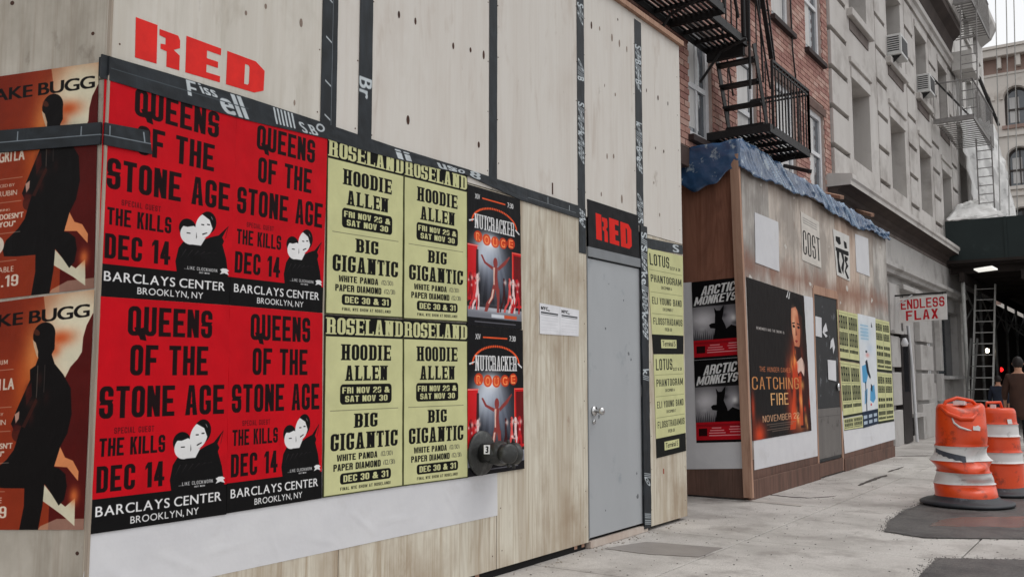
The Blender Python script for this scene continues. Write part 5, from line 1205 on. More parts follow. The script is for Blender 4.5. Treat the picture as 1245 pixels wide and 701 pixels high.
platform(6.9, 8.72, ZP1, XB+.03, -3.36); platform(8.74, 9.74, ZP1-.004, XB-.0+.03, -3.50)
f = MB(); f.box((XB+.05, 9.66, ZP1-.20), (-3.52, 9.72, ZP1-.095)); f.build('landing_beam', IRON, fe)
railing((-3.36, 7.0, ZP1), (-3.36, 8.70, ZP1), .9, 12); railing((-3.50, 8.80, ZP1), (-3.50, 9.74, ZP1), .9, 6)
for y in (9.9, 11.0): MB().tube([(XI, y, ZP2-.42), (XI+.24, y, ZP2-.15), (-3.4, y, ZP2-.09)], .014, 6).build('bracket', IRON, fe)
for y in (8.2, 9.5): MB().tube([(XI, y, ZP1-.48), (XI+.25, y, ZP1-.18), (XO, y, ZP1-.09)], .016, 6).build('bracket', IRON, fe)
# the stair between them
st0, st1 = Vector((0, 9.84, ZP1-.03)), Vector((0, 10.22, ZP2))
xa_, xb_ = XI+.06, -3.46
for x in (xa_, xb_): MB().bar((x, st0.y, st0.z+.0), (x, st1.y+.05, st1.z-.01), .012, .10).build('stair_stringer', IRON, fe)
for k in range(4):
    t = (k+.7)/4.3; y = st0.y+(st1.y-st0.y)*t; z = st0.z+(st1.z-st0.z)*t
    MB().box((xa_, y-.075, z-.012), (xb_, y+.075, z+.012)).build('stair_tread', IRON, fe)
for x in (xa_, xb_):
    MB().tube([(x, st0.y+.12, st0.z+.55), (x, st1.y+.14, st1.z+.60)], .011, 6).build('stair_handrail', IRON, fe)
    for t in (.95,): MB().tube([(x, st0.y+(st1.y-st0.y)*t, st0.z+(st1.z-st0.z)*t), (x, st0.y+(st1.y-st0.y)*t, st0.z+(st1.z-st0.z)*t+.84)], .008, 6).build('stair_upright', IRON, fe)
# the drop ladder stored upright, and tall rods to the storey above
p0, p1 = onX(925, -12, -3.5), onX(938, 72, -3.5); 
MB().bar(p0+Vector((0, 0, .0)), p1, .05, .02).build('ladder_rail', IRON, fe); MB().bar(p0+Vector((.02, .12, 0)), p1+Vector((0, .12, 0)), .02, .02).build('ladder_rail', IRON, fe)
for a, b, r_ in (((910, -14), (912, 108), .016), ((903.5, -5), (905, 45), .02), ((890, -20), (897.5, 22), .018), ((918, -14), (921, 120), .008), ((922, -14), (928, 100), .012)):
    MB().tube([onX(*a, -3.48), onX(*b, -3.48)], r_, 8).build('upright_rod', IRON, fe)
for k in range(5):
    t = k/5+.05; MB().tube([p0.lerp(p1, t), p0.lerp(p1, t)+Vector((0, .12, 0))], .01, 6).build('rung', IRON, fe)

g = MB(); r = random.Random(13)
edge_pts = [onZ(*p) for p in ((1075, 646), (1082, 632), (1100, 620), (1124, 612), (1160, 606), (1245, 600))] ; edge2 = [onZ(*p) for p in ((1075, 646), (1124, 654), (1245, 655.6))]; edge3 = [onZ(*p) for p in ((1117, 701), (1139, 679), (1245, 681))]
for E_ in (edge_pts, edge2, edge3):
    for a, b_ in zip(E_, E_[1:]):
        for k in range(int((b_-a).length*150)):
            p = a.lerp(b_, r.random()) + Vector((r.gauss(0, .03), r.gauss(0, .03), 0)); s_ = r.uniform(.0015, .004)
            g.slab([(p.x+s_*r.uniform(.6, 1.3)*math.cos(t), p.y+s_*r.uniform(.6, 1.3)*math.sin(t), .0095) for t in (0, 1.3, 2.5, 3.8, 5)], (0, 0, -.004))
tag(g.build('asphalt_crumbs', ASPH), 'loose asphalt crumbs along the edges of the dark pavement patches', 'crumbs', kind='stuff')

SCR = mat('paper_scrap', (206, 202, 196), (188, 182, 174), .8, (20, 20, 20))
rs = random.Random(21)
for (px, py) in ((930, 345), (925, 225), (965, 240), (985, 345), (1008, 300), (1030, 350), (1060, 365), (1022, 368), (912, 338), (955, 300), (1070, 300)):
    c = sx(px, py); n = 7; a0 = rs.uniform(.03, .09)
    MB().slab([(XW+.0006, c.y+a0*rs.uniform(.3, 1)*math.cos(2*PI*k/n), c.z+a0*.6*rs.uniform(.3, 1)*math.sin(2*PI*k/n)) for k in range(n)], (.0006, 0, 0)).build('paper_scrap', SCR, shed)
# ------------------------------------------------------------------ grey stone building
XS = -3.95; SY0, SY1 = 14.86, 26.9
stone = thing('stone_building', (XS-2, 20, 0), 'grey limestone apartment building with grooved piers and heavy cornices, beside the red brick one', 'building')
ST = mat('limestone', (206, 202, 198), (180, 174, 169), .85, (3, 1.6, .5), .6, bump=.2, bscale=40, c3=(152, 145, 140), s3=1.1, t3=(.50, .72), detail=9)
STD = mat('dark_limestone', (122, 112, 107), (98, 88, 84), .88, (2, 2, 1), .6, bump=.15, bscale=40, c3=(84, 74, 70), s3=2, t3=(.5, .7))  # darker limestone; shade of grooves and sills put into its colour
STS = mat('dark_cornice_stone', (80, 69, 64), (56, 47, 44), .9, (2, 2, 1), .6, bump=.15, bscale=40)  # darker, browner stone for the soffit and upper cornice
STG = mat('painted_ground_floor', (186, 183, 180), (168, 164, 161), .75, (2, 2, 2), .6, c3=(140, 135, 131), s3=1.6, t3=(.52, .72))
XR = XS-.10
GLD = mat('dark_window_glass', (50, 50, 52), (34, 34, 38), .1, (1.5, 1.5, 1.5), .7, spec=.6)
piers = [(14.86, 15.86), (17.97, 18.82), (20.72, 21.58), (23.42, 24.32), (26.1, 26.9)]
bays = [(16.12, 17.36), (19.02, 20.34), (21.86, 23.12), (24.62, 25.86)]
holes = [(a, b, z0, z1) for a, b in bays for z0, z1 in ((4.98, 6.40), (7.62, 9.16))] + [(a, b, 4.44, 9.465) for a, b in piers]
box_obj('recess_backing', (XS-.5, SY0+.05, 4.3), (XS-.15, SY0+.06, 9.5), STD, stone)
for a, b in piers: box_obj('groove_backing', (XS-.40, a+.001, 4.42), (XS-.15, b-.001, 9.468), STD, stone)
m_ = MB(); wall_with_holes(m_, XS-.42, XS-.012, SY0+.002, SY1, 4.45, 9.5, holes); m_.build('wall', ST, stone)
box_obj('side_wall', (XS-8, SY0-.0, 0), (XR-.31, SY0+.3, 14), STD, stone)
for pi_, (a, b) in enumerate(piers):
    z = 4.36 - .02*pi_; k = 0
    while z < 9.4:
        z1 = min(z+.562, 9.46)
        box_obj('stone_block', (XS-.149, a+.002, z), (XS, b-.002, z1), ST, stone, bevel=.006); z += .648
    # flat strips beside the pier
for i, (a, b) in enumerate(bays):
    for z0, z1 in ((4.98, 6.40), (7.62, 9.16)): window(stone, XR, a+.02, b-.02, z0+.01, z1-.01, rec=.34, fr=.07, mf=mat('tan_window_paint', (150, 144, 138), (130, 124, 118), .6), curtain=.35, glass=GLD)
    box_obj('window_sill', (XR, a-.16, 7.46), (XS+.09, b+.16, 7.60), ST, stone, bevel=.01)
    box_obj('sill_shadow_panel', (XR, a-.02, 7.26), (XS+.004, b+.02, 7.455), STD, stone)  # dark panel paints the shadow below the sill
    box_obj('string_course', (XR, a-.12, 6.66), (XS+.03, b+.12, 6.76), ST, stone, bevel=.008)
    box_obj('window_lintel', (XR, a-.05, 6.405), (XS+.012, b+.05, 6.60), ST, stone, bevel=.006)
    box_obj('window_lintel', (XR, a-.05, 9.165), (XS+.012, b+.05, 9.34), ST, stone, bevel=.006)
def moulding(prof, y0, y1, name, m, parent, ret=0):
    b = MB(); n = len(prof)
    for y in (y0, y1): b.v += [(x, y, z) for x, z in prof]
    for i in range(n): j = (i+1) % n; b.f.append((i, j, n+j, n+i))
    b.f.append(tuple(range(n))[::-1]); b.f.append(tuple(range(n, 2*n))); return b.build(name, m, parent)
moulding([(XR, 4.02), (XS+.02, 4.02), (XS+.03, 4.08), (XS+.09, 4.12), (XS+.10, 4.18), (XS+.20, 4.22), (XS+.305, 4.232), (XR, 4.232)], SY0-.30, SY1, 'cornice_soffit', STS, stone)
moulding([(XR, 4.234), (XS+.31, 4.234), (XS+.31, 4.30), (XS+.34, 4.33), (XS+.34, 4.40), (XS+.0, 4.445), (XR, 4.445)], SY0-.32, SY1, 'cornice', ST, stone)
moulding([(XR, 3.96), (XS+.01, 3.96), (XS+.012, 4.019), (XR, 4.019)], SY0-.1, SY1, 'frieze_strip', STD, stone)
moulding([(XR-.2, 3.45), (XS, 3.45), (XS, 3.958), (XR-.2, 3.958)], SY0, SY1, 'frieze', STG, stone)
moulding([(XR-.2, 3.24), (XS+.03, 3.24), (XS+.05, 3.30), (XS+.11, 3.34), (XS+.11, 3.42), (XS+.02, 3.448), (XR-.2, 3.448)], SY0, SY1, 'string_moulding', STG, stone)
moulding([(XR, 9.47), (XS+.03, 9.47), (XS+.05, 9.60), (XS+.10, 9.64), (XS+.11, 9.76), (XR, 9.76)], SY0, SY1-.4, 'upper_moulding', ST, stone)
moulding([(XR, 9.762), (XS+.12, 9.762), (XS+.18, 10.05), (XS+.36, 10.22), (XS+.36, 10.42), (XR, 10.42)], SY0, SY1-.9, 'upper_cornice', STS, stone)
moulding([(XR, 10.423), (XS+.40, 10.423), (XS+.44, 10.62), (XR, 10.66)], SY0, SY1-.85, 'cornice_cap', ST, stone)
box_obj('upper_wall', (XS-3, SY0, 9.5), (XR-.002, SY1, 15), ST, stone); box_obj('rear_wall', (XS-8, SY0+.31, 0), (XR-.9, SY1, 9.49), STD, stone)
# ground floor
gh = [(19.12, 19.86, .0, 2.9), (20.12, 20.86, .08, .47), (22.3, 23.12, .08, .47), (23.5, 26.3, 1.32, 2.9), (22.25, 23.2, 1.15, 2.75), (14.9, 17.9, .3, 3.0)]
m_ = MB(); wall_with_holes(m_, XR-.3, XR, SY0+.002, SY1, 0, 3.238, gh); m_.build('ground_floor_wall', STG, stone)
box_obj('dark_interior', (XR-.8, SY0+.4, 0), (XR-.5, SY1, 3.4), DARK, stone)
for a, b, z0s in ((18.24, 19.1, (0, .66, .755, 1.37, 1.47, 2.05, 2.14, 3.05)), (20.90, 22.22, (0, .72, .80, 1.36, 1.43, 1.96, 2.03, 2.7)), (23.15, 23.45, (0, .66, .74, 1.36, 1.43, 3.05))):
    for i in range(0, len(z0s), 2): box_obj('stone_block', (XR+.001, a, z0s[i]), (XS+.02, b, z0s[i+1]), STG, stone, bevel=.006)
dr = box_obj('door', (XR-.32, 18.96, .02), (XS+.035, 19.72, 2.12), mat('dark_door', (44, 38, 38), (32, 28, 28), .5), stone); box_obj('door_glass', (XS+.036, 19.12, 1.0), (XS+.040, 19.56, 1.9), GLD, dr)
box_obj('transom', (XR-.25, 19.14, 2.24), (XR-.20, 19.84, 2.88), GL, stone)
box_obj('door_hood', (XR, 19.06, 2.98), (XS+.10, 20.9, 3.08), STG, stone, bevel=.01); box_obj('lintel_shade', (XR, 18.3, 2.10), (XS+.07, 19.08, 2.16), STG, stone)
MB().tube([(XS+.06, 19.94, .0), (XS+.05, 19.80, 1.5), (XS+.03, 19.66, 2.3)], .03, 8).build('drainpipe', WF, stone)
for a, b in ((20.12, 20.86), (22.3, 23.12)):
    gr = box_obj('basement_sill', (XR, a-.08, .475), (XS+.06, b+.08, .55), STG, stone)
    n = 5
    for k in range(n): y = a+(b-a)*(k+.5)/n; MB().bar((XR-.04, y, .08), (XR-.04, y, .47), .02, .02).build('grille_bar', IRON, gr)
    for z in (.2, .34): MB().bar((XR-.04, a, z), (XR-.04, b, z), .02, .012).build('grille_bar', IRON, gr)
box_obj('shop_ledge', (XR-.05, 23.46, 1.24), (XS+.14, 26.4, 1.315), mat('pale_ledge', (190, 188, 186), None, .6), stone)
window(stone, XR, 22.27, 23.18, 1.17, 2.73, rec=.12, mf=WF, curtain=.8)
box_obj('shop_window', (XR-.2, 23.52, 1.33), (XR-.15, 26.28, 2.88), GL, stone)
# wall lamp by the door
lp = thing('wall_lamp', (XS+.1, 19.5, 2.1), 'small pale wall lamp beside the dark doorway, under the red and white sign', 'lamp')
p = onX(1100, 417, XS+.12); MB().tube([p+Vector((0, 0, .10)), p, p-Vector((0, 0, .06))], [.03, .07, .05], 10).build('lamp_shade', WF, lp, True); MB().tube([p+Vector((-.14, 0, .12)), p+Vector((0, 0, .12)), p+Vector((0, 0, .09))], .014, 6).build('bracket', IRON, lp)
# dark bollard-like standpipes by the shed end
for (px0, px1, pyb, pyt, lab) in ((1087.5, 1097, 536.5, 505, 'short grey capped pipe standing at the far end of the old shed'),):
    p = onZ((px0+px1)/2, pyb); h = .62; t = thing('capped_pipe', p, lab, 'pipe')
    MB().tube([p, p+Vector((0, 0, h)), p+Vector((0, 0, h+.02))], [.075, .075, .06], 16).build('pipe', STG, t, True); MB().tube([p+Vector((0, 0, h+.02)), p+Vector((0, 0, h+.09)), p+Vector((0, 0, h+.10))], [.09, .09, .05], 16).build('cap', IRON, t, True)
# air conditioners hanging out of the upper windows
AC = mat('ac_shell', (212, 212, 210), (196, 196, 194), .5, (6, 6, 6))
for y0, y1, z0, lab in ((18.98, 19.6, 7.64, 'white air conditioner in an upper window of the stone building, nearer of two'), (21.9, 22.5, 7.64, 'pale air conditioner in an upper window of the stone building, farther of two')):
    t = thing('air_conditioner', (XS, (y0+y1)/2, z0), lab, 'air conditioner', 'air conditioners in the upper windows')
    b = box_obj('casing', (XR-.1, y0, z0), (XS+.26, y1, z0+.42), AC, t, bevel=.01)
    for s in range(7): box_obj('louvre', (XS-.0, y0-.006, z0+.08+.045*s), (XS+.22, y0-.0005, z0+.10+.045*s), IRON, t)
    box_obj('rear_grille', (XS+.2605, y0+.06, z0+.06), (XS+.266, y1-.06, z0+.36), IRON, t); MB().slab([(XS+.02, y0+.05, z0-.002), (XS+.24, y0+.05, z0-.002), (XS+.02, y0+.05, z0-.2)], (0, .03, 0)).build('support_bracket', IRON, t)

# ------------------------------------------------------------------ the hanging sign
ys_ = 18.62; q = [onY(1092.5, 362.5, ys_), onY(1150.5, 357, ys_), onY(1151.5, 388, ys_), onY(1094, 392.5, ys_)]
sg = thing('hanging_sign', (XS, ys_, 2.5), 'white hanging sign lettered ENDLESS FLAX in red over the stone building door', 'sign')
MB().slab([v+Vector((0, .045, 0)) for v in q], (0, -.04, 0)).build('sign_box', mat('sign_white', (226, 224, 222), (206, 204, 202), .5), sg)
sheet('sign_face', q, (0, -1, 0), .002, M_SIGN, 4, 3, .0002, sg)
MB().bar(q[0]+Vector((-.18, .03, .05)), q[1]+Vector((0, .03, .03)), .03, .03).build('sign_bracket', IRON, sg)
MB().bar(onY(1090.5, 370.5, ys_-.05), onY(1109, 358.5, ys_-.05), .035, .02).build('white_brace', WF, sg)
for i in (0, 1): v = q[i].lerp(q[1-i], .08); MB().tube([v+Vector((0, .03, -.01)), v+Vector((0, .03, .05))], .008, 6).build('hanger', IRON, sg)

# ------------------------------------------------------------------ pale building farther on, with its own fire escape
fb = thing('pale_building', (XS-2, 30, 0), 'pale stained building beyond the cornice with a balcony and iron ladders on its front', 'building')
PB = mat('pale_render', (220, 217, 213), (204, 200, 196), .85, (1.5, 1.5, .8), .6, c3=(150, 144, 139), s3=1.5, t3=(.52, .72), bump=.2, bscale=20)
XF = XS+.0
fh = [(27.3, 28.5, z, z+1.9) for z in (5.2, 8.2, 11.2)] + [(29.2, 30.3, z, z+1.9) for z in (5.2, 8.2, 11.2)] + [(31.0, 32.0, z, z+1.9) for z in (5.2, 8.2, 11.2)]
m_ = MB(); wall_with_holes(m_, XF-.4, XF, 26.92, 32.9, 0, 16, fh); m_.build('wall', PB, fb); box_obj('side_wall', (XF-8, 32.9, 0), (XF, 33.1, 16), PB, fb); box_obj('near_wall', (XF-8, 26.92, 9), (XF-.41, 27.1, 16), PB, fb)
for h in fh: window(fb, XF, *h, rec=.3, mf=WF2, curtain=.5, sill=PB)
moulding([(XF, 12.0), (XF+.3, 12.2), (XF+.45, 12.5), (XF+.45, 12.7), (XF, 12.9)], 27.0, 32.9, 'cornice', PB, fb)
PI_ = mat('pale_iron', (150, 147, 145), (120, 116, 114), .6, (10, 10, 10))
f2 = thing('fire_escape', (XF, 25.2, 7.35), 'pale weathered fire escape balcony with ladders at the end of the stone building', 'fire escape')
def balcony2(y0, y1, z, x1=-3.05, h=.9):
    MB().box((XF+.02, y0, z-.06), (x1, y0+.03, z+.05)).build('balcony_edge', PI_, f2); MB().box((x1-.03, y0+.031, z-.06), (x1, y1, z+.05)).build('balcony_edge', PI_, f2)
    for k in range(16): y = y0+.06+(y1-y0-.08)*k/16; MB().bar((XF+.03, y, z), (x1-.04, y, z), .06, .012).build('floor_slat', PI_, f2)
    for a, b in (((XF+.05, y0, z), (x1, y0, z)), ((x1, y0, z), (x1, y1, z))):
        a, b = Vector(a), Vector(b); u = Vector((0, 0, h)); r_ = MB().bar(a+u, b+u, .03).build('railing', PI_, f2)
        n = max(4, int((b-a).length/.14))
        for k in range(n+1): c = a.lerp(b, k/n); MB().bar(c, c+u, .012).build('baluster', PI_, r_)
def ladder2(a, b, w, n, name='ladder', r=.018, m=None, parent=None):
    a, b = Vector(a), Vector(b); w = Vector(w); m = m or PI_
    l = MB().tube([a, b], r, 6).build(name, m, parent or f2); 
    MB().tube([a+w, b+w], r, 6).build('ladder_rail', m, l)
    for k in range(n): c = a.lerp(b, (k+.5)/n); MB().tube([c, c+w], r*.7, 6).build('rung', m, l)
    return l
balcony2(23.5, 26.9, 7.35)
balcony2(24.5, 27.6, 10.55, -3.1)
ladder2((-3.42, 24.2, 7.4), (-3.42, 24.9, 10.5), (.36, 0, 0), 13)
ladder2((-3.30, 25.6, 5.3), (-3.30, 25.6, 7.3), (.34, 0, 0), 9)
ladder2((-3.42, 25.2, 10.6), (-3.42, 25.6, 13.4), (.36, 0, 0), 11)
MB().tube([onX(1131, 92, -3.8), onX(1180, 142, -3.5)], .025, 6).build('stair_rail', IRON, f2)
MB().tube([onX(1190, 94, -3.6), onX(1214, 152, -3.6)], .05, 6).build('stay_bar', IRON, f2); MB().tube([onX(1185, 143, -3.2), onX(1206, 182, -3.2)], .05, 6).build('stay_bar', WF, f2)
MB().box((-3.9, 26.4, 9.4), (-3.4, 27.6, 9.9)).build('cornice_bracket', PB, fb)
# white debris netting
NET = mat('debris_netting', (232, 232, 230), (212, 210, 208), .8, (2, 2, 1), .6, bump=.6, bscale=4, c3=(150, 148, 146), s3=3, t3=(.55, .75))
def drape(name, pts, bulge, m, label, cat, nu=14, nv=14, seed=0, kind=None):
    V = []; Fc = []; A, B, C, D = [Vector(p) for p in pts]
    for j in range(nv+1):
        for i in range(nu+1):
            u, v = i/nu, j/nv; p = (A*(1-u)+B*u)*(1-v) + (D*(1-u)+C*u)*v
            w = bulge*(_nf(u*3+seed, v*3, seed)+.5*_nf(u*8, v*7, seed+2)); V.append(tuple(p+Vector((w*.6, -w, w*.4))))
    n1 = nu+1
    for j in range(nv):
        for i in range(nu): a = j*n1+i; Fc.append((a, a+n1, a+n1+1, a+1))
    b = MB(); b.v = V; b.f = Fc; o = b.build(name, m, None, True); s = o.modifiers.new('thick', 'SOLIDIFY'); s.thickness = .01
    return tag(o, label, cat)
drape('debris_netting', [(-3.85, 27.0, 8.6), (-3.35, 30, 8.6), (-2.72, 29.0, 5.35), (-3.6, 27.0, 5.2)], .12, NET, 'pale debris netting hanging down the far building front, above the scaffold', 'netting', seed=3)

# ------------------------------------------------------------------ sidewalk scaffold with dark green parapet
SCF = mat('scaffold_steel', (120, 120, 118), (84, 82, 80), .5, (10, 10, 10), metal=.3)
SCW = mat('white_painted_pole', (190, 190, 186), (158, 156, 152), .5, (10, 10, 10))
GRN = mat('dark_green_board', (34, 46, 46), (26, 36, 37), .6, (2, 2, 2), .6, c3=(52, 62, 62), s3=2, t3=(.6, .75))
TMB = mat('dark_timber', (52, 44, 40), (34, 28, 26), .85, (3, 14, 3))
sc = thing('sidewalk_scaffold', (-1.5, 26, 0), 'dark green sidewalk scaffold spanning the pavement at the right, ladders and people beneath', 'scaffold')
SA, SB, SXa, SXb = 24.4, 57, -3.9, 1.6  # far end drawn out beyond view, added length keeps the walk below dark
for a, b in ((SXa-.02, -2.62), (-2.615, -1.4), (-1.395, -.1), (-.095, SXb)): box_obj('parapet_board', (a, SA, 4.09), (b, SA+.03, 5.06), GRN, sc)
box_obj('parapet_batten', (-2.65, SA-.03, 4.09), (-2.59, SA-.001, 5.06), GRN, sc); box_obj('parapet_rail', (SXa, SA-.04, 4.02), (SXb, SA+.06, 4.088), TMB, sc)
for a in np.arange(SA+.1, SB, 1.2): box_obj('deck_board', (SXa, a, 3.98), (SXb, a+1.19, 4.05), TMB, sc)
for a in np.arange(SA+.4, SB, 1.2): box_obj('joist', (SXa, a, 3.80), (SXb, a+.08, 3.979), TMB, sc)
for x in (-3.62, -2.3, -.4, 1.4): box_obj('girder', (x-.05, SA+.1, 3.58), (x+.05, SB, 3.799), TMB, sc)
box_obj('side_parapet', (SXb-.03, SA+.04, 4.06), (SXb, SB, 5.06), GRN, sc)
for i, y in enumerate(np.arange(SA+.25, SB, 2.7)):
    for x in (-3.62, 1.4):
        p = MB().tube([(x, y, 0), (x, y, 3.58)], .042 if i else .045, 10).build('post', SCW if i == 0 else SCF, sc, True)
        box_obj('base_plate', (x-.09, y-.09, .002), (x+.09, y+.09, .016), SCF, p)
    if i: MB().tube([(-3.62, y, 2.6), (-3.62, y-2.7, 3.5)], .022, 6).build('cross_brace', SCF, sc); MB().tube([(-3.62, y, 3.5), (-3.62, y-2.7, 2.6)], .022, 6).build('cross_brace', SCF, sc)
    if i > 1: MB().tube([(-2.75+.02*i, y, 0), (-2.75+.02*i, y, 3.58)], .04, 8).build('post', SCF, sc, True); MB().tube([(-3.6, y, 3.1), (-2.7, y, 2.3)], .02, 6).build('cross_brace', SCF, sc)
# street-side board added out of view to block light; dark board along the facade
box_obj('added_lining_board', (1.45, SA+1.0, 0), (1.5, SB, 3.57), TMB, sc); box_obj('added_lining_board', (-3.93, 27.0, 0), (-3.88, SB, 3.57), TMB, sc)
drape('white_sheeting', [(-3.86, SA+1.6, 5.72), (-3.30, SA+1.9, 5.92), (-2.62, SA+.0, 5.075), (-3.9, SA-.02, 5.08)], .05, NET, 'crumpled white sheeting piled on top of the dark green scaffold parapet', 'sheeting', seed=7)
def lamp(p, r, e, lab, col=(255, 240, 214), grp='work lamps under the scaffold'):
    t = thing('work_lamp', p, lab, 'lamp', grp); MB().tube([Vector(p)+Vector((0, 0, r*1.0)), Vector(p)+Vector((0, 0, r*1.9)), Vector(p)+Vector((0, 0, r*2.4))], [r*1.1, r*.8, r*.3], 10).build('lamp_cage', IRON, t)
    V = [(0, 0, -r)]; bmx = bmesh.new(); bmesh.ops.create_uvsphere(bmx, u_segments=12, v_segments=8, radius=r, matrix=Matrix.Translation(Vector(p))); me = bpy.data.meshes.new('bulb'); bmx.to_mesh(me); bmx.free()
    me.materials.append(mat('bulb_glow_%d%d' % (int(e), col[2]), col, col, emit=e)); link('bulb', me, t)
lamp(onY(1217, 449, 33), .07, 3, 'red warning lantern glowing under the scaffold beside the people', (230, 30, 30))
lamp(onY(1200, 426, 30), .065, 9, 'lit round work lamp behind the ladder under the scaffold'); lamp(onY(1225.5, 434, 40), .10, 8, 'lit work lamp under the scaffold, left of two near the orange awning'); lamp(onY(1235.5, 436, 44), .08, 6, 'lit work lamp under the scaffold, right of two near the orange awning')
t = thing('ceiling_light', (-3.1, 25.4, 3.9), 'bright flat ceiling light under the near edge of the scaffold', 'lamp')
qa, qb, qc, qd = [onZ(a, b, 3.76) for a, b in ((1184, 328), (1206, 324.5), (1213, 328), (1190, 331))]
MB().slab([qa, qb, qc, qd], (0, 0, .03)).build('diffuser', mat('panel_glow', (255, 252, 244), None, emit=.8), t); MB().slab([v+Vector((0, 0, .031)) for v in (qa, qb, qc, qd)], (0, 0, .008)).build('housing', SCF, t)
# ladders leaning on the scaffold
def ladder(a, b, w, n, lab, m, r=.022):
    t = thing('ladder', a, lab, 'ladder', 'ladders leaning on the scaffold'); a, b, w = Vector(a), Vector(b), Vector(w)
    for k in (0, 1): MB().bar(a+w*k, b+w*k, r*1.6, r*2.6).build('ladder_rail', m, t)
    for k in range(n): c = a.lerp(b, (k+.6)/n); MB().tube([c, c+w], r*.55, 6).build('rung', m, t)
a = onZ(1181, 524); ladder(a, a+Vector((.08, 1.2, 3.6)), (.44, .05, 0), 13, 'pale extension ladder leaning on the scaffold, wide one standing behind the drums', SCW)
a = onZ(1172, 527); ladder(a+Vector((-.02, .1, 0)), a+Vector((.10, 1.0, 2.2)), (.12, .12, 0), 8, 'narrow folded ladder leaning beside the scaffold post', SCF)
for k, (px, t_, b_) in enumerate(((1213, 120, 262), (1234, 60, 262), (1224, 30, 262))):
    o = MB().tube([onY(px-4, t_-180, 26), onY(px, t_, 26), onY(px+3, b_, 26)], .012, 5).build('hanging_rope', SCW); tag(o, ('thin pale rope hanging in front of the arched building, left of three', 'thin pale rope hanging in front of the arched building, right of three', 'thin pale rope hanging in front of the arched building, middle of three')[k], 'rope', 'ropes hanging over the scaffold')

# ------------------------------------------------------------------ cream building with arched windows closing the view
YA = 60; ab = thing('arched_building', (-3, YA+3, 0), 'cream building with rows of arched windows and a bracketed cornice closing the street', 'building')
CR = mat('cream_stone', (222, 215, 207), (208, 200, 192), .85, (.8, .8, .8), .6, c3=(172, 160, 150), s3=.6, t3=(.55, .75))
CR2 = mat('brown_stone_trim', (170, 146, 136), (148, 122, 112), .85, (1, 1, 1)); AX0, AX1 = -12, 9
def arch_pts(cx, w, zs, z0, n=12, r=None):
    r = w/2; return [(cx-r, z0), (cx-r, zs)] + [(cx-r*math.cos(PI*k/n), zs+r*math.sin(PI*k/n)) for k in range(1, n)] + [(cx+r, zs), (cx+r, z0)]
rows = [(15.95, 17.55), (12.35, 13.95), (8.9, 10.4), (5.5, 7.0)]; cw = 1.28; cxs = [-5.52+1.98*k for k in range(-3, 7)]
zb = [4.4, 8.3, 11.75, 15.3, 19.0]
b = MB()
for ri, (z0, zs) in enumerate(rows):
    zt1 = [19.0, 15.3, 11.75, 8.3][ri]; zb1 = [15.3, 11.75, 8.3, 4.4][ri]
    for cx in cxs:
        # wall round one arched opening, built as quads with depth
        A = arch_pts(cx, cw, zs, z0); x0, x1 = cx-.99, cx+.99
        n = len(A); outer = []
        for i, (x, z) in enumerate(A):
            if i == 0: outer.append((x0, zb1))
            elif i == n-1: outer.append((x1, zb1))
            elif z <= zs+1e-6: outer.append((x0 if x < cx else x1, z))
            else:
                t = (x-(cx-cw/2))/cw; outer.append((x0+(x1-x0)*t, zt1))
        outer[1] = (x0, zs); outer[-2] = (x1, zs)
        for i in range(n-1):
            a_, c_ = A[i], A[i+1]; p_, q_ = outer[i], outer[i+1]
            if i == 1: b.poly([(a_[0], YA, a_[1]), (c_[0], YA, c_[1]), (q_[0], YA, q_[1]), (x0, YA, zt1), (p_[0], YA, p_[1])])
            elif i == n-3: b.poly([(a_[0], YA, a_[1]), (c_[0], YA, c_[1]), (q_[0], YA, q_[1]), (x1, YA, zt1), (p_[0], YA, p_[1])])
            else: b.poly([(a_[0], YA, a_[1]), (c_[0], YA, c_[1]), (q_[0], YA, q_[1]), (p_[0], YA, p_[1])])
            b.poly([(a_[0], YA, a_[1]), (c_[0], YA, c_[1]), (c_[0], YA+.35, c_[1]), (a_[0], YA+.35, a_[1])])
        b.poly([(A[0][0], YA, z0), (A[-1][0], YA, z0), (x1, YA, zb1), (x0, YA, zb1)]); b.poly([(A[0][0], YA, z0), (A[-1][0], YA, z0), (A[-1][0], YA+.35, z0), (A[0][0], YA+.35, z0)])
b.build('wall', CR, ab)
WFD = mat('dark_sash', (74, 66, 62), (58, 52, 50), .6)
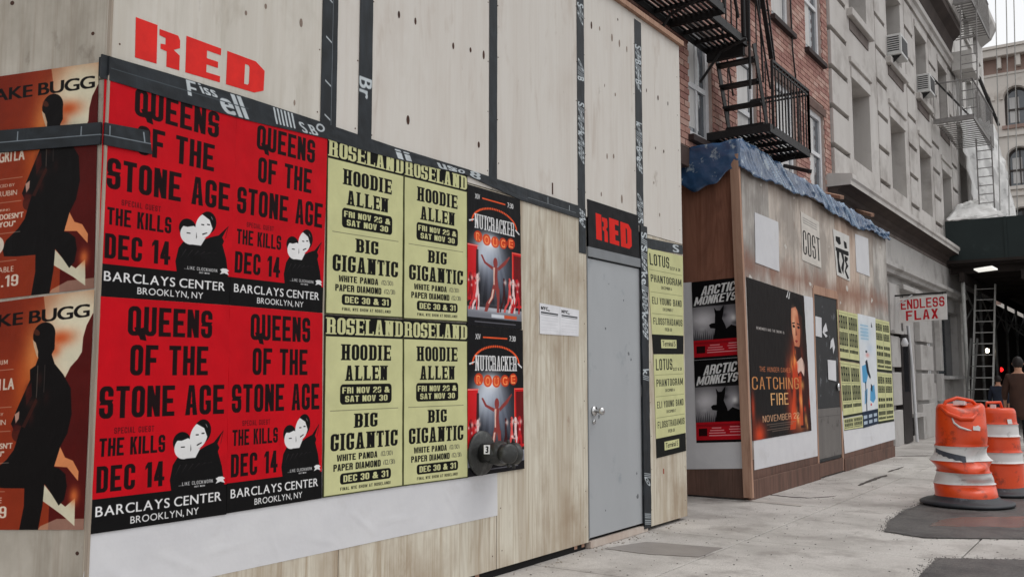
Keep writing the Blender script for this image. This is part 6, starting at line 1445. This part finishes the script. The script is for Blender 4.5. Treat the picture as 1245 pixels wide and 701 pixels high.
for ri, (z0, zs) in enumerate(rows[:3]):
    for cx in cxs:
        if cx > 1 or cx < -8: continue
        A = arch_pts(cx, cw+.0, zs, z0); I_ = arch_pts(cx, cw-.22, zs, z0+.11)
        f = MB(); n = len(A)
        for i in range(n-1): f.slab([(A[i][0], YA+.30, A[i][1]), (A[i+1][0], YA+.30, A[i+1][1]), (I_[i+1][0], YA+.30, I_[i+1][1]), (I_[i][0], YA+.30, I_[i][1])], (0, -.08, 0))
        f.box((cx-.03, YA+.22, z0+.1), (cx+.03, YA+.28, zs+.5)); f.box((cx-.55, YA+.215, z0+.9), (cx+.55, YA+.285, z0+1.0))
        w = f.build('window', WFD, ab); MB().slab([(x, YA+.31, z) for x, z in A], (0, .02, 0)).build('pane', GL, w); box_obj('curtain', (cx-.4, YA+.2996, z0+.2), (cx+.1, YA+.3080, zs+.1), CURT, w)
        hm = MB(); O_ = arch_pts(cx, cw+.42, zs, zs-.02); I2 = arch_pts(cx, cw+.10, zs, zs-.02)
        for i in range(len(O_)-1): hm.slab([(O_[i][0], YA-.002, O_[i][1]), (O_[i+1][0], YA-.002, O_[i+1][1]), (I2[i+1][0], YA-.002, I2[i+1][1]), (I2[i][0], YA-.002, I2[i][1])], (0, -.12, 0))
        hm.build('arch_hood', CR, ab)
        box_obj('window_sill', (cx-.8, YA-.16, z0-.22), (cx+.8, YA-.001, z0-.02), CR2 if ri == 0 else CR, ab)
for ri, z in enumerate((15.3, 11.75, 8.3, 4.4)): box_obj('string_course', (AX0, YA-.13, z-.0), (AX1, YA-.002, z+.18), CR, ab)
box_obj('frieze', (AX0, YA-.02, 19.0), (AX1, YA+.4, 20.0), CR2, ab); box_obj('frieze_band', (AX0, YA-.06, 18.98), (AX1, YA-.021, 19.12), CR, ab)
for k in range(18): x = AX0+.6+1.0*k; box_obj('bracket', (x, YA-.42, 19.35), (x+.22, YA-.021, 20.0), CR, ab)
box_obj('cornice', (AX0, YA-.6, 20.003), (AX1, YA+.4, 20.45), CR, ab, bevel=.03); box_obj('cornice_lip', (AX0, YA-.7, 20.453), (AX1, YA+.4, 20.62), CR, ab)
box_obj('body', (AX0, YA+.45, 0), (AX1, YA+9, 20.4), CR2, ab); box_obj('shopfront', (AX0, YA, 0), (AX1, YA+.44, 4.39), DARK, ab)
for k in range(6): box_obj('shop_glass', (-8+2.2*k, YA-.01, .6), (-6.2+2.2*k, YA-.001, 3.2), GL, ab)
# rusty orange awning low on it
t = thing('awning', (-6, YA-.8, 2.3), 'rusty orange awning over a shopfront seen through the scaffold posts', 'awning')
p = onY(1227, 445, YA-1.2); MB().slab([(p.x-.1, YA-.02, 3.4), (p.x+2.6, YA-.02, 3.4), (p.x+2.6, YA-1.2, 2.2), (p.x-.1, YA-1.2, 2.2)], (0, 0, .05)).build('canopy', mat('rust_canvas', (150, 76, 50), (120, 58, 38), .85, (3, 3, 3)), t); box_obj('valance', (p.x-.1, YA-1.22, 1.8), (p.x+2.6, YA-1.19, 2.25), _m['rust_canvas'], t)

# a car parked across the street end, tail lights showing
cp_ = onZ(1216, 486) ; cy = 50; cxx = onY(1217, 460, cy).x
car = thing('parked_car', (cxx, cy, 0), 'dark parked car with red tail lights seen far off under the scaffold', 'car')
CB = mat('dark_car_paint', (34, 34, 38), (26, 26, 30), .25, (1, 1, 1), spec=.6)
b = MB(); prof = [(-.86, .32), (-.88, .60), (-.84, .86), (-.70, .94), (-.60, 1.36), (.60, 1.36), (.70, .94), (.84, .86), (.88, .60), (.86, .32)]
for y, s, dz in ((0, .96, -.03), (.12, 1, 0), (1.2, 1, .06), (3.0, 1, .04), (3.9, .98, -.2), (4.4, .9, -.35)):
    b.v += [(cxx+x*s, cy+y, max(z+(dz if z > .9 else 0), .3)) for x, z in prof]
n = len(prof)
for i in range(5):
    for j in range(n): k = (j+1) % n; b.f.append((i*n+j, i*n+k, (i+1)*n+k, (i+1)*n+j))
b.f.append(tuple(range(n))); b.f.append(tuple(range(5*n, 6*n))[::-1]); b.build('body', CB, car)
MB().slab([(cxx-.62, cy-.012, .96), (cxx+.62, cy-.012, .96), (cxx+.54, cy+.02, 1.26), (cxx-.54, cy+.02, 1.26)], (0, .01, 0)).build('rear_window', GL, car)
TL = mat('tail_light_red', (230, 30, 30), (230, 30, 30), emit=2.5)
for s in (-1, 1): box_obj('tail_light', (cxx+s*.62, cy-.03, .66), (cxx+s*.83, cy+.02, .88), TL, car)
box_obj('number_plate', (cxx-.2, cy-.02, .60), (cxx+.2, cy-.001, .72), WF, car); box_obj('bumper', (cxx-.85, cy-.06, .36), (cxx+.85, cy-.001, .56), CB, car, bevel=.02)
for s in (-1, 1):
    for y in (.75, 3.6): w = MB().tube([(cxx+s*.88, cy+y, .32), (cxx+s*.70, cy+y, .32)], .32, 18).build('wheel', mat('tyre', (28, 28, 28), None, .9), car); MB().tube([(cxx+s*.885, cy+y, .32), (cxx+s*.87, cy+y, .32)], .19, 14).build('rim', SCF, w)

# ------------------------------------------------------------------ traffic drums
ORG = mat('drum_orange', (236, 82, 26), (216, 62, 18), .32, (5, 5, 5), .6, spec=.5, c3=(150, 52, 28), s3=7, t3=(.56, .70), bump=.2, bscale=12)
RWH = mat('reflective_white', (228, 226, 224), (210, 208, 206), .4, (8, 8, 8), .6, c3=(140, 134, 130), s3=9, t3=(.58, .72))
RUB = mat('black_rubber', (58, 60, 66), (40, 42, 46), .5, (8, 8, 8), .6, spec=.4, c3=(96, 98, 104), s3=5, t3=(.6, .7))
def drum(loc, R, Hh, bands, label, dent, base_r, seed=0):
    t = thing('traffic_drum', loc, label, 'traffic drum', 'orange and white traffic drums on the pavement'); L0 = Vector(loc)
    def rad(z): # stepped barrel: each band steps in slightly upwards
        f = z/Hh; r = R*(1.0-.13*f); 
        for zz in STEPS: r -= .006*(1 if z > zz*Hh else 0)
        for zz in STEPS: r += .010*math.exp(-((z-zz*Hh)/.009)**2)
        return r
    STEPS = sorted({b[0] for b in bands if b[0] > 0} | {b[1] for b in bands if b[1] < 1})
    def surf(a, z, o=0):
        r = rad(z)+o; p = Vector((math.cos(a)*r, math.sin(a)*r, z))
        return L0 + dent(a, z/Hh, p)
    def strip(z0, z1, m, name, o=0, nz=14, na=56):
        b = MB()
        for j in range(nz+1):
            for i in range(na): b.v.append(tuple(surf(2*PI*i/na, z0+(z1-z0)*j/nz, o)))
        for j in range(nz):
            for i in range(na): k = (i+1) % na; b.f.append((j*na+i, j*na+k, (j+1)*na+k, (j+1)*na+i))
        return b.build(name, m, t, True)
    strip(.0, Hh*.93, ORG, 'drum_body', 0, 70)
    b = MB(); na = 56; prof = [(1.0, .93), (.98, .955), (.93, .975), (.86, .985), (.80, .975), (.4, .965), (.02, .965)]
    for k, f in prof:
        for i in range(na):
            a = 2*PI*i/na; r = rad(Hh*.93)*k; b.v.append(tuple(L0+dent(a, f, Vector((math.cos(a)*r, math.sin(a)*r, f*Hh)))))
    for j in range(len(prof)-1):
        for i in range(na): k = (i+1) % na; b.f.append((j*na+i, j*na+k, (j+1)*na+k, (j+1)*na+i))
    b.f.append(tuple(range((len(prof)-1)*na, len(prof)*na))); b.build('drum_top', ORG, t, True)
    for z0, z1 in bands: strip(z0*Hh, z1*Hh, RWH, 'reflective_band', .0035, 10)
    b = MB(); ring = [(.0, 0), (base_r, 0), (base_r, .022), (base_r*.94, .034), (base_r*.72, .05), (R*1.03, .075), (R*.9, .08)]; na = 48
    for r, z in ring[1:]:
        for i in range(na): a = 2*PI*i/na; b.v.append((L0.x+r*math.cos(a), L0.y+r*math.sin(a), L0.z+.003+z+.006*math.sin(3*a+seed)*(r/base_r if z > 0 else 0)))
    for j in range(len(ring)-2):
        for i in range(na): k = (i+1) % na; b.f.append((j*na+i, j*na+k, (j+1)*na+k, (j+1)*na+i))
    b.f.append(tuple(range(na))[::-1]); b.build('rubber_base', RUB, t, True)
    return t, surf, L0
ZD = .018
la = onZ(1175.5, 614); la.z = ZD
lb_ = onZ(1215, 601); lb_.z = ZD
CAMA = math.atan2(-la.y, -la.x)                 # the side of the drum that faces the street corner we look from
def dentA(a, f, p):
    w = Vector(p); d = math.cos(a-CAMA); 
    lean = .035*math.sin(PI*min(1, max(0, (f-.05)/.9))) ; w.x += -.9*lean*.5 - .03*(f > .4)*(f-.4); 
    # crushed waist
    g_ = math.exp(-((f-.30)/.075)**2); k = 1-.20*g_*(.75+.25*math.cos(2*(a-CAMA)+.6)); w.x *= k; w.y *= k; 
    g3 = math.exp(-((f-.38-.05*math.sin(a*2+1))/.045)**2); w.x += .040*g3*math.cos(a); w.y += .040*g3*math.sin(a)
    g2 = math.exp(-((f-.20)/.05)**2)*max(0, math.cos(a-CAMA-.5))**2; w.x -= .09*g2*math.cos(a); w.y -= .09*g2*math.sin(a)
    cr = math.exp(-((f-.46)/.10)**2)*max(0, math.cos(a-CAMA-1.0))**3; w.x -= .12*cr*math.cos(a); w.y -= .12*cr*math.sin(a)
    w += Vector((math.cos(a), math.sin(a), 0))*(.010*abs(math.sin(3*a+14*f+1))+.006*abs(math.sin(5*a-22*f)))*math.exp(-((f-.28)/.16)**2)
    # top stove in on the side we see
    tp_ = max(0, (f-.74)/.26); s = max(0, math.cos(a-CAMA-.35))**2; r = math.hypot(p.x, p.y)
    w.z -= .05*tp_*s; w.x -= .10*tp_**1.5*s*math.cos(a); w.y -= .10*tp_**1.5*s*math.sin(a)
    w.z -= .045*f*.6*math.cos(a-CAMA+2.0)*.3*tp_
    w.z *= 1 + .0*f
    return w
tA, surfA, LA = drum(la, .285, 1.0, [(.425, .57), (.20, .315)], 'battered orange and white traffic drum with a crushed waist and torn top, nearer of two', dentA, .43, 1)
def dentB(a, f, p): return Vector((p.x, p.y, p.z)) + Vector((-.01*f, 0, 0))
tB, surfB, LB_ = drum(lb_, .265, .93, [(.66, .80), (.36, .48)], 'upright orange and white traffic drum standing behind the battered one', dentB, .40, 2)
# handles and trimmings
up = Vector((0, 0, 1)); rt_ = Vector((math.cos(YAW), math.sin(YAW), 0)); fw = Vector((-math.sin(YAW), math.cos(YAW), 0))
hz_ = LA + up*.955
MB().tube([hz_-rt_*.20+up*-.02, hz_-rt_*.16+up*.05, hz_-rt_*.05+up*.085, hz_+rt_*.10+up*.055, hz_+rt_*.20+up*-.05], .018, 8).build('handle', ORG, tA, True)
MB().box(tuple(hz_-rt_*.09-fw*.0+up*.015), tuple(hz_+rt_*.07+fw*.05+up*.055)).build('handle_plate', RWH, tA)
MB().tube([surfA(CAMA-.35, .86, .012), surfA(CAMA-.25, .81, .016), surfA(CAMA-.05, .765, .018), surfA(CAMA+.25, .735, .018), surfA(CAMA+.38, .73, .012)], [.006, .010, .011, .009, .004], 8).build('torn_lip', RWH, tA, True)
MB().tube([surfA(CAMA-.9, .95, .0), surfA(CAMA-.5, .90, .02), surfA(CAMA, .86, .02), surfA(CAMA+.5, .86, .015), surfA(CAMA+.9, .92, .0)], [.012, .02, .022, .02, .010], 8).build('crushed_fold', ORG, tA, True)
rg = [surfA(CAMA+.45+.32*u, .735+.05*v, .006) for u, v in ((0, 0), (1, -.2), (1.1, .6), (.8, 1.0), (.4, .8), (.1, .9))]; MB().slab(rg, tuple(-fw*.004)).build('torn_sheeting', RWH, tA)
sm_ = [surfA(CAMA-1.2+.12*i, .545-.006*i, .0065) for i in range(12)] + [surfA(CAMA-1.2+.12*i, .50-.008*i+.01*(i % 2), .0065) for i in range(11, -1, -1)]
b = MB(); n = 12
for i in range(n-1): b.poly([sm_[i], sm_[i+1], sm_[2*n-2-i], sm_[2*n-1-i]])
b.build('dark_smear', mat('tar_smear', (74, 78, 88), (58, 62, 70), .5), tA)
hb_ = LB_ + up*.90; MB().tube([hb_-rt_*.10, hb_-rt_*.09+up*.07, hb_+rt_*.06+up*.075, hb_+rt_*.08], .016, 8).build('handle', ORG, tB, True); MB().box(tuple(hb_-rt_*.05+up*.0), tuple(hb_+rt_*.04+fw*.05+up*.05)).build('handle_plate', RWH, tB)
rg = [surfB(CAMA+.55+.25*u, .80-.05*v, .005) for u, v in ((0, 0), (1, 0), (1, 1), (0, 1))]; MB().slab(rg, tuple(-fw*.003)).build('sticker', RWH, tB)

# ------------------------------------------------------------------ people walking off under the scaffold
SKIN = mat('skin', (196, 148, 122), (180, 130, 106), .6); 
def skinned(name, verts, edges, radii, m, parent, sub=2):
    me = bpy.data.meshes.new(name); me.from_pydata([tuple(v) for v in verts], edges, []); me.materials.append(m)
    o = link(name, me, parent)
    k = o.modifiers.new('skin', 'SKIN'); k.use_smooth_shade = True
    for i, r in enumerate(radii): me.skin_vertices[0].data[i].radius = (r[0], r[1]) if isinstance(r, tuple) else (r, r)
    me.skin_vertices[0].data[0].use_root = True
    s = o.modifiers.new('sub', 'SUBSURF'); s.levels = s.render_levels = sub; return o
def person(loc, h, face, label, coat, trou, shoe, hair, bag=None, stride=.2, coatlen=.45):
    s = h/1.75; t = thing('person', loc, label, 'person'); L0 = Vector(loc); ca, sa = math.cos(face), math.sin(face)
    def P(x, y, z): # x right of the body, y forward, z up
        return L0 + Vector((sa*x+ca*y, -ca*x+sa*y, z))*s if False else L0 + (Vector((sa, -ca, 0))*x + Vector((ca, sa, 0))*y + Vector((0, 0, z)))*s
    st = stride
    V = [P(0,0,.95), P(0,.01,1.15), P(0,.0,1.36), P(0,.01,1.48), P(0,.03,1.58), P(0,.03,1.70),
         P(.17,0,1.40), P(.24,-.06,1.13), P(.25,.06,.90), P(-.17,0,1.40), P(-.24,.06,1.13), P(-.24,.16,.92),
         P(.09,0,.90), P(.10,st*.55,.50), P(.10,st*.6,.09), P(.11,st*.6+.16,.035), P(-.09,0,.90), P(-.10,-st*.3,.50), P(-.10,-st*1.1,.12), P(-.11,-st*1.1+.13,.035)]
    E = [(0,1),(1,2),(2,3),(3,4),(4,5),(2,6),(6,7),(7,8),(2,9),(9,10),(10,11),(0,12),(12,13),(13,14),(14,15),(0,16),(16,17),(17,18),(18,19)]
    R_ = [(.15,.11),(.14,.10),(.16,.10),.058,(.075,.09),(.068,.085),.062,.045,.032,.062,.045,.032,.085,.058,.040,.035,.085,.058,.040,.035]
    # hands: a palm and five fingers each
    for w, sg_ in ((8, 1), (11, -1)):
        b0 = V[w]; i0 = len(V); dn = P(0,0,-1)-P(0,0,0); dn = Vector((0,0,-1)); fo = Vector((ca, sa, 0)); rt2 = Vector((sa, -ca, 0))*sg_
        V.append(b0+dn*.07*s+fo*.01*s); E.append((w, i0)); R_.append((.034,.020))
        for k, (dx, ln) in enumerate(((-.028,.070),(-.010,.082),(.010,.078),(.027,.060))):
            j = len(V); V.append(V[i0]+fo*dx*s+dn*.045*s); V.append(V[i0]+fo*(dx+.006)*s+dn*(.045+ln*.55)*s-rt2*.008*s); V.append(V[i0]+fo*(dx+.010)*s+dn*(.045+ln*.9)*s-rt2*.026*s)
            E += [(i0, j), (j, j+1), (j+1, j+2)]; R_ += [.011, .009, .008]
        j = len(V); V.append(b0+dn*.05*s+fo*.035*s); V.append(b0+dn*.09*s+fo*.055*s-rt2*.01*s); E += [(i0, j), (j, j+1)]; R_ += [.012, .009]
    R_ = [tuple(q*s for q in r) if isinstance(r, tuple) else r*s for r in R_]
    skinned('body', V, E, R_, SKIN, t)
    # coat with sleeves
    V2 = [P(0,0,.95), P(0,0,.95-coatlen*.5), P(0,0,.95-coatlen), P(0,.01,1.15), P(0,0,1.36), P(0,.01,1.455)] + V[6:8] + [V[8].lerp(V[7], .15)] + V[9:11] + [V[11].lerp(V[10], .15)]
    E2 = [(0,1),(1,2),(0,3),(3,4),(4,5),(4,6),(6,7),(7,8),(4,9),(9,10),(10,11)]; R2 = [(.19,.145),(.20,.155),(.21,.165),(.18,.135),(.20,.13),(.085,.085),(.088,.088),(.068,.068),(.052,.052),(.088,.088),(.068,.068),(.052,.052)]
    skinned('coat', V2, E2, [tuple(q*s for q in r) for r in R2], coat, t)
    for ids in ((12,13,14), (16,17,18)):
        a, b_, c = [V[i] for i in ids]; skinned('trouser_leg', [a, b_, c], [(0,1),(1,2)], [.10*s, .075*s, .06*s], trou, t)
    for ids in ((14,15), (18,19)):
        a, b_ = [V[i] for i in ids]; a = Vector((a.x, a.y, L0.z+.045*s)); b_ = Vector((b_.x, b_.y, L0.z+.04*s)); skinned('shoe', [a-(b_-a)*.3, a, b_+(b_-a)*.2], [(0,1),(1,2)], [(.045*s,.045*s), (.05*s,.045*s), (.045*s,.035*s)], shoe, t)
    hd = V[5]; bmx = bmesh.new(); bmesh.ops.create_uvsphere(bmx, u_segments=24, v_segments=16, radius=1)
    for v in bmx.verts:
        f_ = v.co.dot(Vector((ca, sa, 0))); k = 1.0 if f_ < .35 or v.co.z > .45 else .80
        v.co = hd + Vector((0, 0, -.035*s)) - Vector((ca, sa, 0))*.012*s + Vector((v.co.x*.098*k, v.co.y*.102*k, v.co.z*(.128 if v.co.z > 0 else .115)))*s*(1+.03*math.sin(14*v.co.x+9*v.co.z))
    me = bpy.data.meshes.new('hair'); bmx.to_mesh(me); bmx.free(); me.materials.append(hair); me.polygons.foreach_set('use_smooth', [True]*len(me.polygons)); link('hair', me, t)
    # face: nose, eyes, mouth, ears
    fo = Vector((ca, sa, 0)); rt2 = Vector((sa, -ca, 0)); hc = V[4].lerp(V[5], .45)
    MB().tube([hc+fo*.085*s+up*.03*s, hc+fo*.112*s-up*.005*s, hc+fo*.095*s-up*.015*s], [.008*s, .014*s, .010*s], 8).build('nose', SKIN, t, True)
    for k in (-1, 1):
        MB().tube([hc+fo*.088*s+rt2*.032*k*s+up*.028*s, hc+fo*.096*s+rt2*.032*k*s+up*.028*s], [.012*s, .006*s], 8).build('eye', IRON, t, True)
        MB().tube([hc+rt2*.080*k*s-up*.01*s, hc+rt2*.092*k*s+up*.02*s, hc+rt2*.085*k*s+up*.04*s], [.010*s, .016*s, .010*s], 8).build('ear', SKIN, t, True)
    MB().bar(hc+fo*.088*s-rt2*.022*s-up*.045*s, hc+fo*.088*s+rt2*.022*s-up*.045*s, .008*s, .008*s).build('mouth', mat('lips', (150, 84, 76)), t)
    if bag: MB().tube([P(.0,-.13,1.36), P(0,-.17,1.22), P(0,-.16,1.02)], [.10*s, .15*s, .13*s], 12).build('shoulder_bag', bag, t, True); 
    return t
BRC = mat('brown_coat', (74, 50, 40), (54, 36, 30), .85, (8, 8, 8)); NVY = mat('navy_jacket', (34, 40, 56), (24, 28, 40), .8, (8, 8, 8)); BLK = mat('black_trousers', (30, 28, 32), (22, 20, 24), .85); HR = mat('dark_hair', (34, 26, 24), (22, 16, 15), .6, (60, 60, 6))
pa = onZ(1243, 548); person((pa.x, pa.y, 0), 1.60, math.radians(100), 'person in a brown coat and black trousers walking away, cut by the right edge', BRC, BLK, IRON, HR, None, .28, .38)
pb = onZ(1216.5, 528); person((pb.x, pb.y, 0), 1.30, math.radians(95), 'smaller person in a dark navy jacket walking away behind the drums', NVY, BLK, IRON, HR, None, .2, .18)
bpy.context.view_layer.update()
